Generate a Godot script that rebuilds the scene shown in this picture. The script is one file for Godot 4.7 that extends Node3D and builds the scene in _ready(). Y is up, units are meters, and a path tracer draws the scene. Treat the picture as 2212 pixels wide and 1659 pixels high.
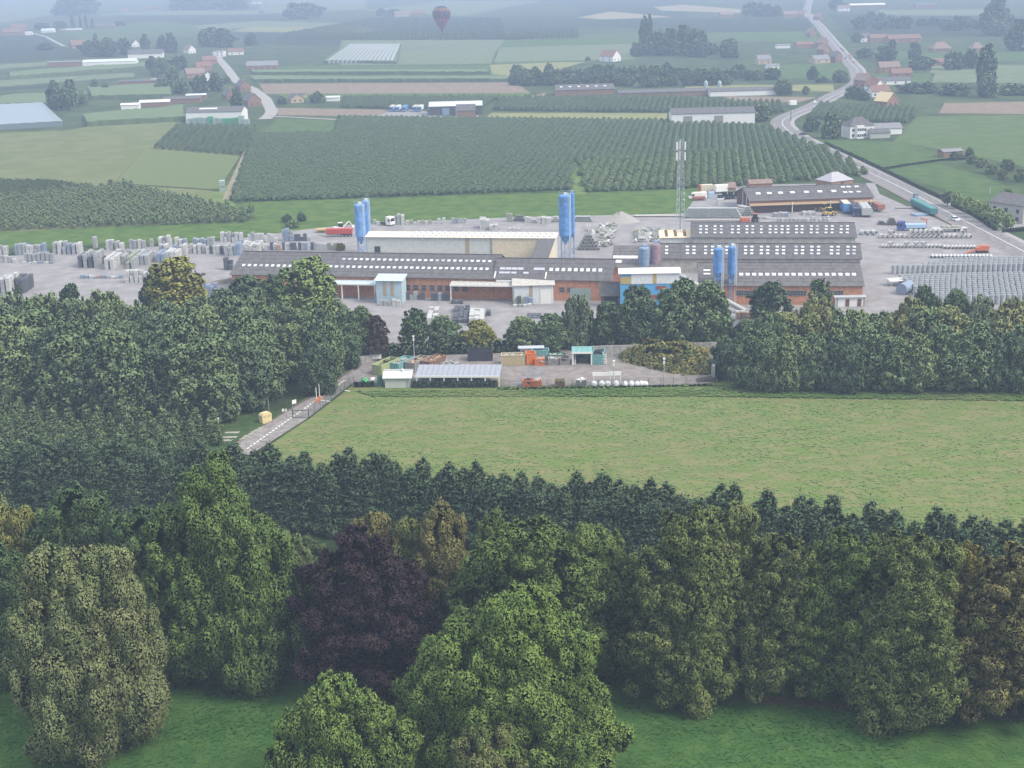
extends Node3D
# Lens and stand point of the photograph. Sites are given as map references read off a 2212 x 1659 grid
# over the photograph and are turned into metres on the flat ground by site().
const LENS := 3000.0
const MID_X := 1106.0
const MID_Y := 829.5
const EYE := 88.5
var right_axis: Vector3
var up_axis: Vector3
var look_axis: Vector3
var used := {}
var mats := {}
var tex := {}
var rng := RandomNumberGenerator.new()

func site(x: float, y: float, h := 0.0) -> Vector3:
	var d := look_axis * LENS + right_axis * (x - MID_X) + up_axis * (MID_Y - y)
	return Vector3(0, EYE, 0) + d * ((h - EYE) / d.y)

func grid_of(p: Vector3) -> Vector2:
	var q := p - Vector3(0, EYE, 0)
	var z := q.dot(look_axis)
	return Vector2(MID_X + LENS * q.dot(right_axis) / z, MID_Y - LENS * q.dot(up_axis) / z)

func scale_at(p: Vector3) -> float:
	return LENS / (p - Vector3(0, EYE, 0)).dot(look_axis)

func height_to(p: Vector3, ytop: float) -> float:
	var a := 0.0
	var b := 70.0
	for i in 30:
		var m := (a + b) * 0.5
		if grid_of(p + Vector3(0, m, 0)).y > ytop:
			a = m
		else:
			b = m
	return a

# ---------------------------------------------------------------- mesh collector
class Mb:
	var v := PackedVector3Array()
	var n := PackedVector3Array()
	var c := PackedColorArray()
	func tri(a: Vector3, b: Vector3, d: Vector3, col := Color.WHITE) -> void:
		var nn := (b - a).cross(d - a).normalized()
		v.append_array([a, d, b])
		n.append_array([nn, nn, nn])
		c.append_array([col, col, col])
	func quad(a: Vector3, b: Vector3, d: Vector3, e: Vector3, col := Color.WHITE) -> void:
		var nn := (b - a).cross(d - a)
		if nn.length_squared() < 1e-12:
			nn = (d - a).cross(e - a)
		nn = nn.normalized()
		v.append_array([a, d, b, a, e, d])
		n.append_array([nn, nn, nn, nn, nn, nn])
		c.append_array([col, col, col, col, col, col])
	# box on a base point, along the axes of t
	func box(at: Vector3, size: Vector3, col := Color.WHITE, t := Basis()) -> void:
		var h := size * 0.5
		var x := t.x * h.x
		var z := t.z * h.z
		var y := t.y * size.y
		var p := [at - x - z, at + x - z, at + x + z, at - x + z]
		var q := [p[0] + y, p[1] + y, p[2] + y, p[3] + y]
		quad(q[0], q[3], q[2], q[1], col)
		quad(p[0], p[1], p[2], p[3], col)
		for i in 4:
			var j := (i + 1) % 4
			quad(p[j], p[i], q[i], q[j], col)
	func tube(a: Vector3, b: Vector3, ra: float, rb: float, seg := 8, col := Color.WHITE, caps := true) -> void:
		var d := (b - a).normalized()
		var s := d.cross(Vector3(0, 0, 1) if absf(d.z) < 0.9 else Vector3(1, 0, 0)).normalized()
		var t := d.cross(s)
		for i in seg:
			var a0 := TAU * i / seg
			var a1 := TAU * (i + 1) / seg
			var u := s * cos(a0) + t * sin(a0)
			var w := s * cos(a1) + t * sin(a1)
			var p := [a + u * ra, a + w * ra, b + w * rb, b + u * rb]
			v.append_array([p[0], p[2], p[1], p[0], p[3], p[2]])
			n.append_array([u, w, w, u, u, w])
			c.append_array([col, col, col, col, col, col])
			if caps:
				tri(b, b + u * rb, b + w * rb, col)
				tri(a, a + w * ra, a + u * ra, col)
	# open pipe with a wall
	func pipe(a: Vector3, b: Vector3, ro: float, ri: float, seg := 14, col := Color.WHITE) -> void:
		tube(a, b, ro, ro, seg, col, false)
		var d := (b - a).normalized()
		var s := d.cross(Vector3(0, 0, 1) if absf(d.z) < 0.9 else Vector3(1, 0, 0)).normalized()
		var t := d.cross(s)
		for i in seg:
			var a0 := TAU * i / seg
			var a1 := TAU * (i + 1) / seg
			var u := s * cos(a0) + t * sin(a0)
			var w := s * cos(a1) + t * sin(a1)
			quad(a + w * ri, a + u * ri, b + u * ri, b + w * ri, col)
			quad(b + u * ri, b + u * ro, b + w * ro, b + w * ri, col)
			quad(a + u * ro, a + u * ri, a + w * ri, a + w * ro, col)
	# solid of revolution round y; profile of (radius, height)
	func lathe(at: Vector3, prof: Array, seg := 14, col := Color.WHITE) -> void:
		for k in prof.size() - 1:
			var p0: Vector2 = prof[k]
			var p1: Vector2 = prof[k + 1]
			var sl := Vector2(p1.y - p0.y, p0.x - p1.x).normalized()
			for i in seg:
				var a0 := TAU * i / seg
				var a1 := TAU * (i + 1) / seg
				var u := Vector3(cos(a0), 0, sin(a0))
				var w := Vector3(cos(a1), 0, sin(a1))
				var q := [at + u * p0.x + Vector3(0, p0.y, 0), at + w * p0.x + Vector3(0, p0.y, 0), at + w * p1.x + Vector3(0, p1.y, 0), at + u * p1.x + Vector3(0, p1.y, 0)]
				var nu := u * sl.x + Vector3(0, sl.y, 0)
				var nw := w * sl.x + Vector3(0, sl.y, 0)
				v.append_array([q[0], q[1], q[2], q[0], q[2], q[3]])
				n.append_array([nu, nw, nw, nu, nw, nu])
				c.append_array([col, col, col, col, col, col])
	# outline in the x/y plane of t (counter-clockwise seen from +z), pushed to depth
	func prism(at: Vector3, outline: Array, depth: float, col := Color.WHITE, t := Basis()) -> void:
		var pts := PackedVector2Array(outline)
		var f := Geometry2D.triangulate_polygon(pts)
		var k := pts.size()
		var fr := []
		var bk := []
		for p in pts:
			fr.append(at + t.x * p.x + t.y * p.y + t.z * depth * 0.5)
			bk.append(at + t.x * p.x + t.y * p.y - t.z * depth * 0.5)
		for i in range(0, f.size(), 3):
			var a: Vector2 = pts[f[i]]
			var b: Vector2 = pts[f[i + 1]]
			var d: Vector2 = pts[f[i + 2]]
			if (b - a).cross(d - a) > 0:
				tri(fr[f[i]], fr[f[i + 1]], fr[f[i + 2]], col)
				tri(bk[f[i]], bk[f[i + 2]], bk[f[i + 1]], col)
			else:
				tri(fr[f[i]], fr[f[i + 2]], fr[f[i + 1]], col)
				tri(bk[f[i]], bk[f[i + 1]], bk[f[i + 2]], col)
		for i in k:
			var j := (i + 1) % k
			quad(bk[i], bk[j], fr[j], fr[i], col)
	func mesh() -> ArrayMesh:
		var arr := []
		arr.resize(Mesh.ARRAY_MAX)
		arr[Mesh.ARRAY_VERTEX] = v
		arr[Mesh.ARRAY_NORMAL] = n
		arr[Mesh.ARRAY_COLOR] = c
		var m := ArrayMesh.new()
		m.add_surface_from_arrays(Mesh.PRIMITIVE_TRIANGLES, arr)
		return m

# ---------------------------------------------------------------- names, tags
func numbered(called: String) -> String:
	var k: int = used.get(called, -1) + 1
	used[called] = k
	return called if k == 0 else "%s_%03d" % [called, k]

func tag(o: Node, label: String, category := "", group := "", kind := "") -> Node:
	o.set_meta("label", label)
	if category:
		o.set_meta("category", category)
	if group:
		o.set_meta("group", group)
	if kind:
		o.set_meta("kind", kind)
	return o

func thing(called: String, label: String, category: String, at := Vector3.ZERO, turn := 0.0, group := "") -> Node3D:
	var o := Node3D.new()
	o.name = numbered(called)
	add_child(o)
	o.position = at
	o.rotation.y = turn
	tag(o, label, category, group)
	return o

func part(called: String, m, mat: Material, parent: Node3D) -> MeshInstance3D:
	var o := MeshInstance3D.new()
	o.name = called
	o.mesh = m.mesh() if m is Mb else m
	o.material_override = mat
	parent.add_child(o, true)
	return o

func single(called: String, m, mat: Material, label: String, category: String, at := Vector3.ZERO, turn := 0.0, group := "") -> MeshInstance3D:
	var o := part(numbered(called), m, mat, self)
	o.position = at
	o.rotation.y = turn
	tag(o, label, category, group)
	return o

func copy(o: Node3D, at: Vector3, turn: float, label: String, size := Vector3.ONE) -> Node3D:
	var c: Node3D = o.duplicate()
	var base := String(o.name)
	var re := RegEx.create_from_string("_\\d+$")
	c.name = numbered(re.sub(base, ""))
	add_child(c)
	c.position = at
	c.rotation.y = turn
	c.scale = size
	c.set_meta("label", label)
	return c

# ---------------------------------------------------------------- materials
func lin(r: float, g: float, b: float) -> Color:
	return Color(r, g, b).linear_to_srgb()

func noise_tex(called: String, seed_: int, freq: float, lo: float, hi: float, octaves := 5, size := 512, contrast := 1.0, tint := Color.WHITE) -> ImageTexture:
	if tex.has(called):
		return tex[called]
	var f := FastNoiseLite.new()
	f.seed = seed_
	f.noise_type = FastNoiseLite.TYPE_SIMPLEX
	f.frequency = freq
	f.fractal_octaves = octaves
	f.fractal_gain = 0.6
	var im := f.get_seamless_image(size, size)
	var src := im.get_data()
	var dst := PackedByteArray()
	dst.resize(size * size * 3)
	for i in src.size():
		var t := clampf((src[i] / 255.0 - 0.5) * contrast + 0.5, 0, 1)
		var k := lerpf(lo, hi, t)
		dst[i * 3] = int(255 * lerpf(k, k * tint.r, 1 - t))
		dst[i * 3 + 1] = int(255 * lerpf(k, k * tint.g, 1 - t))
		dst[i * 3 + 2] = int(255 * lerpf(k, k * tint.b, 1 - t))
	tex[called] = ImageTexture.create_from_image(Image.create_from_data(size, size, false, Image.FORMAT_RGB8, dst))
	return tex[called]

# two colours mixed by noise; stretch > 1 draws the pattern out along x
func mix_tex(called: String, seed_: int, freq: float, a: Color, b: Color, size := 512, contrast := 1.6, octaves := 5, stretch := 1.0) -> ImageTexture:
	if tex.has(called):
		return tex[called]
	var f := FastNoiseLite.new()
	f.seed = seed_
	f.noise_type = FastNoiseLite.TYPE_SIMPLEX
	f.frequency = freq
	f.fractal_octaves = octaves
	f.fractal_gain = 0.62
	var g := FastNoiseLite.new()
	g.seed = seed_ + 7
	g.frequency = 0.35
	var im := f.get_seamless_image(size, size)
	if stretch > 1.0:
		im.resize(int(size * stretch), size)
		im = im.get_region(Rect2i(0, 0, size, size)) if false else im
		im.resize(size, size)
	var src := im.get_data()
	var dst := PackedByteArray()
	dst.resize(size * size * 3)
	for i in size * size:
		var t := clampf((src[i] / 255.0 - 0.5) * contrast + 0.5, 0, 1)
		var c := a.lerp(b, t)
		var k := 0.93 + 0.14 * fmod(sin(i * 12.9898) * 43758.5453, 1.0) * 0.5
		dst[i * 3] = int(clampf(255 * c.r * k, 0, 255))
		dst[i * 3 + 1] = int(clampf(255 * c.g * k, 0, 255))
		dst[i * 3 + 2] = int(clampf(255 * c.b * k, 0, 255))
	tex[called] = ImageTexture.create_from_image(Image.create_from_data(size, size, false, Image.FORMAT_RGB8, dst))
	return tex[called]

# plain surface; grain is the size in metres over which the noise repeats (0: none)
func flat(called: String, col: Color, rough := 0.9, metal := 0.0, grain := 0.0, noise := "") -> StandardMaterial3D:
	if mats.has(called):
		return mats[called]
	var m := StandardMaterial3D.new()
	m.resource_name = called
	m.albedo_color = col
	m.roughness = rough
	m.metallic = metal
	m.metallic_specular = 0.35
	m.vertex_color_use_as_albedo = true
	if grain > 0:
		m.albedo_texture = tex[noise]
		m.uv1_triplanar = true
		m.uv1_world_triplanar = true
		m.uv1_scale = Vector3.ONE / grain
	mats[called] = m
	return m

func leafy(called: String, col: Color) -> StandardMaterial3D:
	if mats.has(called):
		return mats[called]
	var m := StandardMaterial3D.new()
	m.resource_name = called
	var l := col.srgb_to_linear()
	col = lin(l.r * 1.5, l.g * 1.45, l.b * 1.25)
	m.albedo_color = col
	m.roughness = 0.75
	m.metallic_specular = 0.25
	m.vertex_color_use_as_albedo = true
	m.backlight_enabled = true
	m.backlight = Color(col.r * 0.75, col.g * 0.8, col.b * 0.6)
	mats[called] = m
	return m

func land(called: String, a: Color, b: Color, period: float, seed_: int, freq := 0.012, contrast := 1.8, squash := Vector3.ONE) -> StandardMaterial3D:
	if mats.has(called):
		return mats[called]
	var m := StandardMaterial3D.new()
	m.resource_name = called
	m.roughness = 0.95
	m.metallic_specular = 0.15
	m.albedo_texture = mix_tex(called, seed_, freq, (a.srgb_to_linear() * 0.8).linear_to_srgb(), (b.srgb_to_linear() * 0.8).linear_to_srgb(), 512, contrast)
	m.uv1_triplanar = true
	m.uv1_world_triplanar = true
	m.uv1_scale = squash / period
	mats[called] = m
	return m

# ---------------------------------------------------------------- ground sheets
func outline_of(refs: Array) -> PackedVector2Array:
	var p := PackedVector2Array()
	for r in refs:
		var w := site(r[0], r[1])
		p.append(Vector2(w.x, w.z))
	return p

func sheet_mesh(p: PackedVector2Array, y: float) -> Mb:
	var m := Mb.new()
	var f := Geometry2D.triangulate_polygon(p)
	for i in range(0, f.size(), 3):
		var a := Vector3(p[f[i]].x, y, p[f[i]].y)
		var b := Vector3(p[f[i + 1]].x, y, p[f[i + 1]].y)
		var d := Vector3(p[f[i + 2]].x, y, p[f[i + 2]].y)
		if (b - a).cross(d - a).y > 0:
			m.tri(a, b, d)
		else:
			m.tri(a, d, b)
	return m

func ground_sheet(called: String, refs: Array, y: float, mat: Material, label := "") -> MeshInstance3D:
	var o := part(numbered(called), sheet_mesh(outline_of(refs), y), mat, self)
	o.set_meta("kind", "structure")
	if label:
		o.set_meta("label", label)
	return o

# strip of a given width in metres along map references
func strip(called: String, refs: Array, width: float, y: float, mat: Material, label := "", shift := 0.0) -> MeshInstance3D:
	var pts := []
	for r in refs:
		pts.append(site(r[0], r[1]))
	var cur := Curve3D.new()
	for i in pts.size():
		var t: Vector3 = (pts[mini(i + 1, pts.size() - 1)] - pts[maxi(i - 1, 0)]) * 0.16
		if i == 0 or i == pts.size() - 1:
			t *= 0.0
		cur.add_point(pts[i], -t, t)
	var q := cur.tessellate(4, 2)
	var m := Mb.new()
	var l := []
	var rr := []
	for i in q.size():
		var d: Vector3 = (q[mini(i + 1, q.size() - 1)] - q[maxi(i - 1, 0)]).normalized()
		var s := Vector3(-d.z, 0, d.x)
		l.append(q[i] + s * (shift - width * 0.5) + Vector3(0, y, 0))
		rr.append(q[i] + s * (shift + width * 0.5) + Vector3(0, y, 0))
	for i in q.size() - 1:
		m.quad(l[i], rr[i], rr[i + 1], l[i + 1])
		if m.n[m.n.size() - 1].y < 0:
			for k in 6:
				m.n[m.n.size() - 1 - k] = Vector3.UP
	var o := part(numbered(called), m, mat, self)
	o.set_meta("kind", "structure")
	if label:
		o.set_meta("label", label)
	return o

# ---------------------------------------------------------------- foliage
# lobes: [centre, radii, tint]; leaf: half length of a spray; cover: how often the surface is covered
func foliage(lobes: Array, leaf: float, cover: float, droop := 0.0, slim := 0.6, core := 0.84, spread := 0.42) -> ArrayMesh:
	var m := Mb.new()
	var v := m.v
	var n := m.n
	var c := m.c
	for li in lobes.size():
		var L: Array = lobes[li]
		var ce: Vector3 = L[0]
		var rd: Vector3 = L[1]
		var tint: Color = L[2]
		# lobes that may hide part of this one
		var near_c := PackedVector3Array()
		var near_i := PackedVector3Array()
		var buried := false
		var reach := maxf(rd.x, rd.y)
		for lj in lobes.size():
			if lj == li:
				continue
			var oc: Vector3 = lobes[lj][0]
			var orad: Vector3 = lobes[lj][1]
			var dd := (ce - oc).length()
			if dd < reach * 1.1 + maxf(orad.x, orad.y):
				near_c.append(oc)
				near_i.append(Vector3.ONE / orad)
				if dd + reach * 1.05 < minf(orad.x, orad.y) * 0.85:
					buried = true
		if buried:
			continue
		var out := Vector3(ce.x, 0, ce.z)
		out = (out.normalized() * minf(1.0, out.length() / maxf(rd.x, 0.1)) + Vector3(0, 0.45, 0)).normalized()
		if core > 0:
			var rows := 4
			var segs := 7
			var cc := tint * 0.92
			cc.a = 1
			var ph := rng.randf() * TAU
			var ring := []
			for i in rows + 1:
				var th := PI * i / rows
				var row := []
				for j in segs:
					var jit := 1.0 if i == 0 or i == rows else rng.randf_range(0.8, 1.15)
					row.append(Vector3(sin(th) * cos(TAU * j / segs + ph), cos(th), sin(th) * sin(TAU * j / segs + ph)) * jit)
				ring.append(row)
			for i in rows:
				for j in segs:
					var k := (j + 1) % segs
					var a: Vector3 = ring[i][j]
					var b: Vector3 = ring[i][k]
					var d: Vector3 = ring[i + 1][k]
					var e: Vector3 = ring[i + 1][j]
					v.append_array([ce + a * rd * core, ce + b * rd * core, ce + d * rd * core, ce + a * rd * core, ce + d * rd * core, ce + e * rd * core])
					n.append_array([a, b, d, a, d, e])
					c.append_array([cc, cc, cc, cc, cc, cc])
		var area := 4 * PI * pow((rd.x * rd.y + rd.y * rd.z + rd.x * rd.z) / 3.0, 1.0)
		var count := int(cover * area / (leaf * leaf * slim * 2.0))
		for k in count:
			var d := Vector3(rng.randfn(), rng.randfn(), rng.randfn()).normalized()
			if d.dot(out) < -0.25:
				continue
			var p := ce + d * rd * (1.0 - spread * 0.6 + spread * rng.randf() * rng.randf() * 1.6)
			var hid := false
			for q in near_c.size():
				if ((p - near_c[q]) * near_i[q]).length_squared() < 0.7:
					hid = true
					break
			if hid:
				continue
			var nn := (d / rd).normalized()
			nn = (nn + Vector3(rng.randfn(), rng.randfn() + 0.5, rng.randfn()) * 0.42).normalized()
			var t := nn.cross(Vector3(rng.randfn(), rng.randfn(), rng.randfn())).normalized()
			if droop > 0:
				var tt := (Vector3(0, -droop, 0) + d * 0.6 + t * 0.5)
				t = (tt - nn * tt.dot(nn)).normalized()
			var sz := leaf * rng.randf_range(0.5, 1.0) * (1.0 if rng.randf() < 0.85 else 1.6)
			var b := nn.cross(t) * sz * slim
			t *= sz
			var fold := nn * sz * 0.12
			var g := rng.randf_range(0.78, 1.0)
			var col := Color(tint.r * g, tint.g * g, tint.b * g)
			var sn := (nn * 0.25 + d * 0.75).normalized()
			var a := p - t - fold
			var e := p + t - fold
			v.append_array([a, p + b, e, a, e, p - b])
			n.append_array([sn, sn, sn, sn, sn, sn])
			c.append_array([col, col, col, col, col, col])
	m.v = v
	m.n = n
	m.c = c
	return m.mesh()

# lobes of a crown: domes = [x, z, base, top, radius] of each head, in metres
func crown_lobes(domes: Array, lobe: float, kind: String, tint_a: Color, tint_b: Color, fill := 1.0, tall := 1.0, buds := 5) -> Array:
	var out := []
	var lump := FastNoiseLite.new()
	lump.seed = rng.randi() % 10000
	lump.frequency = 0.55
	for d in domes:
		var hgt: float = d[3] - d[2]
		var R: float = d[4]
		var area := PI * 2 * R * hgt * 0.8
		var count := int(fill * area / (lobe * lobe * 2.2)) + 3
		for i in count:
			var t := (i + rng.randf()) / count
			var r := 0.0
			match kind:
				"cone":
					r = R * pow(1.0 - t, 0.75)
				"column":
					r = R * pow(sin(PI * clampf(t * 0.93 + 0.05, 0, 1)), 0.5)
				_:
					r = R * sqrt(maxf(0.0, 1.0 - pow(absf(t - 0.36) / (0.66 if t > 0.36 else 0.62), 2.3)))
			var lr := lobe * rng.randf_range(0.6, 1.3) * (1.0 - 0.3 * t)
			var ang := i * 2.39996 + rng.randf() * 0.9
			r *= 1.0 + 0.75 * lump.get_noise_3d(cos(ang) * 1.6 + d[0], t * 4.0, sin(ang) * 1.6 + d[1])
			var rr := maxf(0.0, r - lr * 0.6) * rng.randf_range(0.74, 1.12)
			if rng.randf() < 0.1:
				rr *= 0.5
			var ce := Vector3(d[0] + cos(ang) * rr, d[2] + t * hgt * 0.97, d[1] + sin(ang) * rr)
			ce.y = minf(ce.y, d[3] - lr * 0.7)
			var tint := tint_a.lerp(tint_b, clampf(rng.randf() * 0.8 + 0.25 * rng.randfn() * 0.5, 0, 1))
			out.append([ce, Vector3(lr, lr * rng.randf_range(0.75, 1.1) * tall, lr) * 0.92, tint])
			for q in buds:
				var dir := Vector3(cos(ang), 0.0, sin(ang)) * 0.75 + Vector3(rng.randfn() * 0.75, 0.25 + rng.randf() * 0.9, rng.randfn() * 0.75)
				var br := lr * rng.randf_range(0.32, 0.5)
				var t2 := tint.lerp(tint_b, rng.randf() * 0.5)
				var lean := rng.randf_range(0.7, 1.5)
				out.append([ce + dir.normalized() * lr * rng.randf_range(0.7, 1.0), Vector3(br * lean, br * tall * rng.randf_range(0.8, 1.5), br * rng.randf_range(0.8, 1.3)), t2])
		# inner mass
		for k in 4:
			out.append([Vector3(d[0], d[2] + hgt * (0.2 + 0.18 * k), d[1]), Vector3(R * 0.55, hgt * 0.2, R * 0.55) * (1.0 - 0.14 * k), tint_a])
	return out

func trunk_mesh(h: float, r: float, limbs: int, reach: float) -> Mb:
	var m := Mb.new()
	var k := Vector3(rng.randf_range(-0.3, 0.3), h * 0.45, rng.randf_range(-0.3, 0.3))
	m.tube(Vector3(0, -0.3, 0), Vector3(0, 0.5, 0), r * 1.35, r, 8)
	m.tube(Vector3(0, 0.5, 0), k, r, r * 0.75, 8)
	m.tube(k, Vector3(k.x * 1.4, h, k.z * 1.4), r * 0.75, r * 0.2, 7)
	for i in limbs * 2:
		var a := TAU * i / limbs + rng.randf()
		var b := k.lerp(Vector3(k.x, h, k.z), rng.randf() * 0.6)
		var e := b + Vector3(cos(a) * reach, h * 0.22, sin(a) * reach)
		m.tube(b, e, r * 0.34, r * 0.14, 5)
		m.tube(e, e + Vector3(cos(a) * reach * 0.4, h * rng.randf_range(-0.02, 0.1), sin(a) * reach * 0.4), r * 0.14, r * 0.04, 4)
	return m

var tree_kinds := {}
# a kind of tree: unit crown (height 1 along y after scaling is kept in metres)
func tree_kind(called: String, crown: ArrayMesh, trunk: Mb, h: float, r: float, bark: Material) -> void:
	tree_kinds[called] = {"crown": crown, "trunk": trunk.mesh(), "h": h, "r": r, "bark": bark}

func plant(kind: String, called: String, at: Vector3, h: float, r: float, mat: Material, label: String, group := "", category := "tree", turn := -1.0) -> Node3D:
	var k: Dictionary = tree_kinds[kind]
	var o := thing(called, label, category, at, rng.randf() * TAU if turn < 0 else turn, group)
	o.scale = Vector3(r / k.r, h / k.h, r / k.r)
	part("trunk", k.trunk, k.bark, o)
	part("crown", k.crown, mat, o)
	return o

# many small plants as one mass
func mass(called: String, m: Mesh, mat: Material, where: Array, label: String, category: String, tints := PackedColorArray()) -> MultiMeshInstance3D:
	var mm := MultiMesh.new()
	mm.transform_format = MultiMesh.TRANSFORM_3D
	mm.use_colors = tints.size() > 0
	mm.mesh = m
	mm.instance_count = where.size()
	var buf := PackedFloat32Array()
	var st := 16 if mm.use_colors else 12
	buf.resize(where.size() * st)
	for i in where.size():
		var t: Transform3D = where[i]
		var j := i * st
		buf[j] = t.basis.x.x; buf[j + 1] = t.basis.y.x; buf[j + 2] = t.basis.z.x; buf[j + 3] = t.origin.x
		buf[j + 4] = t.basis.x.y; buf[j + 5] = t.basis.y.y; buf[j + 6] = t.basis.z.y; buf[j + 7] = t.origin.y
		buf[j + 8] = t.basis.x.z; buf[j + 9] = t.basis.y.z; buf[j + 10] = t.basis.z.z; buf[j + 11] = t.origin.z
		if mm.use_colors:
			var q := tints[i]
			buf[j + 12] = q.r; buf[j + 13] = q.g; buf[j + 14] = q.b; buf[j + 15] = 1.0
	mm.buffer = buf
	var o := MultiMeshInstance3D.new()
	o.name = numbered(called)
	o.multimesh = mm
	o.material_override = mat
	add_child(o)
	tag(o, label, category, "", "stuff")
	return o

# points in rows inside an outline; along = direction of the rows
func rows_in(p: PackedVector2Array, along: Vector2, gap: float, step: float, jit: float) -> Array:
	var a := along.normalized()
	var b := Vector2(-a.y, a.x)
	var lo := Vector2(1e9, 1e9)
	var hi := -lo
	for q in p:
		var w := Vector2(q.dot(a), q.dot(b))
		lo = lo.min(w)
		hi = hi.max(w)
	var out := []
	var y := lo.y + gap * 0.5
	while y < hi.y:
		var x := lo.x + rng.randf() * step
		while x < hi.x:
			var q := a * (x + rng.randfn() * jit) + b * (y + rng.randfn() * jit * 0.5)
			if Geometry2D.is_point_in_polygon(q, p):
				out.append(q)
			x += step
		y += gap
	return out

func up_turn(at: Vector3, s: Vector3) -> Transform3D:
	return Transform3D(Basis(Vector3.UP, rng.randf() * TAU).scaled(s) if false else Basis(Vector3.UP, rng.randf() * TAU) * Basis.from_scale(s), at)

func _ready() -> void:
	rng.seed = 20240817
	# camera
	var pitch := deg_to_rad(16.9)
	var roll := deg_to_rad(1.4)
	look_axis = Vector3(0, -sin(pitch), -cos(pitch))
	var r0 := Vector3.RIGHT
	var u0 := Vector3(0, cos(pitch), -sin(pitch))
	right_axis = r0 * cos(roll) - u0 * sin(roll)
	up_axis = u0 * cos(roll) + r0 * sin(roll)
	var cam := Camera3D.new()
	cam.name = "camera"
	cam.transform = Transform3D(Basis(right_axis, up_axis, -look_axis), Vector3(0, EYE, 0))
	cam.fov = rad_to_deg(2.0 * atan(MID_Y / LENS))
	cam.near = 1.0
	cam.far = 20000.0
	add_child(cam)
	# pale hazy sky
	var sky_mat := ProceduralSkyMaterial.new()
	sky_mat.sky_top_color = Color(0.93, 0.95, 0.98)
	sky_mat.sky_horizon_color = Color(0.62, 0.66, 0.71)
	sky_mat.sky_curve = 0.35
	sky_mat.ground_horizon_color = Color(0.62, 0.67, 0.74)
	sky_mat.ground_bottom_color = Color(0.5, 0.55, 0.55)
	sky_mat.sun_angle_max = 20.0
	sky_mat.energy_multiplier = 0.88
	var sky := Sky.new()
	sky.sky_material = sky_mat
	var env := Environment.new()
	env.background_mode = Environment.BG_SKY
	env.sky = sky
	env.tonemap_mode = Environment.TONE_MAPPER_LINEAR
	env.tonemap_exposure = 2.06
	env.sdfgi_enabled = true
	env.ssao_enabled = true
	env.ssil_enabled = true
	env.fog_enabled = true
	env.fog_density = 0.00037
	env.fog_light_color = Color(0.74, 0.825, 0.95)
	var world := WorldEnvironment.new()
	world.name = "world_environment"
	world.environment = env
	add_child(world)
	# low sun behind thin overcast, from the right
	var sun := DirectionalLight3D.new()
	sun.name = "sun"
	sun.light_color = Color(1.0, 0.96, 0.9)
	sun.light_energy = 0.7
	sun.light_angular_distance = 24.0
	sun.shadow_enabled = true
	add_child(sun)
	sun.look_at_from_position(Vector3(0.62, 0.68, 0.30) * 100.0, Vector3.ZERO)
	setting()
	fields()
	crops()
	near_trees()
	lawns()
	conifers()
	woods()
	factory()
	yards()
	recycling_yard()
	access_road()
	villages()
	balloon()

# ---------------------------------------------------------------- setting
func setting() -> void:
	noise_tex("fine", 3, 0.02, 0.9, 1.0, 6, 512, 1.3)
	noise_tex("patchy", 5, 0.01, 0.82, 1.0, 6, 512, 1.6)
	noise_tex("stain", 9, 0.008, 0.84, 1.0, 6, 512, 1.6, Color(1.0, 0.98, 0.95))
	flat("grey", lin(0.3, 0.3, 0.3))
	flat("white_paint", lin(0.72, 0.72, 0.7), 0.6)
	flat("concrete", lin(0.36, 0.36, 0.36), 0.9, 0.0, 7.0, "stain")
	flat("bark", lin(0.07, 0.06, 0.045), 0.95)
	var g := Mb.new()
	g.quad(Vector3(-5000, 0, 120), Vector3(5000, 0, 120), Vector3(5000, 0, -9000), Vector3(-5000, 0, -9000))
	var o := part("ground", g, land("ground_green", lin(0.052, 0.088, 0.04), lin(0.105, 0.14, 0.06), 260.0, 11), self)
	o.set_meta("kind", "structure")

# colours of the fields, two tones each (real surface colours)
func field_mat(k: String) -> StandardMaterial3D:
	match k:
		"pale": return land("field_pale", lin(0.16, 0.21, 0.12), lin(0.22, 0.26, 0.15), 120.0, 21)
		"lime": return land("field_lime", lin(0.14, 0.22, 0.055), lin(0.21, 0.27, 0.09), 90.0, 22)
		"yellow": return land("field_yellow", lin(0.26, 0.28, 0.12), lin(0.32, 0.32, 0.15), 110.0, 23)
		"soil": return land("field_soil", lin(0.26, 0.205, 0.16), lin(0.33, 0.26, 0.2), 70.0, 24)
		"tan": return land("field_tan", lin(0.36, 0.31, 0.2), lin(0.42, 0.36, 0.24), 90.0, 25)
		"dark": return land("field_dark", lin(0.035, 0.06, 0.034), lin(0.06, 0.085, 0.048), 60.0, 26, 0.03)
		"green": return land("field_green", lin(0.075, 0.14, 0.045), lin(0.115, 0.18, 0.065), 80.0, 27)
		"strip": return land("field_strip", lin(0.075, 0.15, 0.035), lin(0.14, 0.21, 0.05), 60.0, 28)
		"pasture": return land("field_pasture", lin(0.10, 0.165, 0.06), lin(0.15, 0.2, 0.085), 90.0, 29)
		"stubble": return land("field_stubble", lin(0.15, 0.18, 0.085), lin(0.195, 0.215, 0.105), 50.0, 30)
		"big": return land("field_big", lin(0.165, 0.2, 0.085), lin(0.215, 0.24, 0.115), 150.0, 31)
	return null

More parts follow.
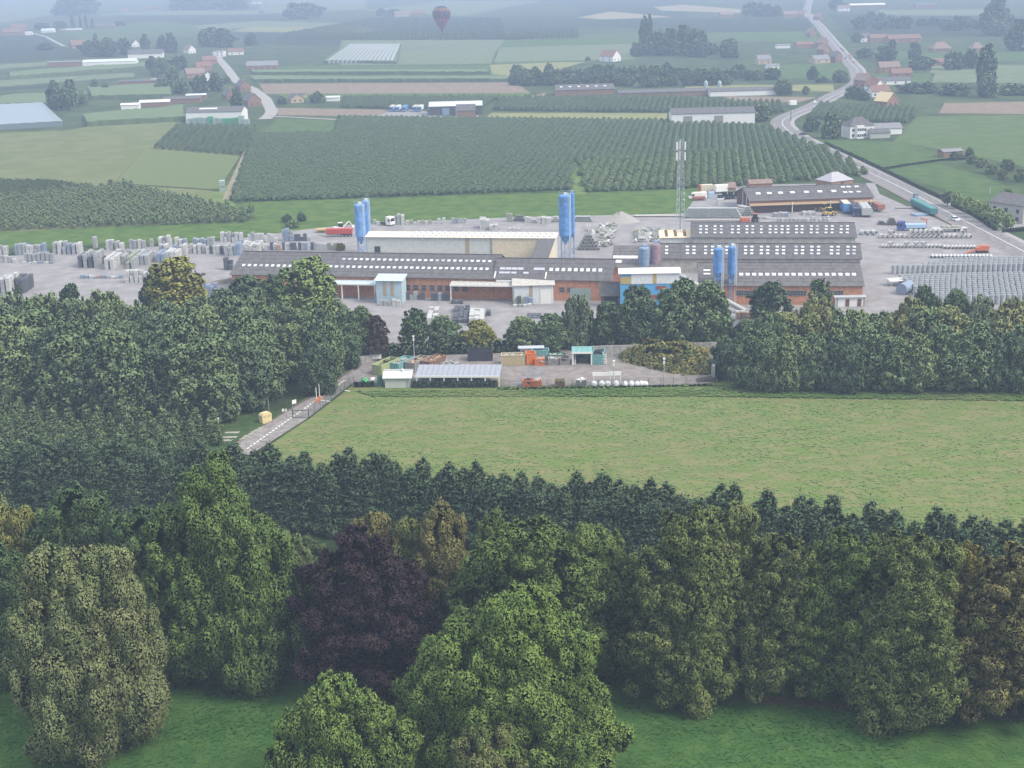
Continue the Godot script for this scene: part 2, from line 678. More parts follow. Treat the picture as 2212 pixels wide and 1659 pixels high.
func fields() -> void:
	# [kind, level, outline]
	var far := [
		["pale", 1, [[-40, -2], [128, -12], [130, 2], [112, 32], [-40, 58]]],
		["green", 1, [[130, 2], [350, -6], [350, 22], [215, 30], [118, 34]]],
		["pale", 1, [[215, 24], [570, 22], [570, 31], [215, 34]]],
		["dark", 1, [[240, 34], [600, 31], [640, 56], [300, 60]]],
		["green", 2, [[130, 72], [330, 45], [480, 60], [430, 78], [190, 88]]],
		["pale", 3, [[420, 55], [560, 45], [737, 50], [737, 58], [545, 58], [440, 68]]],
		["yellow", 4, [[540, 58], [790, 59], [818, 64], [780, 71], [500, 68]]],
		["dark", 2, [[500, 71], [737, 73], [737, 98], [560, 96]]],
		["dark", 1, [[-40, 80], [80, 75], [135, 100], [180, 112], [170, 125], [-40, 138]]],
		["pale", 2, [[-40, 142], [160, 130], [170, 136], [-40, 152]]],
		["pale", 2, [[-40, 176], [290, 157], [290, 166], [-40, 190]]],
		["dark", 2, [[-40, 192], [110, 183], [110, 189], [-40, 199]]],
		["dark", 2, [[-40, 206], [105, 196], [105, 201], [-40, 211]]],
		["lime", 2, [[-40, 212], [105, 201], [105, 209], [-40, 217]]],
		["pale", 2, [[180, 196], [360, 188], [360, 196], [180, 204]]],
		["big", 2, [[-60, 290], [140, 282], [190, 274], [395, 262], [332, 320], [240, 396], [-60, 396]]],
		["stubble", 3, [[312, 322], [330, 318], [520, 336], [468, 412], [240, 397]]],
		["green", 3, [[567, 288], [600, 256], [727, 260], [722, 291]]],
		["soil", 3, [[597, 233], [827, 237], [845, 240], [842, 252], [600, 249]]],
		["soil", 3, [[560, 181], [1112, 178], [1146, 201], [572, 203]]],
		["yellow", 2, [[540, 163], [1110, 164], [1110, 170], [545, 169]]],
		["strip", 2, [[600, 203], [1150, 201], [1120, 213], [620, 212]]],
		["pale", 2, [[735, 87], [1092, 86], [1070, 112], [1060, 138], [735, 141]]],
		["green", 2, [[1092, 88], [1400, 66], [1378, 100], [1370, 132], [1070, 137], [1075, 105]]],
		["pale", 3, [[1080, 103], [1380, 94], [1370, 128], [1068, 134]]],
		["yellow", 2, [[1058, 140], [1270, 132], [1200, 152], [1112, 166], [1062, 160]]],
		["green", 2, [[560, 143], [1058, 141], [1055, 156], [548, 157]]],
		["dark", 1, [[620, 72], [800, 38], [1250, 36], [1250, 86], [600, 88]]],
		["pale", 2, [[790, 22], [960, 2], [1170, 2], [1000, 34], [880, 30]]],
		["pale", 1, [[560, 0], [790, -6], [790, 20], [560, 30]]],
		["tan", 3, [[1247, 38], [1320, 25], [1455, 37], [1300, 42]]],
		["dark", 1, [[1130, -4], [1480, -8], [1480, 60], [1250, 60], [1250, 12]]],
		["tan", 3, [[1412, 15], [1475, 10], [1600, 20], [1600, 28], [1430, 23]]],
		["dark", 2, [[1470, 40], [1745, 40], [1757, 67], [1390, 72]]],
		["green", 2, [[1510, 70], [1757, 68], [1775, 92], [1525, 88]]],
		["green", 2, [[1660, 141], [1838, 135], [1852, 166], [1790, 172], [1663, 168]]],
		["yellow", 2, [[1480, 184], [1800, 183], [1802, 198], [1480, 192]]],
		["soil", 3, [[1560, 208], [1765, 210], [1725, 222], [1590, 219]]],
		["yellow", 3, [[1062, 244], [1442, 245], [1438, 266], [1036, 262]]],
		["soil", 3, [[1125, 212], [1180, 200], [1175, 208], [1150, 213]]],
		["pasture", 2, [[1980, 252], [2260, 248], [2260, 372], [2085, 332], [1930, 306]]],
		["soil", 3, [[2040, 223], [2260, 219], [2260, 247], [2028, 245]]],
		["green", 3, [[1755, 300], [1960, 308], [2030, 334], [2062, 347], [1905, 367], [1820, 330]]],
		["green", 3, [[1912, 368], [2010, 352], [2120, 378], [2260, 440], [2260, 468], [2100, 430]]],
		["pale", 2, [[2010, 140], [2260, 140], [2260, 180], [2010, 178]]],
		["green", 2, [[1880, 160], [2020, 158], [2010, 182], [1900, 186]]],
		["pale", 1, [[1900, 22], [2140, 20], [2140, 34], [1890, 34]]],
		["dark", 1, [[1790, 30], [2260, 34], [2260, 80], [1830, 80]]],
		["green", 2, [[1890, 110], [2260, 110], [2260, 132], [1900, 132]]],
		["strip", 3, [[-60, 505], [540, 478], [720, 466], [720, 492], [600, 503], [420, 520], [-60, 540]]],
		["strip", 4, [[480, 448], [560, 436], [1600, 404], [1620, 430], [1480, 462], [720, 490], [560, 476]]],
		["lime", 3, [[440, 425], [500, 395], [535, 335], [556, 290], [548, 340], [505, 440], [560, 470], [520, 462]]],
		["big", 1, [[-60, 396], [260, 396], [470, 412], [520, 470], [-60, 520]]],
	]
	for f in far:
		ground_sheet("field", f[2], 0.02 + 0.02 * f[1], field_mat(f[0]))
	# lane beside the orchard
	strip("farm_track", [[552, 286], [545, 300], [522, 352], [500, 402], [488, 432]], 3.0, 0.14, flat("track_earth", lin(0.26, 0.24, 0.16), 0.95, 0.0, 20.0, "patchy"))
	strip("farm_track", [[1236, 352], [1240, 380], [1255, 420]], 4.5, 0.14, field_mat("lime"))
	# works yard
	var yard := land("yard_concrete", lin(0.315, 0.305, 0.32), lin(0.42, 0.405, 0.42), 60.0, 41, 0.014, 1.5)
	ground_sheet("works_yard_paving", [[-80, 560], [420, 528], [680, 494], [760, 486], [1100, 470], [1480, 462], [1500, 430], [1600, 400], [1890, 396], [1900, 420], [2060, 490], [2260, 590], [2330, 700], [2200, 790], [1700, 790], [800, 740], [640, 700], [-80, 690]], 0.15, yard, "pale dusty concrete paving of the works yard")
	# big dry meadow and the park lawn
	ground_sheet("meadow", [[548, 990], [587, 960], [668, 906], [766, 830], [1540, 828], [2300, 846], [2400, 1330], [1000, 1200], [520, 1160]], 0.10, land("meadow_grass", lin(0.155, 0.235, 0.068), lin(0.255, 0.255, 0.115), 70.0, 43, 0.02, 1.7, Vector3(0.6, 1, 1.5)), "dry tan and green meadow")
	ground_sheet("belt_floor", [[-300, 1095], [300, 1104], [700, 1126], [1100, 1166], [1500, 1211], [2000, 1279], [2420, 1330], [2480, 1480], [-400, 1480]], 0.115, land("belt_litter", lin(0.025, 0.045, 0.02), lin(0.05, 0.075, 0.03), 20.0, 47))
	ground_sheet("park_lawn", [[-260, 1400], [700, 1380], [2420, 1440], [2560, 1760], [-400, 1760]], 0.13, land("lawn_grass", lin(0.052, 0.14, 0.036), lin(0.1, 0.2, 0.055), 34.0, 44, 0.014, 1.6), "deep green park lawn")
	ground_sheet("bare_path", [[1560, 1500], [1700, 1508], [2240, 1545], [2240, 1560], [1900, 1545], [1640, 1522]], 0.15, flat("bare_earth", lin(0.12, 0.1, 0.07), 0.95, 0.0, 9.0, "patchy"))
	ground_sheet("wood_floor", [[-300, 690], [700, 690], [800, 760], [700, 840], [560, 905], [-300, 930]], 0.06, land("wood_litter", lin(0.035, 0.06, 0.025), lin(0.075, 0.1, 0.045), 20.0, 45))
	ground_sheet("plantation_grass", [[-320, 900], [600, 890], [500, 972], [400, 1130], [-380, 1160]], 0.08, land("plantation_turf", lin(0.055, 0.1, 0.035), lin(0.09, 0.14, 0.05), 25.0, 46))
	# roads
	var tarmac := flat("tarmac", lin(0.22, 0.21, 0.22), 0.9, 0.0, 14.0, "patchy")
	var kerb := flat("edge_concrete", lin(0.32, 0.31, 0.3), 0.9, 0.0, 9.0, "fine")
	var main := [[1750, -4], [1741, 27], [1768, 53], [1795, 87], [1825, 123], [1851, 150], [1858, 172], [1842, 188], [1806, 204], [1760, 229], [1710, 249], [1690, 264], [1702, 283], [1750, 311], [1850, 360], [1950, 408], [2060, 466], [2300, 590]]
	strip("main_road", main, 13.0, 0.20, kerb, "wide pale concrete edging of the main road")
	strip("main_road_carriageway", main, 8.5, 0.215, tarmac, "grey main road curving up to the village")
	strip("cycle_path", main, 1.8, 0.225, flat("red_path", lin(0.24, 0.21, 0.21), 0.9, 0.0, 14.0, "patchy"), "", 5.3)
	strip("road_marking", main, 0.25, 0.235, flat("white_paint", Color.WHITE), "", 0.0)
	var vill := [[466, 112], [473, 128], [490, 147], [510, 175], [547, 193], [573, 213], [587, 240], [572, 258]]
	strip("village_road", vill, 8.0, 0.2, kerb, "pale village road")
	strip("village_road_lane", [[583, 250], [600, 252], [727, 259]], 3.5, 0.2, kerb)
	strip("far_lane", [[72, 72], [100, 80], [138, 100]], 5.0, 0.2, kerb, "pale lane far off beside the red barns")

# ---------------------------------------------------------------- big park trees
func big_crown(called: String, domes: Array, lobe: float, leaf: float, cover: float, kind: String, a: Color, b: Color, droop: float, tall: float, slim := 0.6, fill := 1.0) -> void:
	var top := 0.0
	var rad := 0.0
	for d in domes:
		top = maxf(top, d[3])
		rad = maxf(rad, Vector2(d[0], d[1]).length() + d[4])
	var L := crown_lobes(domes, lobe, kind, a, b, fill, tall)
	top = 0.0
	var side := []
	for q in L:
		top = maxf(top, q[0].y + q[1].y)
		side.append(absf(q[0].x) + q[1].x)
	side.sort()
	rad = side[int(side.size() * 0.97)]
	tree_kind(called, foliage(L, leaf, cover, droop, slim), trunk_mesh(top * 0.8, top * 0.02, 6, rad * 0.5), top, rad, mats["bark"])

func near_trees() -> void:
	var w := Color(1, 1, 1)
	# heads: [x, z, base, top, radius]
	big_crown("lime", [[0, 0, 1.5, 25, 9.5], [-3.5, 2, 4, 27, 6.5], [3.8, 1, 4, 26.5, 6.5]], 2.5, 0.17, 1.0, "dome", Color(0.72, 0.82, 0.72), Color(1, 0.98, 0.9), 0.3, 1.35)
	big_crown("dark_maple", [[0, 0, 2, 23, 9.0], [2.5, 3, 3, 19, 6.5]], 2.4, 0.19, 1.0, "dome", Color(0.72, 0.8, 0.75), Color(0.95, 1, 0.9), 0.15, 0.9)
	big_crown("tall_head", [[0, 0, 3, 27, 7.5], [-7, 1, 3, 21.5, 6.5], [7.5, 2, 3, 20, 6], [2.5, 4, 4, 23, 5.5], [-3, 5, 2, 17, 6.5], [5, 6, 1, 14, 5.5]], 2.3, 0.19, 1.0, "dome", Color(0.7, 0.75, 0.6), Color(1, 1, 0.85), 0.25, 1.1)
	big_crown("beech", [[0, 0, 1.5, 25, 8.5], [4.5, 1, 2, 20.5, 6.5], [-3.5, 3, 1.5, 17, 6]], 2.1, 0.17, 1.0, "dome", Color(0.7, 0.65, 0.7), Color(1, 0.9, 0.9), 0.2, 0.8)
	big_crown("chestnut", [[0, 0, 2.5, 22, 6.8], [1.5, 2.5, 2, 18, 5.5]], 2.1, 0.2, 1.0, "dome", Color(0.7, 0.72, 0.6), Color(1, 0.92, 0.8), 0.5, 1.25, 0.5)
	big_crown("broad_maple", [[0, 0, 1, 20, 9.5], [-6, 4, 3, 21.5, 6.2], [1.5, 5.5, 4, 25, 6.2], [7, 3, 3, 22, 6.5], [-2.5, 9, 2, 15.5, 5.2], [6, 9, 0.5, 13, 5.5], [11, 4, 0.5, 13.5, 4.8], [-9.5, 1, 3, 18, 5], [3, -2, 6, 24, 6]], 2.3, 0.18, 1.0, "dome", Color(0.7, 0.8, 0.6), Color(1, 1, 0.8), 0.3, 1.2)
	big_crown("ash", [[0, 0, 3, 23, 7.5], [4, 2, 2, 19, 5.5], [-3.5, 3, 1.5, 15.5, 5.5], [0.5, 5, 1, 10, 5.0]], 2.0, 0.19, 0.95, "dome", Color(0.68, 0.7, 0.58), Color(1, 0.97, 0.8), 0.35, 0.62, 0.42)
	big_crown("ash_thin", [[0, 0, 4, 22, 7.0], [-4, 1.5, 3, 17.5, 5], [3.5, 3, 2, 14.5, 5.5], [-1, 5, 1, 9, 4.5]], 1.8, 0.19, 0.85, "dome", Color(0.7, 0.68, 0.58), Color(1, 0.95, 0.82), 0.35, 0.6, 0.42, 0.85)
	big_crown("bush_oak", [[0, 0, 0.5, 13.5, 8.2], [-4.5, 1.5, 1, 11, 5.5], [4.8, 2, 1, 11.5, 5.5]], 1.9, 0.17, 1.0, "dome", Color(0.72, 0.85, 0.6), Color(1, 1, 0.8), 0.0, 0.95)
	var olive := leafy("leaf_olive", lin(0.17, 0.195, 0.11))
	var deep := leafy("leaf_deep", lin(0.085, 0.135, 0.07))
	var mid := leafy("leaf_mid", lin(0.115, 0.18, 0.072))
	var fresh := leafy("leaf_fresh", lin(0.135, 0.2, 0.075))
	var pale := leafy("leaf_pale", lin(0.15, 0.215, 0.13))
	var yel := leafy("leaf_yellow", lin(0.22, 0.22, 0.085))
	var brown := leafy("leaf_brown", lin(0.185, 0.19, 0.1))
	var tanl := leafy("leaf_tan", lin(0.15, 0.195, 0.092))
	var plum := leafy("leaf_plum", lin(0.04, 0.029, 0.04))
	# [kind, leaf, x, base y, top y, half width, label]
	var list := [
		["lime", olive, 222, 1615, 1160, 146, "tall full lime tree with tan tipped twin top standing alone on the lawn"],
		["dark_maple", olive, -10, 1385, 1052, 90, "olive tree cut by the left edge, behind the yellowing tree"],
		["dark_maple", yel, 70, 1400, 1090, 85, "yellowing tree between the olive edge tree and the dark maple"],
		["dark_maple", deep, 20, 1475, 1190, 100, "low dark green tree at the left edge, in front of the yellowing tree"],
		["dark_maple", deep, 200, 1425, 1062, 115, "tall dark blue-green maple rising behind the tan tipped lime"],
		["dark_maple", deep, 335, 1450, 1105, 120, "dark maple filling the gap right of the tan tipped lime"],
		["tall_head", mid, 500, 1455, 980, 165, "tallest green tree with stepped heads, before the conifer belt"],
		["chestnut", pale, 632, 1440, 1140, 70, "pale bluish green tree leaning out right of the tallest tree"],
		["beech", plum, 800, 1490, 1140, 145, "dark purple copper beech"],
		["chestnut", brown, 818, 1400, 1103, 70, "rusty topped chestnut behind the purple beech"],
		["chestnut", tanl, 900, 1395, 1115, 62, "narrow olive chestnut between the rusty and the tan one"],
		["chestnut", brown, 965, 1410, 1088, 74, "tan round-headed chestnut right of the purple beech"],
		["chestnut", mid, 1072, 1390, 1104, 58, "small green tree peeping out behind the great maple"],
		["ash", mid, 1140, 1500, 1128, 170, "tall mid green tree directly behind the great maple"],
		["broad_maple", fresh, 1098, 1655, 1245, 208, "great bright green maple in the centre foreground"],
		["chestnut", mid, 1278, 1455, 1128, 107, "round dark green tree right of the great maple"],
		["ash", tanl, 1478, 1495, 1105, 131, "tall olive ash, first of the row right of the centre"],
		["chestnut", tanl, 1575, 1440, 1080, 103, "olive chestnut behind the tall olive ash"],
		["ash_thin", tanl, 1690, 1500, 1155, 112, "thin ash with bare twigs beside the tall olive ash"],
		["ash", mid, 1820, 1505, 1150, 128, "green ash in the middle of the right-hand row"],
		["ash_thin", tanl, 1915, 1465, 1142, 103, "brownish thin ash behind the middle of the right-hand row"],
		["ash", tanl, 1960, 1545, 1158, 140, "olive ash hanging lowest over the lawn in the right-hand row"],
		["ash_thin", yel, 2070, 1500, 1165, 91, "yellowish thin ash with a bare branch at its top"],
		["ash_thin", brown, 2190, 1545, 1180, 146, "brown tinged ash cut by the right edge"],
		["ash", tanl, 2290, 1540, 1175, 110, "olive ash just beyond the right edge of the row"],
		["chestnut", deep, 668, 1300, 1165, 60, "low dark tree in the gap left of the purple beech"],
		["chestnut", deep, 1372, 1400, 1225, 50, "low dark tree in the gap right of the round dark green tree"],
		["bush_oak", fresh, 738, 1735, 1462, 155, "round bright green tree at the bottom of the view"],
		["bush_oak", olive, 1066, 1775, 1560, 105, "pale topped small tree under the great maple at the bottom edge"],
	]
	var turn := 0.0
	for t in list:
		var at := site(t[2], t[3])
		var h := height_to(at, t[4])
		var r: float = t[5] / scale_at(at + Vector3(0, h * 0.4, 0))
		plant(t[0], "park_tree" if t[0] != "beech" else "copper_beech", at, h, r, t[1], t[6], "", "tree", 0.0 if t[0] in ["lime", "tall_head", "broad_maple", "beech"] else -1.0)


# ---------------------------------------------------------------- grass
func tuft_mesh(blades: int, r: float) -> ArrayMesh:
	var m := Mb.new()
	for i in blades:
		var a := TAU * i / blades + rng.randf() * 0.6
		var p := Vector3(cos(a), 0, sin(a)) * r * rng.randf_range(0.2, 0.8)
		var s := Vector3(-sin(a), 0, cos(a)) * r * 0.32
		var top := p * 1.6 + Vector3(0, rng.randf_range(0.7, 1.1), 0)
		m.tri(p - s, p + s, top, Color(1, 1, 1) * rng.randf_range(0.85, 1.0))
		for k in 3:
			m.n[m.n.size() - 1 - k] = (m.n[m.n.size() - 1 - k] * 0.4 + Vector3.UP).normalized()
	return m.mesh()

func grass(called: String, refs: Array, count: int, h: float, r: float, a: Color, b: Color, dark: Color, freq: float, label: String) -> void:
	var p := outline_of(refs)
	var lo := Vector2(1e9, 1e9)
	var hi := -lo
	for q in p:
		lo = lo.min(q)
		hi = hi.max(q)
	var f := FastNoiseLite.new()
	f.seed = 5
	f.frequency = freq
	f.fractal_octaves = 3
	var where := []
	var tints := PackedColorArray()
	var tries := 0
	while where.size() < count and tries < count * 4:
		tries += 1
		var q := Vector2(rng.randf_range(lo.x, hi.x), rng.randf_range(lo.y, hi.y))
		if not Geometry2D.is_point_in_polygon(q, p):
			continue
		var n := clampf(f.get_noise_2d(q.x * 0.5, q.y * 0.9) * 1.9 + 0.52 + rng.randfn() * 0.16, 0, 1)
		var col := a.lerp(b, n)
		if rng.randf() < 0.02:
			col = dark
		var k := rng.randf_range(0.6, 1.3)
		where.append(Transform3D(Basis(Vector3.UP, rng.randf() * TAU) * Basis.from_scale(Vector3(k, h * k * (1.25 - 0.5 * n), k)), Vector3(q.x, 0.1, q.y)))
		tints.append(col * rng.randf_range(0.85, 1.1))
	var m := StandardMaterial3D.new()
	m.roughness = 0.9
	m.metallic_specular = 0.2
	m.vertex_color_use_as_albedo = true
	mass(called, tuft_mesh(9, r), m, where, label, "grass", tints)

func lawns() -> void:
	grass("meadow_grass", [[575, 978], [795, 838], [1540, 830], [2260, 850], [2330, 1320], [1500, 1215], [700, 1130]], 20000, 0.09, 0.34, Color(0.15, 0.235, 0.085), Color(0.205, 0.225, 0.115), Color(0.11, 0.18, 0.06), 0.055, "dry tan and green meadow grass growing in streaks")
	grass("meadow_edge_grass", [[1500, 846], [1560, 826], [2260, 838], [2260, 868], [1500, 858], [800, 858], [770, 845], [1500, 838]], 9000, 0.2, 0.4, Color(0.115, 0.2, 0.06), Color(0.165, 0.22, 0.08), Color(0.05, 0.1, 0.03), 0.05, "taller green grass along the far edge of the meadow")
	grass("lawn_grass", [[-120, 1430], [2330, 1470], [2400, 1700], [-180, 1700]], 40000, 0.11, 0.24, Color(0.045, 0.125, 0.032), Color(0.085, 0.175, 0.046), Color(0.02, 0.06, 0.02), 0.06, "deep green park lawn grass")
# ---------------------------------------------------------------- orchards and tall crops
func crop_row_mesh(h: float, leaf: float, n: int, r: float) -> ArrayMesh:
	var L := []
	for i in n:
		L.append([Vector3(rng.randf_range(-r, r) * 0.6, h * (0.3 + 0.5 * i / n), rng.randf_range(-r, r) * 0.6), Vector3(r, h * 0.28, r) * rng.randf_range(0.7, 1.0), Color(1, 1, 1) * rng.randf_range(0.75, 1.0)])
	L.append([Vector3(0, h * 0.85, 0), Vector3(r * 0.5, h * 0.16, r * 0.5), Color(1, 1, 1)])
	return foliage(L, leaf, 0.8, 0.0, 0.6, 0.7)

func orchard(called: String, refs: Array, p0: Array, p1: Array, gap: float, step: float, h: float, m: Mesh, mat: Material, label: String, wild := 0.12) -> void:
	var a := site(p0[0], p0[1])
	var b := site(p1[0], p1[1])
	var pts := rows_in(outline_of(refs), Vector2(b.x - a.x, b.z - a.z), gap, step, 0.22)
	var where := []
	for q in pts:
		var k := h / 2.6 * clampf(1.0 + rng.randfn() * wild, 0.6, 1.4)
		where.append(up_turn(Vector3(q.x, 0, q.y), Vector3(1.0 + rng.randfn() * 0.08, k, 1.0 + rng.randfn() * 0.08)))
	mass(called, m, mat, where, label, "orchard" if called == "orchard" else "crop")

# tall strip of maize or hedge far off: walls and a ragged top
func crop_strip(called: String, refs: Array, h: float, mat: Material, label: String, category := "crop") -> void:
	var p := outline_of(refs)
	var m := Mb.new()
	var n := p.size()
	var ring := PackedVector2Array()
	for i in n:
		var a := p[i]
		var b := p[(i + 1) % n]
		var k := clampi(int(a.distance_to(b) / 3.0), 1, 90)
		for j in k:
			ring.append(a.lerp(b, float(j) / k) + Vector2(rng.randfn(), rng.randfn()) * 0.3)
	var hs := []
	for q in ring:
		hs.append(h * rng.randf_range(0.82, 1.15))
	for i in ring.size():
		var j := (i + 1) % ring.size()
		var a := Vector3(ring[i].x, 0, ring[i].y)
		var b := Vector3(ring[j].x, 0, ring[j].y)
		m.quad(b, a, a + Vector3(0, hs[i], 0), b + Vector3(0, hs[j], 0), Color(1, 1, 1) * rng.randf_range(0.8, 1.0))
	var f := Geometry2D.triangulate_polygon(ring)
	for i in range(0, f.size(), 3):
		var a := Vector3(ring[f[i]].x, hs[f[i]], ring[f[i]].y)
		var b := Vector3(ring[f[i + 1]].x, hs[f[i + 1]], ring[f[i + 1]].y)
		var d := Vector3(ring[f[i + 2]].x, hs[f[i + 2]], ring[f[i + 2]].y)
		if (b - a).cross(d - a).y > 0:
			m.tri(a, b, d)
		else:
			m.tri(a, d, b)
	var o := part(numbered(called), m, mat, self)
	tag(o, label, category, "", "stuff")

func crops() -> void:
	ground_sheet("orchard_grass", [[499, 437], [547, 293], [722, 290], [733, 256], [1445, 263], [1660, 276], [1878, 378], [1600, 404], [1232, 414]], 0.115, field_mat("green"))
	var pear := leafy("leaf_pear", lin(0.115, 0.17, 0.11))
	var pear2 := leafy("leaf_pear_light", lin(0.145, 0.205, 0.115))
	var maize := leafy("leaf_maize", lin(0.075, 0.112, 0.06))
	var small := crop_row_mesh(2.6, 0.2, 4, 1.0)
	var slim := crop_row_mesh(2.4, 0.24, 4, 0.55)
	# rescale: unit height mesh, real width
	orchard("orchard", [[499, 437], [547, 293], [722, 290], [733, 256], [1445, 263], [1660, 276], [1775, 322], [1242, 350], [1232, 412]], [1280, 317], [1301, 283], 3.3, 1.15, 2.3, small, pear, "big dark pear orchard in long rows beyond the works")
	orchard("orchard", [[1246, 352], [1778, 322], [1878, 378], [1770, 388], [1600, 404], [1262, 417]], [1280, 317], [1301, 283], 3.5, 1.5, 2.7, small, pear2, "lighter pear orchard with open rows between the works and the main road", 0.2)
	var b := [328, 322]
	orchard("orchard", [[328, 322], [386, 272], [553, 276], [527, 338]], [330, 318], [377, 272], 4.2, 0.8, 2.6, slim, pear, "small orchard of eleven clear hedge-like rows beside the farm track")
	orchard("orchard", [[-60, 442], [150, 416], [270, 404], [545, 465], [530, 481], [-60, 502]], [200, 480], [330, 410], 4.0, 2.4, 3.4, small, pear2, "tall nursery plantation left of the works yard", 0.25)
	orchard("maize_field", [[-60, 396], [120, 396], [190, 408], [90, 424], [-60, 440]], [0, 430], [120, 400], 2.0, 2.0, 2.2, small, maize, "maize corner above the nursery plantation at the left edge")
	crop_strip("maize_field", [[178, 256], [396, 236], [400, 262], [190, 273]], 3.0, maize, "tall dark maize block in front of the white village sheds")
	crop_strip("maize_field", [[20, 162], [315, 139], [313, 150], [22, 172]], 3.0, maize, "long maize hedge before the big white village shed")
	crop_strip("maize_field", [[-40, 216], [105, 208], [108, 229], [-40, 236]], 3.0, maize, "maize strip behind the glasshouse roof")
	crop_strip("maize_field", [[190, 196], [368, 186], [372, 212], [200, 216]], 3.0, maize, "maize block behind the bus-like white trailers")
	crop_strip("maize_field", [[545, 156], [1052, 156], [1056, 161], [545, 162]], 2.6, maize, "upper thin maize strip by the yellow stubble strip")
	crop_strip("maize_field", [[545, 171], [1112, 170], [1112, 177], [548, 178]], 2.6, maize, "lower thin maize strip above the long bare soil field")
	orchard("orchard", [[745, 214], [1082, 213], [1050, 230], [1030, 238], [740, 234]], [1280, 317], [1301, 283], 3.5, 2.5, 3.0, small, pear, "orchard behind the lorry yard")
	orchard("orchard", [[1086, 215], [1450, 212], [1560, 222], [1690, 224], [1690, 246], [1445, 244], [1064, 240]], [1280, 317], [1301, 283], 3.5, 2.5, 3.0, small, pear, "orchard in front of the long low farm sheds")
	orchard("orchard", [[1742, 256], [1770, 226], [1985, 238], [1965, 268], [1850, 262]], [1800, 255], [1815, 235], 3.5, 2.2, 2.8, small, pear, "nursery rows behind the white villa")
	orchard("orchard", [[1090, 86], [1110, 68], [1245, 66], [1250, 84]], [1100, 84], [1120, 68], 5.0, 3.0, 3.2, small, maize, "small far orchard right of the balloon")
	orchard("maize_field", [[620, 72], [800, 40], [1080, 40], [1095, 86], [600, 88]], [640, 86], [700, 50], 5.0, 5.0, 2.4, small, maize, "far dark field under the balloon")
	# green ridges of the stubble field
	var m := Mb.new()
	var a0 := site(250, 397)
	var a1 := site(315, 322)
	var c0 := site(468, 412)
	var c1 := site(515, 338)
	for i in 62:
		var t := i / 61.0
		var p := a0.lerp(c0, t) + Vector3(0, 0.08, 0)
		var q := a1.lerp(c1, t) + Vector3(0, 0.08, 0)
		var s := Vector3(0.45, 0, 0)
		var hgt := Vector3(0, 0.45, 0)
		m.quad(p - s, p + s * 0, q + s * 0, q - s)
		m.quad(p - s, p + hgt, q + hgt, q - s)
		m.quad(p + hgt, p + s, q + s, q + hgt)
	var o := part("crop_ridge", m, leafy("leaf_ridge", lin(0.085, 0.115, 0.055)), self)
	tag(o, "low green crop ridges running up the pale field by the farm track", "crop", "", "stuff")
	# white netted rows far off
	var net := Mb.new()
	for i in 15:
		var p := site(708 + 9.6 * i, 137)
		var q := site(758 + 7.2 * i, 100)
		net.quad(p, p + Vector3(3.2, 0, 0), q + Vector3(3.2, 3.0, 0), q + Vector3(0, 3.0, 0))
		net.quad(p + Vector3(0, 3, 0), p + Vector3(3.2, 3, 0), q + Vector3(3.2, 3.0, 0), q + Vector3(0, 3.0, 0))
		net.quad(p, p + Vector3(3.2, 0, 0), p + Vector3(3.2, 3, 0), p + Vector3(0, 3, 0))
	o = part("crop_netting", net, flat("netting", lin(0.3, 0.33, 0.33), 0.7), self)
	tag(o, "rows of pale netting over a far orchard", "netting", "", "stuff")
	crop_strip("maize_field", [[700, 136], [858, 138], [866, 100], [752, 99], [700, 134]], 2.2, maize, "dark soft fruit rows under the pale netting")

# ---------------------------------------------------------------- conifer belt
func conifer_lobes(h: float, R: float, tiers: int) -> Array:
	var L := []
	for i in tiers:
		var t := (i + 0.3) / tiers
		var r := R * pow(1.0 - t, 0.52) * rng.randf_range(0.75, 1.2)
		var n := 6 if t < 0.7 else 4
		for j in n:
			var a := TAU * (j + rng.randf() * 0.7) / n + i * 1.1
			var pr := r * 0.36 + 0.16
			var ce := Vector3(cos(a) * r * 0.72, 0.4 + t * (h - 0.8) + rng.randf() * 0.35, sin(a) * r * 0.72)
			L.append([ce, Vector3(pr, pr * 0.62, pr), Color(1, 1, 1) * rng.randf_range(0.72, 1.0)])
	L.append([Vector3(0, h * 0.45, 0), Vector3(R * 0.5, h * 0.42, R * 0.5), Color(0.8, 0.85, 0.8)])
	L.append([Vector3(0, h - 0.7, 0), Vector3(0.35, 0.7, 0.35), Color(1, 1, 1)])
	for k in 4:
		var a := rng.randf() * TAU
		L.append([Vector3(cos(a) * R * 0.35, h * 0.86 - k * 0.3, sin(a) * R * 0.35), Vector3(0.3, 0.55, 0.3), Color(1, 1, 1)])
	return L

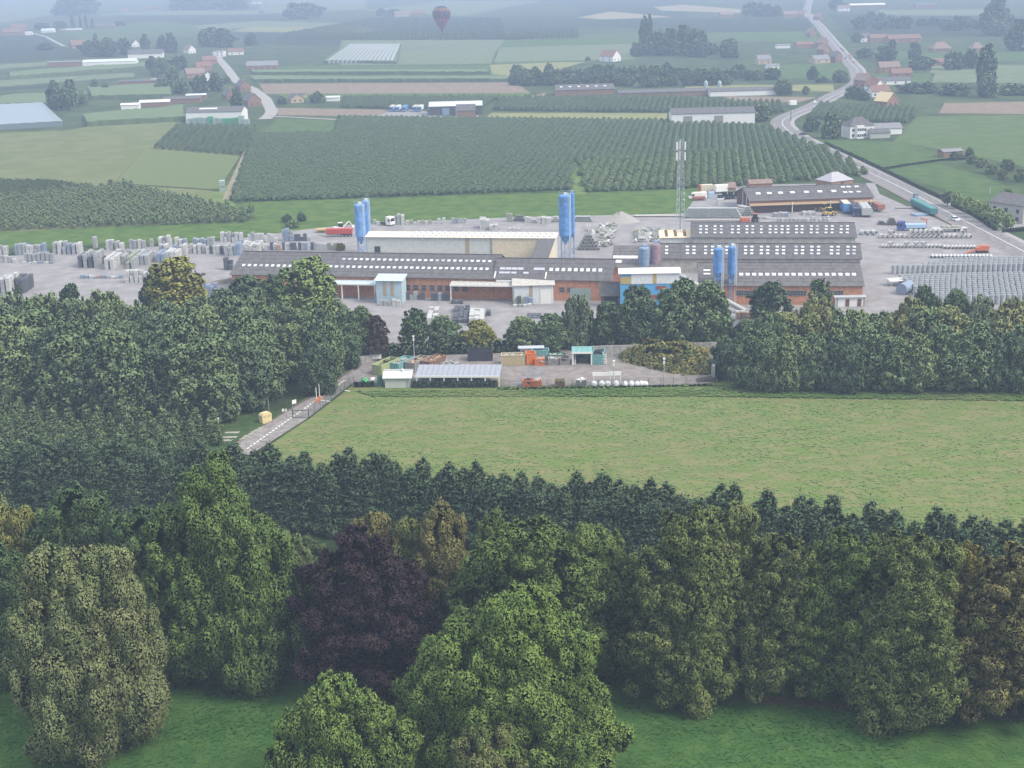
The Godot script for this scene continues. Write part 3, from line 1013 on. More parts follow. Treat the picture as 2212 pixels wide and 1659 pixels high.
func conifers() -> void:
	for k in 3:
		tree_kind("conifer%d" % k, foliage(conifer_lobes(11, 2.5, 15), 0.26, 1.0, -0.5, 0.32, 0.78, 0.7), trunk_mesh(9, 0.18, 0, 1), 11, 2.5, mats["bark"])
		tree_kind("young%d" % k, foliage(conifer_lobes(5, 1.5, 7), 0.26, 1.0, -0.5, 0.42, 0.8, 0.5), trunk_mesh(4, 0.1, 0, 1), 5, 1.5, mats["bark"])
	var blue := leafy("leaf_conifer", lin(0.066, 0.11, 0.07))
	var blue2 := leafy("leaf_conifer_light", lin(0.082, 0.132, 0.082))
	var green := leafy("leaf_young_conifer", lin(0.125, 0.185, 0.1))
	var line := [[-70, 1100], [300, 1115], [500, 1126], [700, 1143], [900, 1163], [1100, 1186], [1300, 1208], [1500, 1232], [1650, 1254], [1800, 1273], [2000, 1298], [2212, 1326], [2310, 1338]]
	for row in 2:
		var carry := 0.0
		var number := 0
		for i in line.size() - 1:
			var a := site(line[i][0], line[i][1])
			var b := site(line[i + 1][0], line[i + 1][1])
			var len := a.distance_to(b)
			var d := carry
			while d < len:
				var p := a.lerp(b, d / len) + Vector3(rng.randfn() * 0.35, 0, rng.randfn() * 0.45 - row * 3.2)
				var h := 12.4 * rng.randf_range(0.84, 1.1) * (0.9 if row == 0 else 1.0)
				number += 1
				plant("conifer%d" % (rng.randi() % 3), "conifer", p, h, 3.0 * rng.randf_range(0.9, 1.2), blue if rng.randf() < 0.7 else blue2, "dark conifer, %s from the left in the %s rank of the belt along the meadow" % [nth(number), ["front", "rear"][row]], "conifers in the front rank of the belt" if row == 0 else "conifers in the rear rank of the belt")
				d += rng.randf_range(2.0, 2.8)
			carry = d - len
	# thicker belt on the left
	var pts := rows_in(outline_of([[-70, 1052], [330, 1058], [520, 1066], [500, 1090], [-70, 1084]]), Vector2(1, 0), 3.4, 3.0, 0.4)
	var row := 1
	var at_x := -1e9
	var k := 0
	for q in pts:
		if q.x < at_x - 20:
			row += 1
			k = 0
		at_x = q.x
		k += 1
		plant("conifer%d" % (rng.randi() % 3), "conifer", Vector3(q.x, 0, q.y), 9.5 * rng.randf_range(0.85, 1.12), 2.8, blue2 if rng.randf() < 0.6 else blue, "dark conifer, %s from the left in the %s row of the belt's thick left end" % [nth(k), nth(row)], "conifers in the thick left end of the belt")
	row = 1
	k = 0
	at_x = -1e9
	pts = rows_in(outline_of([[-70, 908], [200, 905], [470, 912], [495, 955], [420, 1010], [300, 1036], [-70, 1036]]), Vector2(1, 0.1), 4.4, 3.8, 0.5)
	for q in pts:
		if q.x < at_x - 20:
			row += 1
			k = 0
		at_x = q.x
		k += 1
		plant("young%d" % (rng.randi() % 3), "young_conifer", Vector3(q.x, 0, q.y), 4.6 * rng.randf_range(0.7, 1.25), 1.5 * rng.randf_range(0.8, 1.2), green, "young green conifer, %s from the left in the %s row of the plantation" % [nth(k), nth(row)], "young conifers of the plantation")

# ---------------------------------------------------------------- woods in the middle distance
func woods() -> void:
	big_crown("wood_round", [[0, 0, 1, 15, 5.2], [2.2, 1.5, 2, 12.5, 3.8], [-2, 2, 1, 11, 3.8]], 1.7, 0.36, 1.0, "dome", Color(0.72, 0.78, 0.72), Color(1, 1, 0.95), 0.1, 1.0)
	big_crown("wood_tall", [[0, 0, 1, 17, 4.4], [1.5, 1.5, 2, 14, 3.4], [-1.8, 1, 1, 12, 3.4]], 1.5, 0.36, 1.0, "dome", Color(0.7, 0.75, 0.7), Color(1, 1, 0.9), 0.2, 1.25)
	big_crown("willow", [[0, 0, 0.5, 10, 5.0], [2.8, 1, 0.5, 9, 3.6], [-2.5, 1.5, 0.5, 8.5, 3.6]], 1.3, 0.4, 1.0, "dome", Color(0.75, 0.8, 0.75), Color(1, 1, 1), -0.5, 1.25, 0.32)
	big_crown("poplar", [[0, 0, 1, 20, 3.6], [0.8, 1.2, 2, 16, 2.8]], 1.4, 0.34, 1.0, "column", Color(0.75, 0.8, 0.7), Color(1, 1, 0.9), -0.3, 1.3)
	big_crown("open_tree", [[0, 0, 3, 13, 4.2], [2, 1, 2.5, 10, 3]], 1.25, 0.36, 0.75, "dome", Color(0.72, 0.78, 0.7), Color(1, 1, 0.9), 0.1, 0.9, 0.6, 0.8)
	var deep: Material = leafy("leaf_wood_deep", lin(0.095, 0.145, 0.095))
	var wood: Material = leafy("leaf_wood", lin(0.135, 0.195, 0.115))
	var light: Material = leafy("leaf_wood_light", lin(0.18, 0.245, 0.135))
	var grey: Material = leafy("leaf_willow", lin(0.19, 0.245, 0.17))
	var yellow: Material = leafy("leaf_gold", lin(0.25, 0.25, 0.085))
	var ochre: Material = leafy("leaf_ochre", lin(0.25, 0.27, 0.135))
	# left wood, by ranks from the front
	var ranks := [[898, 726, 150, "front"], [862, 700, 0, "inner"], [828, 676, -40, "inner"], [796, 658, -40, "inner"], [768, 640, -40, "rear"]]
	for k in ranks.size():
		var x: float = ranks[k][2] - 50.0 * (k % 2)
		var xe := 560.0 + 45.0 * k
		var number := 0
		while x < xe:
			var xx := x + rng.randf_range(-14, 14)
			var yb: float = ranks[k][0] + rng.randf_range(-8, 8)
			if k == 0 and xx > 430:
				yb -= (xx - 430) * 0.16
			var at := site(xx, yb)
			var h := height_to(at, ranks[k][1] + rng.randf_range(-20, 26))
			var m := wood
			var u := rng.randf()
			if u < 0.28:
				m = deep
			elif u > 0.8:
				m = light
			var kind: String = ["wood_round", "wood_tall", "wood_round"][rng.randi() % 3]
			if ranks[k][3] == "rear" and rng.randf() < 0.55:
				kind = "willow"
				m = grey if rng.randf() < 0.6 else light
			var where: String = ranks[k][3]
			number += 1
			plant(kind, "wood_tree", at, h, h * 0.36 if kind != "willow" else h * 0.42, m, "%s tree, %s from the left in the %s rank of the left wood" % [{"wood_round": "round green", "wood_tall": "tall green", "willow": "grey-green"}[kind], nth(number), ["front", "second", "middle", "fourth", "rear"][k]], "trees on the %s of the left wood" % {"front": "front edge", "inner": "inside", "rear": "rear edge"}[where])
			x += rng.randf_range(52, 76)
	# trees one can tell apart: [kind, leaf, x, base, top, half width, label]
	var list := [
		["poplar", yellow, 390, 740, 552, 54, "yellowing columnar tree standing over the left wood before the yard"],
		["poplar", leafy("leaf_poplar", lin(0.2, 0.275, 0.13)), 674, 775, 553, 54, "tall pale green poplar in front of the long dark roof"],
		["wood_round", deep, 340, 730, 590, 34, "dark tree close on the left of the yellowing columnar tree"],
		["wood_round", deep, 545, 745, 596, 62, "dark round tree hiding the left end of the long dark roof"],
		["wood_tall", deep, 602, 745, 592, 38, "dark pointed tree between the round one and the poplar"],
		["wood_tall", wood, 625, 790, 650, 45, "green tree at the foot of the tall pale poplar"],
		["open_tree", wood, 45, 690, 615, 16, "small dark tree in the yard corner at the left edge"],
		["willow", yellow, 30, 735, 650, 40, "golden shrub at the left edge of the left wood"],
		["open_tree", deep, 165, 735, 610, 30, "dark spiky tree before the open yard"],
		["wood_round", wood, 705, 820, 660, 48, "green tree where the left wood meets the access road"],
		["wood_round", deep, 690, 850, 720, 42, "dark tree beside the access road signs"],
		["wood_tall", deep, 745, 790, 668, 42, "dark tree at the right end of the left wood"],
		["open_tree", leafy("leaf_russet", lin(0.1, 0.075, 0.06)), 812, 775, 680, 32, "half bare russet tree at the end of the left wood"],
		["wood_tall", wood, 785, 772, 660, 30, "slim green tree behind the white lorry cab"],
		["open_tree", wood, 898, 756, 666, 36, "loose green tree before the slab racks"],
		["wood_round", wood, 958, 756, 682, 40, "low green tree before the slab racks"],
		["wood_round", yellow, 1035, 756, 692, 38, "yellow-green tree right of the slab racks"],
		["wood_round", light, 1130, 755, 682, 38, "light green tree by the open corner of the works yard"],
		["wood_round", wood, 1190, 754, 678, 42, "mid green tree behind the black skip"],
		["willow", grey, 1250, 752, 634, 36, "pale willow in front of the works brick wall"],
		["wood_tall", deep, 1312, 750, 650, 34, "dark tree before the white bags at the works"],
		["wood_round", deep, 1378, 750, 616, 52, "broad dark tree hiding the blue building"],
		["wood_round", wood, 1470, 750, 600, 58, "tallest green tree before the blue building"],
		["wood_tall", wood, 1528, 750, 606, 48, "green tree left of the blue silo legs"],
		["willow", deep, 1576, 812, 728, 42, "grey-green round bush at the right end of the green waste heap"],
		["wood_round", wood, 1612, 752, 690, 34, "small tree beside the stacked brown pallets"],
		["open_tree", deep, 1664, 704, 608, 46, "round dark tree in front of the orange brick wall"],
		["open_tree", wood, 1768, 700, 600, 34, "dark tree before the middle of the orange brick wall"],
		["wood_round", ochre, 1680, 770, 672, 42, "pale yellow-green tree left in the right wood"],
		["willow", ochre, 1760, 770, 638, 50, "yellow tipped willow before the white cabin"],
		["willow", ochre, 1850, 770, 668, 40, "low willow before the yard lane"],
		["willow", wood, 1912, 768, 672, 36, "green willow right of the yard lane"],
		["wood_round", deep, 1992, 765, 615, 40, "dark oak before the ring field"],
		["willow", ochre, 1965, 772, 640, 44, "yellow-green willow left of the dark oak"],
		["wood_round", wood, 2058, 765, 622, 38, "green tree before the middle of the ring field"],
		["willow", grey, 2112, 770, 636, 42, "grey willow near the right edge"],
		["willow", ochre, 2180, 770, 640, 46, "yellow-green willow at the right edge"],
		["wood_round", wood, 2245, 770, 630, 46, "green tree just past the right edge"],
	]
	for t in list:
		var at := site(t[2], t[3])
		var h := height_to(at, t[4])
		var s := scale_at(at)
		plant(t[0], "tree", at, h, t[5] / s, t[1], t[6])
	# right wood: two ranks of dense willows
	for k in 2:
		var x := 1640.0 + 20 * k
		var number := 0
		while x < 2280:
			var yb := (838.0 if k == 0 else 802.0) + rng.randf_range(-6, 6)
			var at := site(x + rng.randf_range(-8, 8), yb)
			var h := height_to(at, (712.0 if k == 0 else 672.0) + rng.randf_range(-14, 22))
			var m := wood if rng.randf() < 0.5 else (deep if rng.randf() < 0.5 else light)
			if k == 1 and rng.randf() < 0.5:
				m = ochre
			number += 1
			plant("willow" if rng.randf() < 0.6 else "wood_round", "wood_tree", at, h, h * 0.42, m, "dense leafy tree, %s from the left in the %s rank of the right wood" % [nth(number), ["meadow-side", "second"][k]], "willows on the meadow side of the right wood" if k == 0 else "willows in the second rank of the right wood")
			x += rng.randf_range(46, 64)
	# clipped dark hedge behind the recycling yard
	hedge("hedge", [[795, 772], [900, 766], [1000, 764], [1120, 760], [1290, 753]], 2.6, 3.2, deep, "long dark hedge behind the recycling yard containers")

func hedge(called: String, refs: Array, w: float, h: float, mat: Material, label: String) -> void:
	var pts := []
	for r in refs:
		pts.append(site(r[0], r[1]))
	var L := []
	var o: Vector3 = pts[0]
	for i in pts.size() - 1:
		var a: Vector3 = pts[i] - o
		var b: Vector3 = pts[i + 1] - o
		var n := maxi(1, int(a.distance_to(b) / (w * 0.62)))
		for j in n:
			L.append([a.lerp(b, float(j) / n) + Vector3(0, h * 0.5, 0), Vector3(w * 0.5, h * 0.52 * rng.randf_range(0.94, 1.06), w * 0.5), Color(1, 1, 1) * rng.randf_range(0.85, 1.0)])
	var t := thing(called, label, "hedge", o)
	part("foliage", foliage(L, 0.3, 0.7, 0.0, 0.6, 0.92), mat, t)

# ---------------------------------------------------------------- works buildings
func nth(n: int) -> String:
	var t := n % 100
	var s := "th"
	if t < 11 or t > 13:
		s = ["th", "st", "nd", "rd", "th", "th", "th", "th", "th", "th"][n % 10]
	return str(n) + s

# frame whose x runs from a to b and whose z looks at the viewer's side
func frame(a: Vector3, b: Vector3) -> Basis:
	var x := (b - a)
	x.y = 0
	x = x.normalized()
	return Basis(x, Vector3.UP, x.cross(Vector3.UP))

# a slab lying on the quad a b c d (counter-clockwise from above), of thickness t below it
func slab(m: Mb, a: Vector3, b: Vector3, d: Vector3, e: Vector3, t: float, col := Color.WHITE) -> void:
	var n := (b - a).cross(d - a).normalized()
	if n.y < 0:
		n = -n
	var k := -n * t
	m.quad(a, b, d, e, col)
	m.quad(e + k, d + k, b + k, a + k, col)
	var p := [a, b, d, e]
	for i in 4:
		var j := (i + 1) % 4
		m.quad(p[i] + k, p[j] + k, p[j], p[i], col)

# Gabled or single-slope hall. ea/eb: eave ends as map references at wall height, ridge: a reference on the ridge.
# returns {root, roof, front, len, half, wall, rise, T}
func hall(called: String, label: String, ea: Array, eb: Array, ridge: Array, wall: float, rise: float, wall_mat: Material, roof_mat: Material, mono := false, ribs := 0.0) -> Dictionary:
	var A := site(ea[0], ea[1], wall)
	var B := site(eb[0], eb[1], wall)
	B.y = wall
	var T := frame(A, B)
	var R := site(ridge[0], ridge[1], wall + rise)
	var half := absf((R - A).dot(T.z))
	var len := A.distance_to(B)
	var at := Vector3(A.x, 0, A.z)
	var o := thing(called, label, "building", at)
	o.basis = T
	var deep := half if mono else half * 2.0
	# walls, local: x 0..len, z 0..-deep
	var w := Mb.new()
	var th := 0.25
	w.box(Vector3(len * 0.5, -0.2, -th * 0.5), Vector3(len, wall + 0.2, th))
	part("front_wall", w, wall_mat, o)
	w = Mb.new()
	var bh := wall + (rise if mono else 0.0)
	w.box(Vector3(len * 0.5, -0.2, -deep + th * 0.5), Vector3(len, bh + 0.2, th))
	part("rear_wall", w, wall_mat, o)
	var outline: Array
	if mono:
		outline = [Vector2(0, -0.2), Vector2(deep - 2 * th, -0.2), Vector2(deep - 2 * th, wall + rise - 0.05), Vector2(0, wall - 0.02)]
	else:
		outline = [Vector2(0, -0.2), Vector2(deep - 2 * th, -0.2), Vector2(deep - 2 * th, wall), Vector2(half - th, wall + rise - 0.1), Vector2(0, wall)]
	for x in [th * 0.5, len - th * 0.5]:
		w = Mb.new()
		w.prism(Vector3(x, 0, -th), outline, th, Color.WHITE, Basis(Vector3(0, 0, -1), Vector3.UP, Vector3(1, 0, 0)))
		part("gable_wall", w, wall_mat, o)
	# roof
	var ov := 0.5
	var sl := rise / half
	var r := Mb.new()
	var e0 := Vector3(-ov, wall - sl * ov + 0.12, ov)
	var e1 := Vector3(len + ov, e0.y, ov)
	var r0 := Vector3(-ov, wall + rise + 0.12, -half)
	var r1 := Vector3(len + ov, r0.y, -half)
	slab(r, e0, e1, r1, r0, 0.14)
	if not mono:
		slab(r, r0, r1, Vector3(len + ov, e0.y, -deep - ov), Vector3(-ov, e0.y, -deep - ov), 0.14)
		r.box(Vector3(len * 0.5, wall + rise + 0.08, -half), Vector3(len + 2 * ov, 0.14, 0.5), Color(0.85, 0.85, 0.85))
	var roof := part("roof", r, roof_mat, o)
	# sheet courses across the roof
	var d := {"root": o, "roof": roof, "len": len, "half": half, "wall": wall, "rise": rise, "T": T, "at": at}
	if ribs > 0:
		var c := Mb.new()
		var n := int(half / ribs)
		for i in range(1, n):
			var p := roof_point(d, 0, float(i) / n)
			c.box(Vector3(len * 0.5, p.y - 0.015, p.z), Vector3(len + 2 * ov - 0.1, 0.05, 0.09), Color(0.8, 0.8, 0.8))
		var nx := int(len / (ribs * 4.0))
		for i in range(1, nx):
			var p0 := roof_point(d, len * i / nx, 0.02)
			var p1 := roof_point(d, len * i / nx, 0.98)
			c.tube(p0, p1, 0.05, 0.05, 4, Color(0.82, 0.82, 0.82), false)
		var cc := part("sheet_laps", c, roof_mat, roof)
		cc.set_meta("kind", "stuff")
	return d

# point on the near slope: x in metres, t 0 at the ridge to 1 at the eave
func roof_point(d: Dictionary, x: float, t: float) -> Vector3:
	return Vector3(x, d.wall + d.rise * (1.0 - t) + 0.12, -d.half * (1.0 - t))

# roof lights at map references (columns) on given slope fractions
func roof_lights(d: Dictionary, cols: Array, ts: Array, yref: float, w: float, l: float, skip := 0.0) -> void:
	var m := Mb.new()
	var nrm := Vector3(0, d.half, d.rise).normalized()
	var sl := Vector3(0, -d.rise, d.half).normalized()
	m.box(Vector3.ZERO, Vector3(w, 0.1, l), Color.WHITE, Basis(Vector3.RIGHT, nrm, sl))
	var mesh := m.mesh()
	for c in cols:
		for t in ts:
			var h: float = d.wall + d.rise * (1.0 - t)
			var p := site(c, yref, h)
			# slide along the sight line to the slope: use the x of the roof at that column
			var dir := p - Vector3(0, EYE, 0)
			var q0: Vector3 = d.root.transform * roof_point(d, 0, t)
			var n: Vector3 = d.T.z
			var k := (q0 - Vector3(0, EYE, 0)).dot(n) / dir.dot(n)
			var hit := Vector3(0, EYE, 0) + dir * k
			var x: float = (hit - d.at).dot(d.T.x)
			var dull := rng.randf() < skip
			var o := part("skylight", mesh, mats["skylight_dull"] if dull else mats["skylight"], d.roof)
			o.position = roof_point(d, x, t) + nrm * 0.02

# things on the front wall, at map references: [x, y] of the middle
func wall_panels(d: Dictionary, called: String, cols: Array, y0: float, w: float, h: float, mat: Material, proud := 0.04) -> void:
	var m := Mb.new()
	m.box(Vector3(0, 0, 0), Vector3(w, h, 0.1))
	var mesh := m.mesh()
	for c in cols:
		var o := part(called, mesh, mat, d.root)
		o.position = Vector3(col_x(d, c, y0), y0, proud)

func col_x(d: Dictionary, c: float, h: float) -> float:
	var base: Vector3 = d.at + Vector3(0, h, 0)
	var lo := -20.0
	var hi: float = d.len + 20.0
	for i in 30:
		var m := (lo + hi) * 0.5
		if grid_of(base + d.T.x * m).x < c:
			lo = m
		else:
			hi = m
	return lo

# a window: frame, pane and glazing bars, as one part with sub-parts
func windows(d: Dictionary, cols: Array, y0: float, w: float, h: float) -> void:
	var f := Mb.new()
	for s in [[0, 0, w, 0.1], [0, h - 0.1, w, 0.1]]:
		f.box(Vector3(s[0], s[1], 0), Vector3(s[2], s[3], 0.12))
	for x in [-w * 0.5 + 0.05, -w / 6.0, w / 6.0, w * 0.5 - 0.05]:
		f.box(Vector3(x, 0.1, 0), Vector3(0.07, h - 0.2, 0.12))
	f.box(Vector3(0, h * 0.5, 0.002), Vector3(w - 0.1, 0.07, 0.11))
	var g := Mb.new()
	g.box(Vector3(0, 0.05, 0), Vector3(w - 0.1, h - 0.1, 0.06))
	var fm := f.mesh()
	var gm := g.mesh()
	for c in cols:
		var o := part("window", fm, mats["window_frame"], d.root)
		o.position = Vector3(col_x(d, c, y0), y0, 0.04)
		part("pane", gm, mats["window_pane"], o)

func factory() -> void:
	flat("skylight", lin(0.6, 0.63, 0.67), 0.35)
	flat("skylight_dull", lin(0.4, 0.42, 0.5), 0.5)
	flat("window_frame", lin(0.25, 0.24, 0.23), 0.7)
	flat("window_pane", lin(0.05, 0.06, 0.075), 0.15)
	var slate := flat("roof_cement", lin(0.135, 0.135, 0.148), 0.9, 0.0, 9.0, "stain")
	var slate2 := flat("roof_cement_brown", lin(0.15, 0.145, 0.155), 0.9, 0.0, 9.0, "stain")
	var brick := flat("brick_orange", lin(0.52, 0.26, 0.165), 0.9, 0.0, 6.0, "stain")
	var brown := flat("brick_brown", lin(0.13, 0.085, 0.07), 0.9, 0.0, 6.0, "stain")
	var sheet := flat("sheet_grey", lin(0.56, 0.6, 0.58), 0.7, 0.0, 14.0, "fine")
	var cream := flat("sheet_cream", lin(0.68, 0.61, 0.46), 0.7, 0.0, 14.0, "fine")
	var panel := flat("wall_panel", lin(0.42, 0.42, 0.4), 0.85, 0.0, 8.0, "stain")
	var whitep := flat("white_cladding", lin(0.66, 0.69, 0.72), 0.6, 0.0, 10.0, "fine")
	var bluegrey := flat("blue_grey_cladding", lin(0.42, 0.55, 0.62), 0.6, 0.0, 10.0, "fine")
	var tan := flat("tan_strip", lin(0.36, 0.29, 0.2), 0.7)
	var zinc := flat("zinc_roof", lin(0.5, 0.6, 0.68), 0.5, 0.0, 12.0, "fine")
	var worn := flat("worn_roof", lin(0.5, 0.5, 0.49), 0.8, 0.0, 5.0, "stain")
	var vivid := flat("vivid_blue", lin(0.1, 0.36, 0.66), 0.6, 0.0, 10.0, "fine")
	# brown barn at the back with the lorries
	var d := hall("brick_barn", "long brown barn with three-step roof at the back of the yard beside the lorries", [1621, 434], [1886, 425], [1735, 401.5], 4.6, 3.0, brown, slate, false, 1.6)
	roof_lights(d, [1638, 1662, 1686, 1712, 1742, 1771, 1801], [0.5], 411, 1.7, 1.6)
	roof_lights(d, [1821, 1833, 1850], [0.22], 404, 1.5, 1.1)
	roof_lights(d, [1826, 1838, 1855], [0.62], 412, 1.5, 1.1)
	var m := Mb.new()
	slab(m, Vector3(-0.4, 3.1, 1.9), Vector3(d.len + 0.4, 3.1, 1.9), Vector3(d.len + 0.4, 3.7, 0.02), Vector3(-0.4, 3.7, 0.02), 0.15)
	part("canopy", m, flat("ochre_canopy", lin(0.36, 0.26, 0.16), 0.8, 0.0, 8.0, "fine"), d.root)
	m = Mb.new()
	m.box(Vector3(d.len * 0.5, 3.8, 0.05), Vector3(d.len - 0.3, 0.75, 0.08))
	part("fascia", m, flat("rust_fascia", lin(0.3, 0.15, 0.1), 0.8), d.root)
	for c in [1709, 1791, 1878]:
		m = Mb.new()
		m.tube(Vector3(col_x(d, c, 2), 0, 1.7), Vector3(col_x(d, c, 2), 4.0, 1.7), 0.16, 0.16, 6)
		part("downpipe", m, mats["white_paint"], d.root)
	for zz in [1.0, 6.0, 12.0]:
		m = Mb.new()
		m.box(Vector3(-0.02, 0, -zz), Vector3(0.1, 4.4 + minf(zz, 2 * d.half - zz) * d.rise / d.half * 0.9, 0.5))
		part("pilaster", m, mats["white_paint"], d.root)
	# three parallel sheds
	d = hall("shed", "grey shed with three rows of paired skylights, rearmost of the three parallel sheds", [1495, 512], [1848, 512], [1672, 481.5], 4.6, 3.0, panel, slate, false, 1.6)
	roof_lights(d, [1513.5, 1526, 1544.5, 1558, 1582, 1595, 1613.5, 1626, 1644.5, 1663.5, 1676, 1689.5, 1702, 1720.5, 1732.5, 1752.5, 1765.5, 1784.5, 1797.5, 1817, 1830.5], [0.27, 0.5, 0.73], 497, 0.85, 0.75, 0.1)
	wall_panels(d, "wall_panel", [1513, 1541, 1570, 1606, 1640, 1675, 1710, 1745, 1780, 1815], 0.3, 4.6, 3.9, panel)
	var low := hall("shed_annex", "low pale annex with cream and brown striped roof beside the rearmost shed", [1428, 513], [1494, 512], [1460, 497], 4.0, 1.2, sheet, flat("cream_roof", lin(0.72, 0.6, 0.42), 0.7), true)
	for k in 4:
		var p := roof_point(low, 1.8 + k * 2.9, 0.5)
		m = Mb.new()
		m.box(Vector3(p.x, p.y - 0.05, p.z), Vector3(0.9, 0.16, low.half * 0.9), Color.WHITE, Basis(Vector3.RIGHT, Vector3(0, low.half, low.rise).normalized(), Vector3(0, -low.rise, low.half).normalized()))
		part("roof_vent", m, brown, low.root)
	d = hall("shed", "long grey shed behind the twin blue silos, middle of the three parallel sheds", [1424, 557], [1859, 558], [1644, 526.5], 4.6, 3.0, panel, slate, false, 1.6)
	roof_lights(d, [1440, 1485, 1499, 1524, 1539, 1570, 1610.5, 1624, 1644.5, 1658.5, 1678.5, 1692.5, 1719.5, 1733.5, 1753.5, 1768, 1796, 1810, 1831.5, 1845], [0.25, 0.49, 0.72], 542, 0.9, 0.75, 0.14)
	d = hall("shed", "brick shed with one row of white skylights, front one of the three parallel sheds", [1512, 616.5], [1864, 617], [1690, 568], 5.4, 3.6, brick, slate2, false, 1.6)
	roof_lights(d, [1601, 1615, 1629, 1643, 1657.5, 1671.5, 1685.5, 1700, 1714, 1728.5, 1743, 1757.5, 1772, 1786.5, 1801, 1815.5, 1830.5, 1844.5], [0.54], 594, 1.05, 1.4)
	roof_lights(d, [1527], [0.36, 0.52], 586, 1.8, 0.8)
	windows(d, [1598, 1615, 1633, 1650, 1700, 1716, 1732, 1790, 1812], 2.6, 2.3, 1.5)
	# annex with brick upper wall beside the weathered silos
	d = hall("brick_annex", "tall brick annex with five skylights left of the weathered silos", [1322, 576.5], [1425, 577.5], [1370, 531], 8.4, 3.4, brick, slate2, true, 1.6)
	roof_lights(d, [1331, 1345, 1358, 1371], [0.57], 557, 1.7, 1.6)
	roof_lights(d, [1336], [0.78], 567, 1.7, 1.6)
	# long front building
	d = hall("long_building", "very long brick building with dark roof and two rows of skylights", [500, 592], [1066, 601.5], [800, 547], 6.0, 4.2, brick, slate, false, 1.6)
	var cols := []
	for k in 26:
		cols.append(743 + 12.6 * k)
	roof_lights(d, cols, [0.3], 563, 0.85, 0.95, 0.3)
	cols = []
	for k in 43:
		cols.append(527 + 12.5 * k)
	roof_lights(d, cols, [0.63], 580, 0.85, 1.05, 0.12)
	windows(d, [881, 899, 916, 934, 951, 967, 985, 1005], 2.2, 1.5, 1.7)
	var d2 := hall("long_building", "right wing of the long brick building, with a single row of nine skylights", [1067, 601.5], [1320, 605], [1200, 559], 6.0, 4.0, brick, slate, false, 1.6)
	cols = []
	for k in 9:
		cols.append(1190.6 + 13.3 * k)
	roof_lights(d2, cols, [0.56], 584, 0.95, 1.3, 0.1)
	roof_lights(d2, [1086, 1099, 1112, 1125, 1159, 1171], [0.54], 583, 1.5, 1.0, 0.6)
	roof_lights(d2, [1084, 1096, 1110, 1136], [0.74], 592, 1.5, 0.8, 0.6)
	for c in [1066, 1176]:
		m = Mb.new()
		var x := col_x(d2, c, 7)
		var p0 := roof_point(d2, x + 0.2, 0.72) + Vector3(0, 0.15, 0)
		var p1 := roof_point(d2, x + 0.2, 1.03) + Vector3(0, 0.15, 0)
		m.tube(p0, p1, 0.22, 0.22, 4)
		part("roof_verge", m, mats["white_paint"], d2.root)
	m = Mb.new()
	m.box(Vector3(col_x(d2, 1121, 6), 5.25, 0.62), Vector3(12.5, 0.5, 0.1))
	part("white_fascia", m, mats["white_paint"], d2.root)
	windows(d2, [1214, 1231], 2.4, 1.5, 1.5)
	m = Mb.new()
	m.box(Vector3(col_x(d2, 1254, 2), 0.0, 0.06), Vector3(5.6, 3.6, 0.12))
	part("sliding_door", m, flat("grey_green_door", lin(0.25, 0.31, 0.3), 0.7), d2.root)
	# pale production hall with roof domes and dark link roof
	d = hall("production_hall", "pale production hall with domed skylights between the two blue silo groups", [792, 511.6], [1199, 514.5], [1010, 501.5], 9.0, 0.7, sheet, flat("pale_roof", lin(0.66, 0.6, 0.52), 0.7, 0.0, 9.0, "fine"), true)
	m = Mb.new()
	m.box(Vector3(0, 0.0, 0), Vector3(col_x(d, 1164, 8) - col_x(d, 1064, 8), 8.9, 0.1))
	var o := part("cream_wall", m, cream, d.root)
	o.position = Vector3((col_x(d, 1164, 8) + col_x(d, 1064, 8)) * 0.5, 0, 0.06)
	wall_panels(d, "wall_strip", [1011], 0.2, 1.2, 8.4, tan, 0.03)
	wall_panels(d, "wall_window", [816], 3.5, 1.8, 2.6, mats["window_pane"], 0.03)
	wall_panels(d, "wall_strip", [1062], 0.2, 0.3, 8.6, mats["window_frame"], 0.1)
	var dome := Mb.new()
	dome.lathe(Vector3.ZERO, [Vector2(0.55, 0.0), Vector2(0.55, 0.22), Vector2(0.42, 0.45), Vector2(0.2, 0.58), Vector2(0.02, 0.6)], 10)
	var dm := dome.mesh()
	for k in 24:
		for t in [0.3, 0.75]:
			var p := roof_point(d, col_x(d, 890 + 13.0 * k + (3 if t < 0.5 else 0), 9), t)
			o = part("roof_dome", dm, mats["skylight"], d.roof)
			o.position = p + Vector3(0, -0.05, 0)
	m = Mb.new()
	var q := [site(1164, 514.5, 9.2), site(1199, 515, 9.2), site(1184, 558, 9.2), site(1149, 557, 9.2)]
	slab(m, q[3], q[2], q[1], q[0], 0.3)
	var link := thing("link_building", "dark roofed link between the pale hall and the long brick building", "building", Vector3(q[3].x, 0, q[3].z))
	o = part("roof", m, slate, link)
	o.position = -link.position
	m = Mb.new()
	for e in [[q[3], q[0]], [q[2], q[1]]]:
		var a: Vector3 = e[0]
		var b: Vector3 = e[1]
		m.quad(Vector3(a.x, 0, a.z), Vector3(b.x, 0, b.z), b - Vector3(0, 0.3, 0), a - Vector3(0, 0.3, 0))
		var off := Vector3(0.25, 0, 0)
		m.quad(Vector3(a.x, 0, a.z) - off, Vector3(b.x, 0, b.z) - off, b - Vector3(0, 0.3, 0) - off, a - Vector3(0, 0.3, 0) - off)
	o = part("wall", m, cream, link)
	o.position = -link.position
	# blue-grey tower box, white box, canopies on the yard side
	d = hall("loading_tower", "blue-grey clad tower with two tan stripes in front of the long brick wall", [811.5, 606], [867, 606.5], [838, 592], 6.6, 0.6, bluegrey, zinc, true)
	wall_panels(d, "wall_stripe", [832, 848], 2.5, 0.9, 3.9, tan)
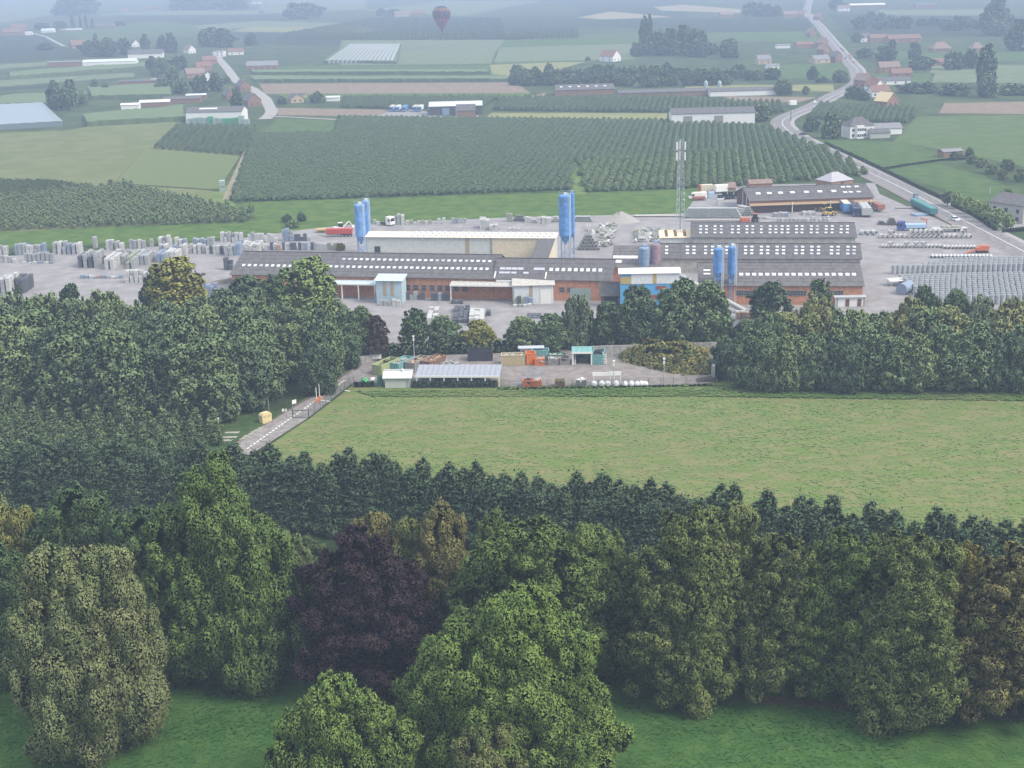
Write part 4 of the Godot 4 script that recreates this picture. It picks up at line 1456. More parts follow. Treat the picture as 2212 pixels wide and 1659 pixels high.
	d = hall("white_loading_box", "white loading box with a tall roller door beside the striped canopy", [1110, 617], [1195, 615], [1152, 599], 5.3, 0.8, whitep, worn, true)
	wall_panels(d, "wall_stripe", [1147.5], 0.1, 0.9, 5.0, tan)
	m = Mb.new()
	for k in 9:
		m.box(Vector3(0, k * 0.46, 0), Vector3(3.0, 0.42, 0.09))
	m.box(Vector3(0, 0, -0.03), Vector3(3.2, 4.2, 0.07), Color(0.6, 0.6, 0.6))
	o = part("roller_door", m, mats["white_paint"], d.root)
	o.position = Vector3(col_x(d, 1179, 2), 0.02, 0.06)
	canopy("canopy", "flat pale blue canopy against the brick wall, behind the poplar", [700, 612], [811, 614], 4.6, 6.0, 5.2, 4, zinc, true)
	canopy("canopy", "striped worn canopy on a white post before the brick wall", [971, 615.5], [1110, 617], 4.8, 6.5, 5.6, 2, worn, true)
	d = hall("blue_building", "blue and white clad building with a yellow block, before the weathered silos", [1340, 590.5], [1467, 588.5], [1400, 579], 9.6, 0.7, vivid, mats["white_paint"], true)
	m = Mb.new()
	m.box(Vector3(0, 0, 0), Vector3(d.len - (col_x(d, 1364, 8) - 0.1), 2.9, 0.1))
	o = part("white_band", m, whitep, d.root)
	o.position = Vector3((d.len + col_x(d, 1364, 8)) * 0.5, 6.7, 0.06)
	m = Mb.new()
	m.box(Vector3(0, 0, 0), Vector3(col_x(d, 1364, 8) - 0.1, 2.0, 0.1))
	o = part("yellow_block", m, flat("ochre_block", lin(0.4, 0.31, 0.12), 0.8), d.root)
	o.position = Vector3(col_x(d, 1364, 8) * 0.5, 6.7, 0.06)
	wall_panels(d, "wall_stripe", [1414], 6.75, 1.0, 2.8, flat("ochre_block", Color.WHITE), 0.1)
	wall_panels(d, "red_panel", [1428], 5.2, 2.6, 0.9, flat("dark_red", lin(0.25, 0.07, 0.06), 0.7), 0.1)
	wall_panels(d, "red_panel", [1424], 2.6, 4.4, 1.1, mats["dark_red"], 0.1)
	d = hall("lean_to", "low dark lean-to with an open front and white bags inside", [1298, 632], [1340, 632], [1319, 609], 3.9, 2.6, flat("lean_to_wall", lin(0.12, 0.11, 0.11), 0.9), slate2, true)
	wall_panels(d, "dark_opening", [1320], 0.1, 3.6, 3.4, flat("opening", lin(0.015, 0.015, 0.018), 0.9))
	d = hall("site_cabin", "white portable cabin with two brown doors before the orange brick wall", [1806, 642], [1867, 641], [1836, 638], 2.7, 0.12, mats["white_paint"], flat("cabin_roof", lin(0.4, 0.42, 0.46), 0.7), true)
	wall_panels(d, "door", [1830, 1856], 0.05, 1.0, 2.1, flat("brown_door", lin(0.16, 0.07, 0.05), 0.7))
	wall_panels(d, "corner_strip", [1808, 1866], 0.0, 0.3, 2.6, mats["window_frame"])
	# silos
	flat("silo_blue", lin(0.12, 0.31, 0.68), 0.55, 0.0, 9.0, "stain")
	flat("silo_pale", lin(0.17, 0.37, 0.74), 0.55, 0.0, 9.0, "stain")
	flat("silo_rust", lin(0.34, 0.24, 0.3), 0.7, 0.0, 5.0, "stain")
	flat("steel_blue", lin(0.22, 0.32, 0.47), 0.6)
	flat("rust", lin(0.14, 0.1, 0.11), 0.8)
	silo("silo", "stout blue cement silo, front one of the pair left of the pale hall", [782, 552], 441, 510, 23, "silo_pale", true)
	silo("silo", "slimmer blue cement silo, rear one of the pair left of the pale hall", [796, 546], 433.5, 505, 17, "silo_pale", true)
	silo("silo", "tallest blue cement silo with a rust patch at the right end of the pale hall", [1222, 566], 421, 507.5, 27, "silo_blue", true)
	silo("silo", "slim blue silo close behind the tallest one", [1237, 560], 416.5, 505, 11, "silo_blue", false)
	silo("silo", "left one of the twin blue silos on tall legs before the brick shed", [1550, 660], 536, 588, 22.4, "silo_blue", true)
	silo("silo", "right one of the twin blue silos on tall legs before the brick shed", [1579.5, 658], 532.5, 591, 19, "silo_blue", true)
	silo("silo", "faded grey-blue silo with dark rim behind the blue building", [1391, 640], 534, 618, 23, "silo_blue", false, "silo_faded")
	silo("silo", "rust streaked purple silo right of the faded one behind the blue building", [1415, 638], 526, 618, 21.5, "silo_rust", false)
	mast()
	# conveyor from the blue building to the twin silos
	m = Mb.new()
	var c0 := site(1466, 594, 8.5)
	var c1 := site(1610, 672, 0.8)
	m.tube(c0, c1, 0.7, 0.7, 4)
	o = single("conveyor", m, flat("conveyor_grey", lin(0.35, 0.36, 0.36), 0.8), "inclined grey conveyor from the blue building down to the silo legs", "conveyor")
	# low concrete wall between the yards
	m = Mb.new()
	var w0 := site(435, 622)
	var w1 := site(512, 610)
	var t := frame(w0, w1)
	m.box((w0 + w1) * 0.5, Vector3(w0.distance_to(w1), 1.6, 0.4), Color.WHITE, t)
	single("retaining_wall", m, mats["concrete"], "low concrete wall at the left end of the long building", "wall")

func canopy(called: String, label: String, fa: Array, fb: Array, h: float, deep: float, hb: float, posts: int, roof_mat: Material, dock: bool) -> void:
	var A := site(fa[0], fa[1], h)
	var B := site(fb[0], fb[1], h)
	var T := frame(A, B)
	var o := thing(called, label, "canopy", Vector3(A.x, 0, A.z))
	o.basis = T
	var len := A.distance_to(B)
	var m := Mb.new()
	slab(m, Vector3(0, h, 0), Vector3(len, h, 0), Vector3(len, hb, -deep), Vector3(0, hb, -deep), 0.18)
	var n := int(len / 1.1)
	for i in n + 1:
		m.tube(Vector3(len * i / n, h + 0.02, 0.05), Vector3(len * i / n, hb + 0.02, -deep), 0.05, 0.05, 4, Color(0.9, 0.9, 0.9), false)
	part("roof", m, roof_mat, o)
	m = Mb.new()
	m.box(Vector3(len * 0.5, h - 0.36, 0.06), Vector3(len, 0.4, 0.1))
	part("fascia", m, mats["white_paint"], o)
	for i in posts:
		m = Mb.new()
		m.box(Vector3(0.25 + (len - 0.5) * i / maxf(1, posts - 1), 0, -0.15), Vector3(0.28, h - 0.3, 0.28))
		part("post", m, mats["white_paint"], o)
	if dock:
		m = Mb.new()
		m.box(Vector3(len * 0.5, 0.0, -deep + 0.95), Vector3(len - 0.8, 1.0, 1.7))
		part("loading_dock", m, mats["concrete"], o)
		if posts == 2:
			for k in 4:
				m = Mb.new()
				m.box(Vector3(len * (0.5 + 0.115 * k) + 0.6, 1.0, -deep + 0.14), Vector3(len * 0.08, 3.6, 0.14))
				part("wall_panel", m, mats["sheet_grey"], o)

func silo(called: String, label: String, base: Array, ytop: float, ybot: float, wpx: float, mat: String, gear: bool, alt := "") -> void:
	var at := site(base[0], base[1])
	var s := scale_at(at)
	var r := wpx / s * 0.5
	var top := height_to(at, ytop)
	var bot := height_to(at, ybot)
	if alt:
		flat(alt, lin(0.24, 0.34, 0.5), 0.7, 0.0, 5.0, "stain")
		mat = alt
	var o := thing(called, label, "silo", at)
	var m := Mb.new()
	m.lathe(Vector3.ZERO, [Vector2(r * 0.97, bot), Vector2(r, bot + 0.05), Vector2(r, top - 0.4), Vector2(r * 0.93, top - 0.12), Vector2(r * 0.35, top + 0.15), Vector2(0.01, top + 0.16)], 24)
	for k in 3:
		var y := bot + (top - bot) * (0.25 + 0.25 * k)
		m.lathe(Vector3.ZERO, [Vector2(r + 0.01, y - 0.08), Vector2(r + 0.03, y), Vector2(r + 0.01, y + 0.08)], 24, Color(0.85, 0.85, 0.85))
	part("tank", m, mats[mat], o)
	m = Mb.new()
	m.lathe(Vector3.ZERO, [Vector2(0.25, maxf(0.8, bot - r * 1.5)), Vector2(r * 0.96, bot)], 20)
	part("hopper", m, mats[mat], o)
	for k in 4:
		var a := TAU * (k + 0.5) / 4
		var p := Vector3(cos(a), 0, sin(a)) * r * 0.92
		m = Mb.new()
		m.tube(p, p + Vector3(0, bot, 0), 0.14, 0.14, 6)
		part("leg", m, mats["steel_blue"], o)
	m = Mb.new()
	var lev := maxi(1, int(bot / 3.0))
	for i in lev:
		var y := bot * (i + 0.5) / lev
		for k in 4:
			var a := TAU * (k + 0.5) / 4
			var b := TAU * (k + 1.5) / 4
			var p := Vector3(cos(a) * r * 0.92, y, sin(a) * r * 0.92)
			var q := Vector3(cos(b) * r * 0.92, y + bot / lev * (0.5 if k % 2 == 0 else -0.4), sin(b) * r * 0.92)
			m.tube(p, q, 0.07, 0.07, 4)
			m.tube(p, Vector3(q.x, y, q.z), 0.08, 0.08, 4)
	part("bracing", m, mats["steel_blue"], o)
	m = Mb.new()
	m.box(Vector3(0.1, top, 0), Vector3(0.9, 0.7, 0.9))
	m.tube(Vector3(r * 0.45, top, 0.2), Vector3(r * 0.45, top + 0.5, 0.2), 0.2, 0.2, 8)
	part("filter", m, mats["white_paint"] if gear else mats["steel_blue"], o)
	if gear:
		m = Mb.new()
		for k in 12:
			var a := TAU * k / 12
			var b := TAU * (k + 1) / 12
			var p := Vector3(cos(a) * r * 0.9, top, sin(a) * r * 0.9)
			var q := Vector3(cos(b) * r * 0.9, top, sin(b) * r * 0.9)
			m.tube(p + Vector3(0, 1.0, 0), q + Vector3(0, 1.0, 0), 0.03, 0.03, 4)
			m.tube(p, p + Vector3(0, 1.0, 0), 0.03, 0.03, 4)
		part("railing", m, mats["steel_blue"], o)
		m = Mb.new()
		for x in [-0.22, 0.22]:
			m.tube(Vector3(r * 0.72 + x, 0.3, r * 0.85), Vector3(r * 0.72 + x, top + 0.8, r * 0.85), 0.05, 0.05, 4)
		for i in int(top / 0.5):
			m.tube(Vector3(r * 0.72 - 0.22, 0.5 * i + 0.3, r * 0.85), Vector3(r * 0.72 + 0.22, 0.5 * i + 0.3, r * 0.85), 0.025, 0.025, 4)
		part("ladder", m, mats["white_paint"], o)
		# fill pipe and rust stain plates that follow the tank
		m = Mb.new()
		m.tube(Vector3(-r * 0.2, 0.8, r * 1.04), Vector3(-r * 0.2, top * 0.98, r * 1.04), 0.08, 0.08, 6)
		part("fill_pipe", m, mats[mat], o)
		m = Mb.new()
		for q in [[-0.75, 0.18, 0.93, 0.68], [0.2, 0.1, 0.97, 0.8], [0.5, 0.07, 0.96, 0.6]]:
			var y1: float = lerpf(bot, top, q[2])
			var y0: float = lerpf(bot, top, q[3])
			for k in 4:
				var a0: float = q[0] - q[1] + q[1] * 0.5 * k
				var a1: float = a0 + q[1] * 0.5
				var e := r + 0.012
				var yy := y0 + (0.9 if k in [0, 3] else 0.0)
				m.quad(Vector3(sin(a0) * e, yy, cos(a0) * e), Vector3(sin(a1) * e, yy, cos(a1) * e), Vector3(sin(a1) * e, y1, cos(a1) * e), Vector3(sin(a0) * e, y1, cos(a0) * e))
		part("rust_stain", m, flat("stain_blue", lin(0.16, 0.26, 0.42), 0.8, 0.0, 3.0, "stain"), o)

func mast() -> void:
	var at := site(1468, 534)
	var top := height_to(at, 300)
	var o := thing("lattice_mast", "tall grey lattice mast with white antenna panels at its top", "mast", at)
	var steel := flat("galvanised", lin(0.42, 0.46, 0.48), 0.5, 0.3)
	var r0 := 1.75
	var r1 := 0.9
	var leg := []
	for k in 3:
		var a := TAU * k / 3 + 0.5
		var p := Vector3(cos(a), 0, sin(a))
		leg.append(p)
		var m := Mb.new()
		m.tube(p * r0, p * r1 + Vector3(0, top, 0), 0.1, 0.07, 6)
		part("leg", m, steel, o)
	var br := Mb.new()
	var n := 20
	for i in n:
		var t0 := float(i) / n
		var t1 := float(i + 1) / n
		for k in 3:
			var j := (k + 1) % 3
			var a: Vector3 = leg[k] * lerpf(r0, r1, t0) + Vector3(0, top * t0, 0)
			var b: Vector3 = leg[j] * lerpf(r0, r1, t1) + Vector3(0, top * t1, 0)
			var c: Vector3 = leg[j] * lerpf(r0, r1, t0) + Vector3(0, top * t0, 0)
			if i % 2 == 0:
				br.tube(a, b, 0.05, 0.05, 4)
			else:
				br.tube(leg[k] * lerpf(r0, r1, t1) + Vector3(0, top * t1, 0), c, 0.05, 0.05, 4)
			br.tube(a, c, 0.04, 0.04, 4)
	part("lattice", br, steel, o)
	for h in [0.84, 0.935]:
		for k in 3:
			var p: Vector3 = leg[k] * 1.5 + Vector3(0, top * h, 0)
			var m := Mb.new()
			m.box(p - Vector3(0, 1.1, 0), Vector3(0.42, 2.5, 0.3))
			m.box(p - Vector3(0, 0.2, 0) - leg[k] * 0.3, Vector3(0.3, 0.2, 0.3))
			part("antenna_panel", m, mats["white_paint"], o)
	var cab := Mb.new()
	cab.tube(Vector3(0.1, 0, 0.1), Vector3(0.1, top * 0.97, 0.1), 0.1, 0.08, 6)
	part("cable_run", cab, flat("dark_cable", lin(0.08, 0.09, 0.1), 0.8), o)
	for h in [0.5, 0.44]:
		var m := Mb.new()
		m.lathe(Vector3(1.2, top * h, 0.6), [Vector2(0.02, 0), Vector2(0.35, 0.1), Vector2(0.4, 0.25)], 10)
		part("dish", m, mats["white_paint"], o)

# ---------------------------------------------------------------- goods in the works yard
var stack_meshes := {}
var rear_stacks := []
var rear_tints := PackedColorArray()
var small_pipes := {}

func stack_mesh(k: int) -> ArrayMesh:
	if not stack_meshes.has(k):
		var m := Mb.new()
		var n := 4
		for i in n:
			var g := rng.randf_range(0.84, 1.0)
			m.box(Vector3(rng.randfn() * 0.015, i * 0.25 + 0.012, rng.randfn() * 0.015), Vector3(1.12 - 0.03 * rng.randf(), 0.236, 1.12 - 0.03 * rng.randf()), Color(g, g, g))
		m.box(Vector3(0, 0, 0), Vector3(1.0, 0.9, 1.0), Color(0.5, 0.5, 0.5))
		stack_meshes[k] = m.mesh()
	return stack_meshes[k]

# columns of paving blocks on pallets: n side by side between two references, deep columns behind each other
func stacks(x0: float, x1: float, y: float, n: int, deep: int, h: float, mats_: Array, row: String, called := "paving_stack", kind := "stack of concrete blocks", miss := 0.0, w := 1.12) -> void:
	var a := site(x0, y)
	var b := site(x1, y)
	for i in n:
		var p := a.lerp(b, (i + 0.5) / n)
		var hh := h * rng.randf_range(1.0, 1.32)
		for j in deep:
			if rng.randf() < miss:
				continue
			var q := p + Vector3(rng.randfn() * 0.05, 0, -j * w * 1.13)
			var mname: String = mats_[rng.randi() % mats_.size()] if deep < 3 else mats_[i % mats_.size()]
			var hj := hh * (1.0 if rng.randf() < 0.85 else 0.6)
			if (deep >= 5 and j >= 1 and called == "paving_stack") or (deep >= 3 and j >= 2 and called == "paving_stack"):
				rear_stacks.append(Transform3D(Basis(Vector3.UP, rng.randfn() * 0.03) * Basis.from_scale(Vector3(w / 1.12, hj, w / 1.12)), q))
				rear_tints.append(mats[mname].albedo_color.srgb_to_linear())
				continue
			var lab := "%s, %s from left, %s" % [kind.replace("stack of concrete blocks", "block stack"), nth(i + 1), row]
			if deep > 1:
				lab = "%s, %s from left, %s, %s" % [kind.replace("stack of concrete blocks", "block stack"), nth(i + 1), "front one" if j == 0 else nth(j + 1) + " back", row]
			var o := single(called, stack_mesh(rng.randi() % 4), mats[mname], lab, "block stack", q, rng.randfn() * 0.03, row)
			o.scale = Vector3(w / 1.12, hj, w / 1.12)

func pipe_mesh(ro: float, wall: float, len: float, seg := 14) -> ArrayMesh:
	var m := Mb.new()
	m.pipe(Vector3(0, 0, -len), Vector3(0, 0, 0), ro, ro - wall, seg)
	m.pipe(Vector3(0, 0, -0.25), Vector3(0, 0, 0.02), ro * 1.06, ro - wall * 0.8, seg)
	return m.mesh()

# a stack of pipes lying along z; tiers above each other
func pipes(x0: float, x1: float, y: float, n: int, tiers: int, len: float, mat: Material, row: String, turn := 0.0, thick := 0.2, lift := 0.0) -> void:
	var a := site(x0, y)
	var b := site(x1, y)
	var T := frame(a, b)
	var pitch := a.distance_to(b) / n
	var r := pitch * 0.47
	var mesh := pipe_mesh(r, r * thick, len, 12 if r > 0.5 else 8)
	for t in tiers:
		for i in n - t:
			var p := a + T.x * pitch * (i + 0.5 + t * 0.5) + Vector3(0, r * 1.02 + t * r * 1.78 + lift, 0)
			if row.ends_with("yard rear") or row.ends_with("behind the pale hall") or t >= 3 and n > 20:
				if not small_pipes.has(row):
					small_pipes[row] = [mesh, mat, []]
				small_pipes[row][2].append(Transform3D(Basis(Vector3.UP, turn), p))
				continue
			var lab := "pipe, %s from left, %s" % [nth(i + 1), row]
			if tiers > 1:
				lab = "pipe, %s from left, %s tier, %s" % [nth(i + 1), nth(t + 1), row]
			single("concrete_pipe", mesh, mat, lab, "concrete pipe", p + T.z * rng.randfn() * 0.06, turn + rng.randfn() * 0.015, row)

func yards() -> void:
	flat("block_light", lin(0.52, 0.53, 0.53), 0.9, 0.0, 5.0, "fine")
	flat("block_grey", lin(0.36, 0.38, 0.4), 0.9, 0.0, 5.0, "fine")
	flat("block_blue", lin(0.25, 0.31, 0.42), 0.9, 0.0, 5.0, "fine")
	flat("block_dark", lin(0.11, 0.12, 0.145), 0.9, 0.0, 5.0, "fine")
	flat("block_buff", lin(0.42, 0.29, 0.22), 0.9, 0.0, 5.0, "fine")
	flat("block_moss", lin(0.34, 0.36, 0.29), 0.9, 0.0, 5.0, "fine")
	var L := ["block_light", "block_grey"]
	var G := ["block_grey", "block_light", "block_grey", "block_blue"]
	var D := ["block_dark", "block_grey", "block_dark"]
	var X := ["block_grey", "block_dark", "block_light", "block_dark", "block_blue"]
	# left yard
	stacks(33, 100, 551, 8, 2, 3.1, G, "far left rear row")
	stacks(115, 176, 550, 6, 3, 3.3, G, "second rear row by the grass")
	stacks(-14, 18, 552, 3, 2, 3.0, L, "row at the left edge")
	stacks(53, 119, 567, 7, 1, 2.6, L, "loose row before the far left rear row")
	stacks(2, 36, 568, 4, 1, 2.0, L, "short row near the left edge")
	stacks(46, 118, 570, 6, 1, 0.7, ["block_blue", "block_light", "block_moss"], "low front layer of the loose row")
	stacks(169, 214, 579, 4, 7, 3.5, ["block_dark", "block_grey"], "dark block rows")
	stacks(216, 225, 571, 1, 3, 2.0, D, "low pile beside the dark block rows")
	stacks(226, 249, 583, 2, 9, 2.9, ["block_light"], "pale double row")
	stacks(256, 271, 571, 2, 5, 2.6, ["block_grey"], "short grey rows behind the pale double row")
	stacks(272, 294, 581, 2, 9, 3.1, ["block_moss", "block_grey"], "mossy double row")
	stacks(296, 322, 573, 3, 7, 3.0, ["block_grey"], "grey triple row")
	stacks(339, 357, 568, 2, 6, 2.9, ["block_blue"], "blue-grey rows behind the yellowing tree")
	stacks(359, 384, 565, 3, 6, 2.9, ["block_light"], "light rows behind the yellowing tree")
	stacks(344, 404, 553, 6, 3, 2.8, G, "rank behind the light rows")
	stacks(250, 338, 559, 8, 2, 2.4, L, "rank behind the mossy double row")
	stacks(408, 446, 548, 4, 2, 2.6, L, "rank before the tall rear row")
	stacks(202, 209, 536, 1, 2, 3.2, L, "lone column on the grass edge")
	stacks(231, 246, 541, 2, 2, 3.0, L, "pair on the grass edge")
	stacks(250, 267, 541, 2, 2, 2.4, L, "low pair on the grass edge")
	stacks(280, 316, 539, 4, 1, 2.8, L, "ragged row on the grass edge")
	stacks(325, 333, 534, 1, 1, 2.6, L, "single column among weeds")
	stacks(342, 369, 532, 3, 3, 2.9, L, "triple row on the grass edge")
	stacks(378, 404, 535, 3, 2, 2.6, G, "row left of the tall rear row")
	stacks(418, 464, 537, 6, 2, 3.0, G, "tall rear row")
	stacks(477, 525, 524, 6, 2, 2.9, L, "row on the grass behind the dark roof")
	stacks(447, 483, 549, 5, 1, 2.2, ["block_dark", "block_light", "block_light", "block_dark"], "mixed row before the tall rear row")
	stacks(486, 503, 554, 2, 5, 2.8, ["block_grey"], "grey double row at the roof corner")
	stacks(505, 520, 552, 2, 6, 3.0, ["block_blue"], "blue-grey double row at the roof corner")
	stacks(522, 563, 546, 5, 6, 2.4, ["block_light"], "pale rows behind the dark roof", "paving_stack", "stack of concrete blocks", 0.1)
	stacks(537, 571, 523, 5, 1, 2.6, L, "rear row behind the pale rows")
	stacks(578, 600, 524, 3, 1, 2.4, G, "three on the grass behind the dark roof")
	stacks(610, 633, 522, 3, 2, 3.4, G, "tallest columns behind the dark roof")
	stacks(636, 670, 521, 5, 1, 2.2, D, "dark rear row by the shrubs")
	stacks(574, 598, 541, 4, 1, 2.1, X, "front row over the roof ridge, left end")
	stacks(600, 606, 542, 1, 1, 2.0, ["block_buff"], "front row over the roof ridge, buff one")
	stacks(611, 640, 541, 5, 1, 2.4, X, "front row over the roof ridge, middle")
	stacks(645, 706, 541, 9, 1, 2.1, X, "front row over the roof ridge, right part")
	stacks(708, 730, 540, 3, 1, 2.2, ["block_buff", "block_moss"], "buff stacks by the shrubs")
	stacks(272, 330, 612, 6, 2, 3.2, ["block_light"], "row of six before the wood")
	stacks(174, 268, 602, 10, 1, 0.9, ["block_buff", "block_light", "block_blue", "block_grey"], "low pallet row in the open yard")
	stacks(485, 503, 584, 2, 2, 3.0, ["block_dark"], "dark pair at the end of the long roof")
	stacks(408, 446, 595, 3, 1, 0.6, ["block_dark"], "low dark row behind the concrete wall")
	stacks(440, 470, 640, 4, 2, 2.8, ["block_blue"], "blue-grey row half hidden by trees")
	stacks(-6, 26, 640, 3, 7, 4.2, ["block_light", "block_grey"], "big double-height block in the left corner", "crate_stack", "stack of pale crates")
	stacks(28, 56, 634, 3, 7, 4.2, ["block_dark"], "dark block in the left corner", "crate_stack", "stack of dark crates")
	# before the long building
	stacks(811, 848, 655, 4, 1, 2.6, G, "row against the blue-grey tower")
	stacks(820, 866, 661, 5, 1, 1.5, L, "low front row by the blue-grey tower")
	stacks(878, 918, 648, 5, 1, 2.0, D, "dark row along the brick wall")
	stacks(932, 970, 650, 5, 1, 1.9, D, "mixed dark row left of the striped canopy")
	stacks(974, 1000, 657, 3, 1, 1.0, ["block_buff", "block_dark"], "low row under the striped canopy")
	stacks(1110, 1150, 660, 5, 1, 2.0, ["block_blue", "block_moss", "block_dark"], "row before the white loading box")
	stacks(1108, 1150, 664, 4, 1, 0.8, L, "low row before the white loading box")
	stacks(922, 946, 700, 2, 9, 1.7, ["block_light"], "pale racks left", "slab_rack", "rack of concrete slabs", 0.0, 1.25)
	stacks(978, 1012, 698, 3, 11, 1.0, ["block_dark"], "dark slab racks", "slab_rack", "rack of dark slabs", 0.0, 1.25)
	stacks(1014, 1046, 704, 3, 8, 1.8, ["block_light"], "pale racks right", "slab_rack", "rack of concrete slabs", 0.0, 1.25)
	stacks(1050, 1060, 683, 1, 2, 1.2, ["block_dark"], "dark pile right of the slab racks")
	stacks(1140, 1170, 688, 3, 4, 0.35, ["block_dark"], "flat racks by the light green tree", "slab_rack", "flat rack of slabs")
	# behind the pale hall
	stacks(806, 820, 485, 2, 1, 1.7, L, "pair beside the left blue silos")
	stacks(849, 875, 486, 3, 2, 3.0, L, "three tall columns right of the white lorry cab")
	stacks(877, 934, 485, 7, 1, 1.4, ["block_light", "block_moss"], "low row behind the pale hall, left half")
	stacks(944, 964, 484, 2, 1, 2.0, L, "pair behind the middle of the pale hall")
	stacks(974, 1008, 483, 4, 1, 1.8, ["block_grey", "block_moss", "block_blue"], "four behind the middle of the pale hall")
	stacks(1037, 1057, 496, 3, 5, 2.9, ["block_light"], "long leaning rows behind the pale hall", "paving_stack", "stack of kerb stones")
	stacks(1058, 1075, 499, 3, 2, 1.8, ["block_light"], "white rows beside the kerb stones")
	stacks(1094, 1108, 480, 2, 1, 2.5, ["block_moss"], "pair left of the dark pipe pyramid")
	stacks(1135, 1157, 481, 3, 1, 1.7, ["block_light"], "white slabs right of the dark pipe pyramid", "paving_stack", "stack of white slabs", 0.0, 1.5)
	stacks(1160, 1190, 483, 3, 2, 2.0, ["block_light"], "white slabs left of the tall silo", "paving_stack", "stack of white slabs", 0.0, 1.6)
	stacks(1098, 1124, 498, 3, 1, 0.8, ["block_light"], "low slabs in the open behind the hall")
	# between barn and sheds
	stacks(1668, 1796, 479, 14, 1, 0.95, L, "kerb row along the rearmost shed")
	stacks(1672, 1702, 469, 5, 2, 1.3, G, "pile before the brown barn")
	stacks(1734, 1762, 466, 4, 3, 1.2, L, "pale pile before the brown barn")
	stacks(1745, 1792, 474, 6, 1, 0.9, L, "low white row before the loaders")
	stacks(1646, 1666, 474, 4, 1, 0.7, L, "scattered pieces beside the red tractor")
	stacks(1565, 1600, 640, 2, 1, 1.8, ["block_buff"], "brown pallets left of the twin silo legs")
	stacks(1590, 1632, 690, 4, 2, 1.6, ["block_buff", "block_light"], "brown pallet pile under the twin silos")
	# concrete pipes
	var conc := flat("pipe_concrete", lin(0.56, 0.56, 0.56), 0.9, 0.0, 4.0, "stain")
	var concd := flat("pipe_dark", lin(0.27, 0.28, 0.29), 0.9, 0.0, 4.0, "stain")
	var concg := flat("pipe_grey", lin(0.55, 0.59, 0.62), 0.9, 0.0, 4.0, "stain")
	pipes(1899, 2101, 516.5, 19, 1, 2.3, conc, "front row of big pipes at the main road", -0.12)
	pipes(1964, 2038, 516.5, 7, 1, 2.2, conc, "upper row of big pipes at the main road", -0.12, 0.2, 1.5)
	pipes(2074, 2084, 516.5, 1, 1, 2.2, conc, "single one atop the big pipe row", -0.12, 0.2, 1.5)
	pipes(1925, 1935, 516.5, 1, 1, 2.2, conc, "tilted one atop the big pipe row", 0.5, 0.2, 1.5)
	pipes(1862, 1899, 509, 3, 1, 2.0, concg, "worn pipes left of the big pipe row", 0.5)
	pipes(1902, 2036, 537, 16, 1, 2.2, conc, "middle row of pipes in the right yard", -0.14)
	pipes(2038, 2110, 539.5, 9, 1, 3.0, conc, "right part of the middle row of pipes", -0.2)
	for k in 4:
		pipes([1924, 1958, 1979, 1994][k], [1932, 1966, 1987, 2002][k], 537, 1, 1, 1.4, concg, ["first", "second", "third", "last"][k] + " of four pipes atop the middle row", 0.6, 0.2, 1.15)
	pipes(2008, 2142, 559, 17, 1, 2.4, concg, "slanting pipe row before the ring field", -0.45)
	pipes(1474, 1602, 472, 29, 6, 2.4, concg, "wide pipe stack beside the mast", -0.15, 0.3)
	pipes(1368, 1474, 470, 22, 1, 2.2, conc, "single pipe row along the grass", -0.35)
	pipes(1486, 1600, 480, 20, 1, 1.2, conc, "pale short pipes before the wide pipe stack", 0.6)
	pipes(1191, 1211, 481, 4, 3, 2.0, conc, "pipe stack left of the tall silo")
	pipes(1238, 1281, 480, 12, 4, 2.2, concg, "pipe stack right of the tall silo")
	pipes(1247, 1296, 542, 6, 5, 2.4, concd, "dark pipe pyramid right of the tall silo", 0.0, 0.45)
	pipes(1108, 1136, 479, 7, 4, 2.0, concd, "dark pipe pyramid behind the pale hall")
	pipes(1601, 1632, 467, 5, 4, 5.0, conc, "silvery long pipes at the barn corner", 0.55, 0.1)
	pipes(1896, 1914, 487, 8, 5, 2.0, concd, "small dark pile at the right yard rear")
	pipes(1914, 1940, 488, 9, 7, 2.0, concd, "larger dark pile at the right yard rear")
	pipes(1936, 1972, 452, 8, 1, 2.0, conc, "small pipe row near the red dumper")
	for row in small_pipes:
		mass("pipe_stack", small_pipes[row][0], small_pipes[row][1], small_pipes[row][2], "many small pipes stacked together, %s" % row, "pipes")
	mass("rear_block_stacks", stack_mesh(1), flat("block_tinted", Color.WHITE, 0.9, 0.0, 5.0, "fine"), rear_stacks, "further grey block stacks standing in ranks behind the front ones", "block stacks", rear_tints)
	# manhole rings
	var ring := Mb.new()
	ring.lathe(Vector3.ZERO, [Vector2(0.63, 0), Vector2(0.63, 2.62), Vector2(0.6, 2.7), Vector2(0.5, 2.7), Vector2(0.48, 2.66), Vector2(0.48, 1.2)], 14)
	ring.lathe(Vector3(0, 2.55, 0), [Vector2(0.49, 0), Vector2(0.3, 0.06), Vector2(0.01, 0.07)], 10, Color(1, 1, 1))
	var rm := ring.mesh()
	var rmat := flat("ring_concrete", lin(0.4, 0.43, 0.48), 0.85, 0.0, 5.0, "stain")
	var left := 300
	var rest := []
	var a := site(1930, 592.5)
	var b := site(2246, 588)
	var T := frame(a, b)
	var n := int(a.distance_to(b) / 1.43)
	for j in 5:
		for i in n:
			if j > 0 and i < 4 + 2 * j:
				continue
			var p := a + T.x * (1.43 * i + (0.7 if j % 2 else 0.0)) - T.z * 2.3 * j
			single("manhole_ring", rm, rmat, "manhole ring, %s from left, %s row of the narrow ring block" % [nth(i + 1), "front" if j == 0 else nth(j + 1)], "manhole ring", p, rng.randf(), "manhole rings in the narrow block")
			left -= 1
	a = site(1990, 612)
	b = site(2252, 606)
	T = frame(a, b)
	n = int(a.distance_to(b) / 1.45)
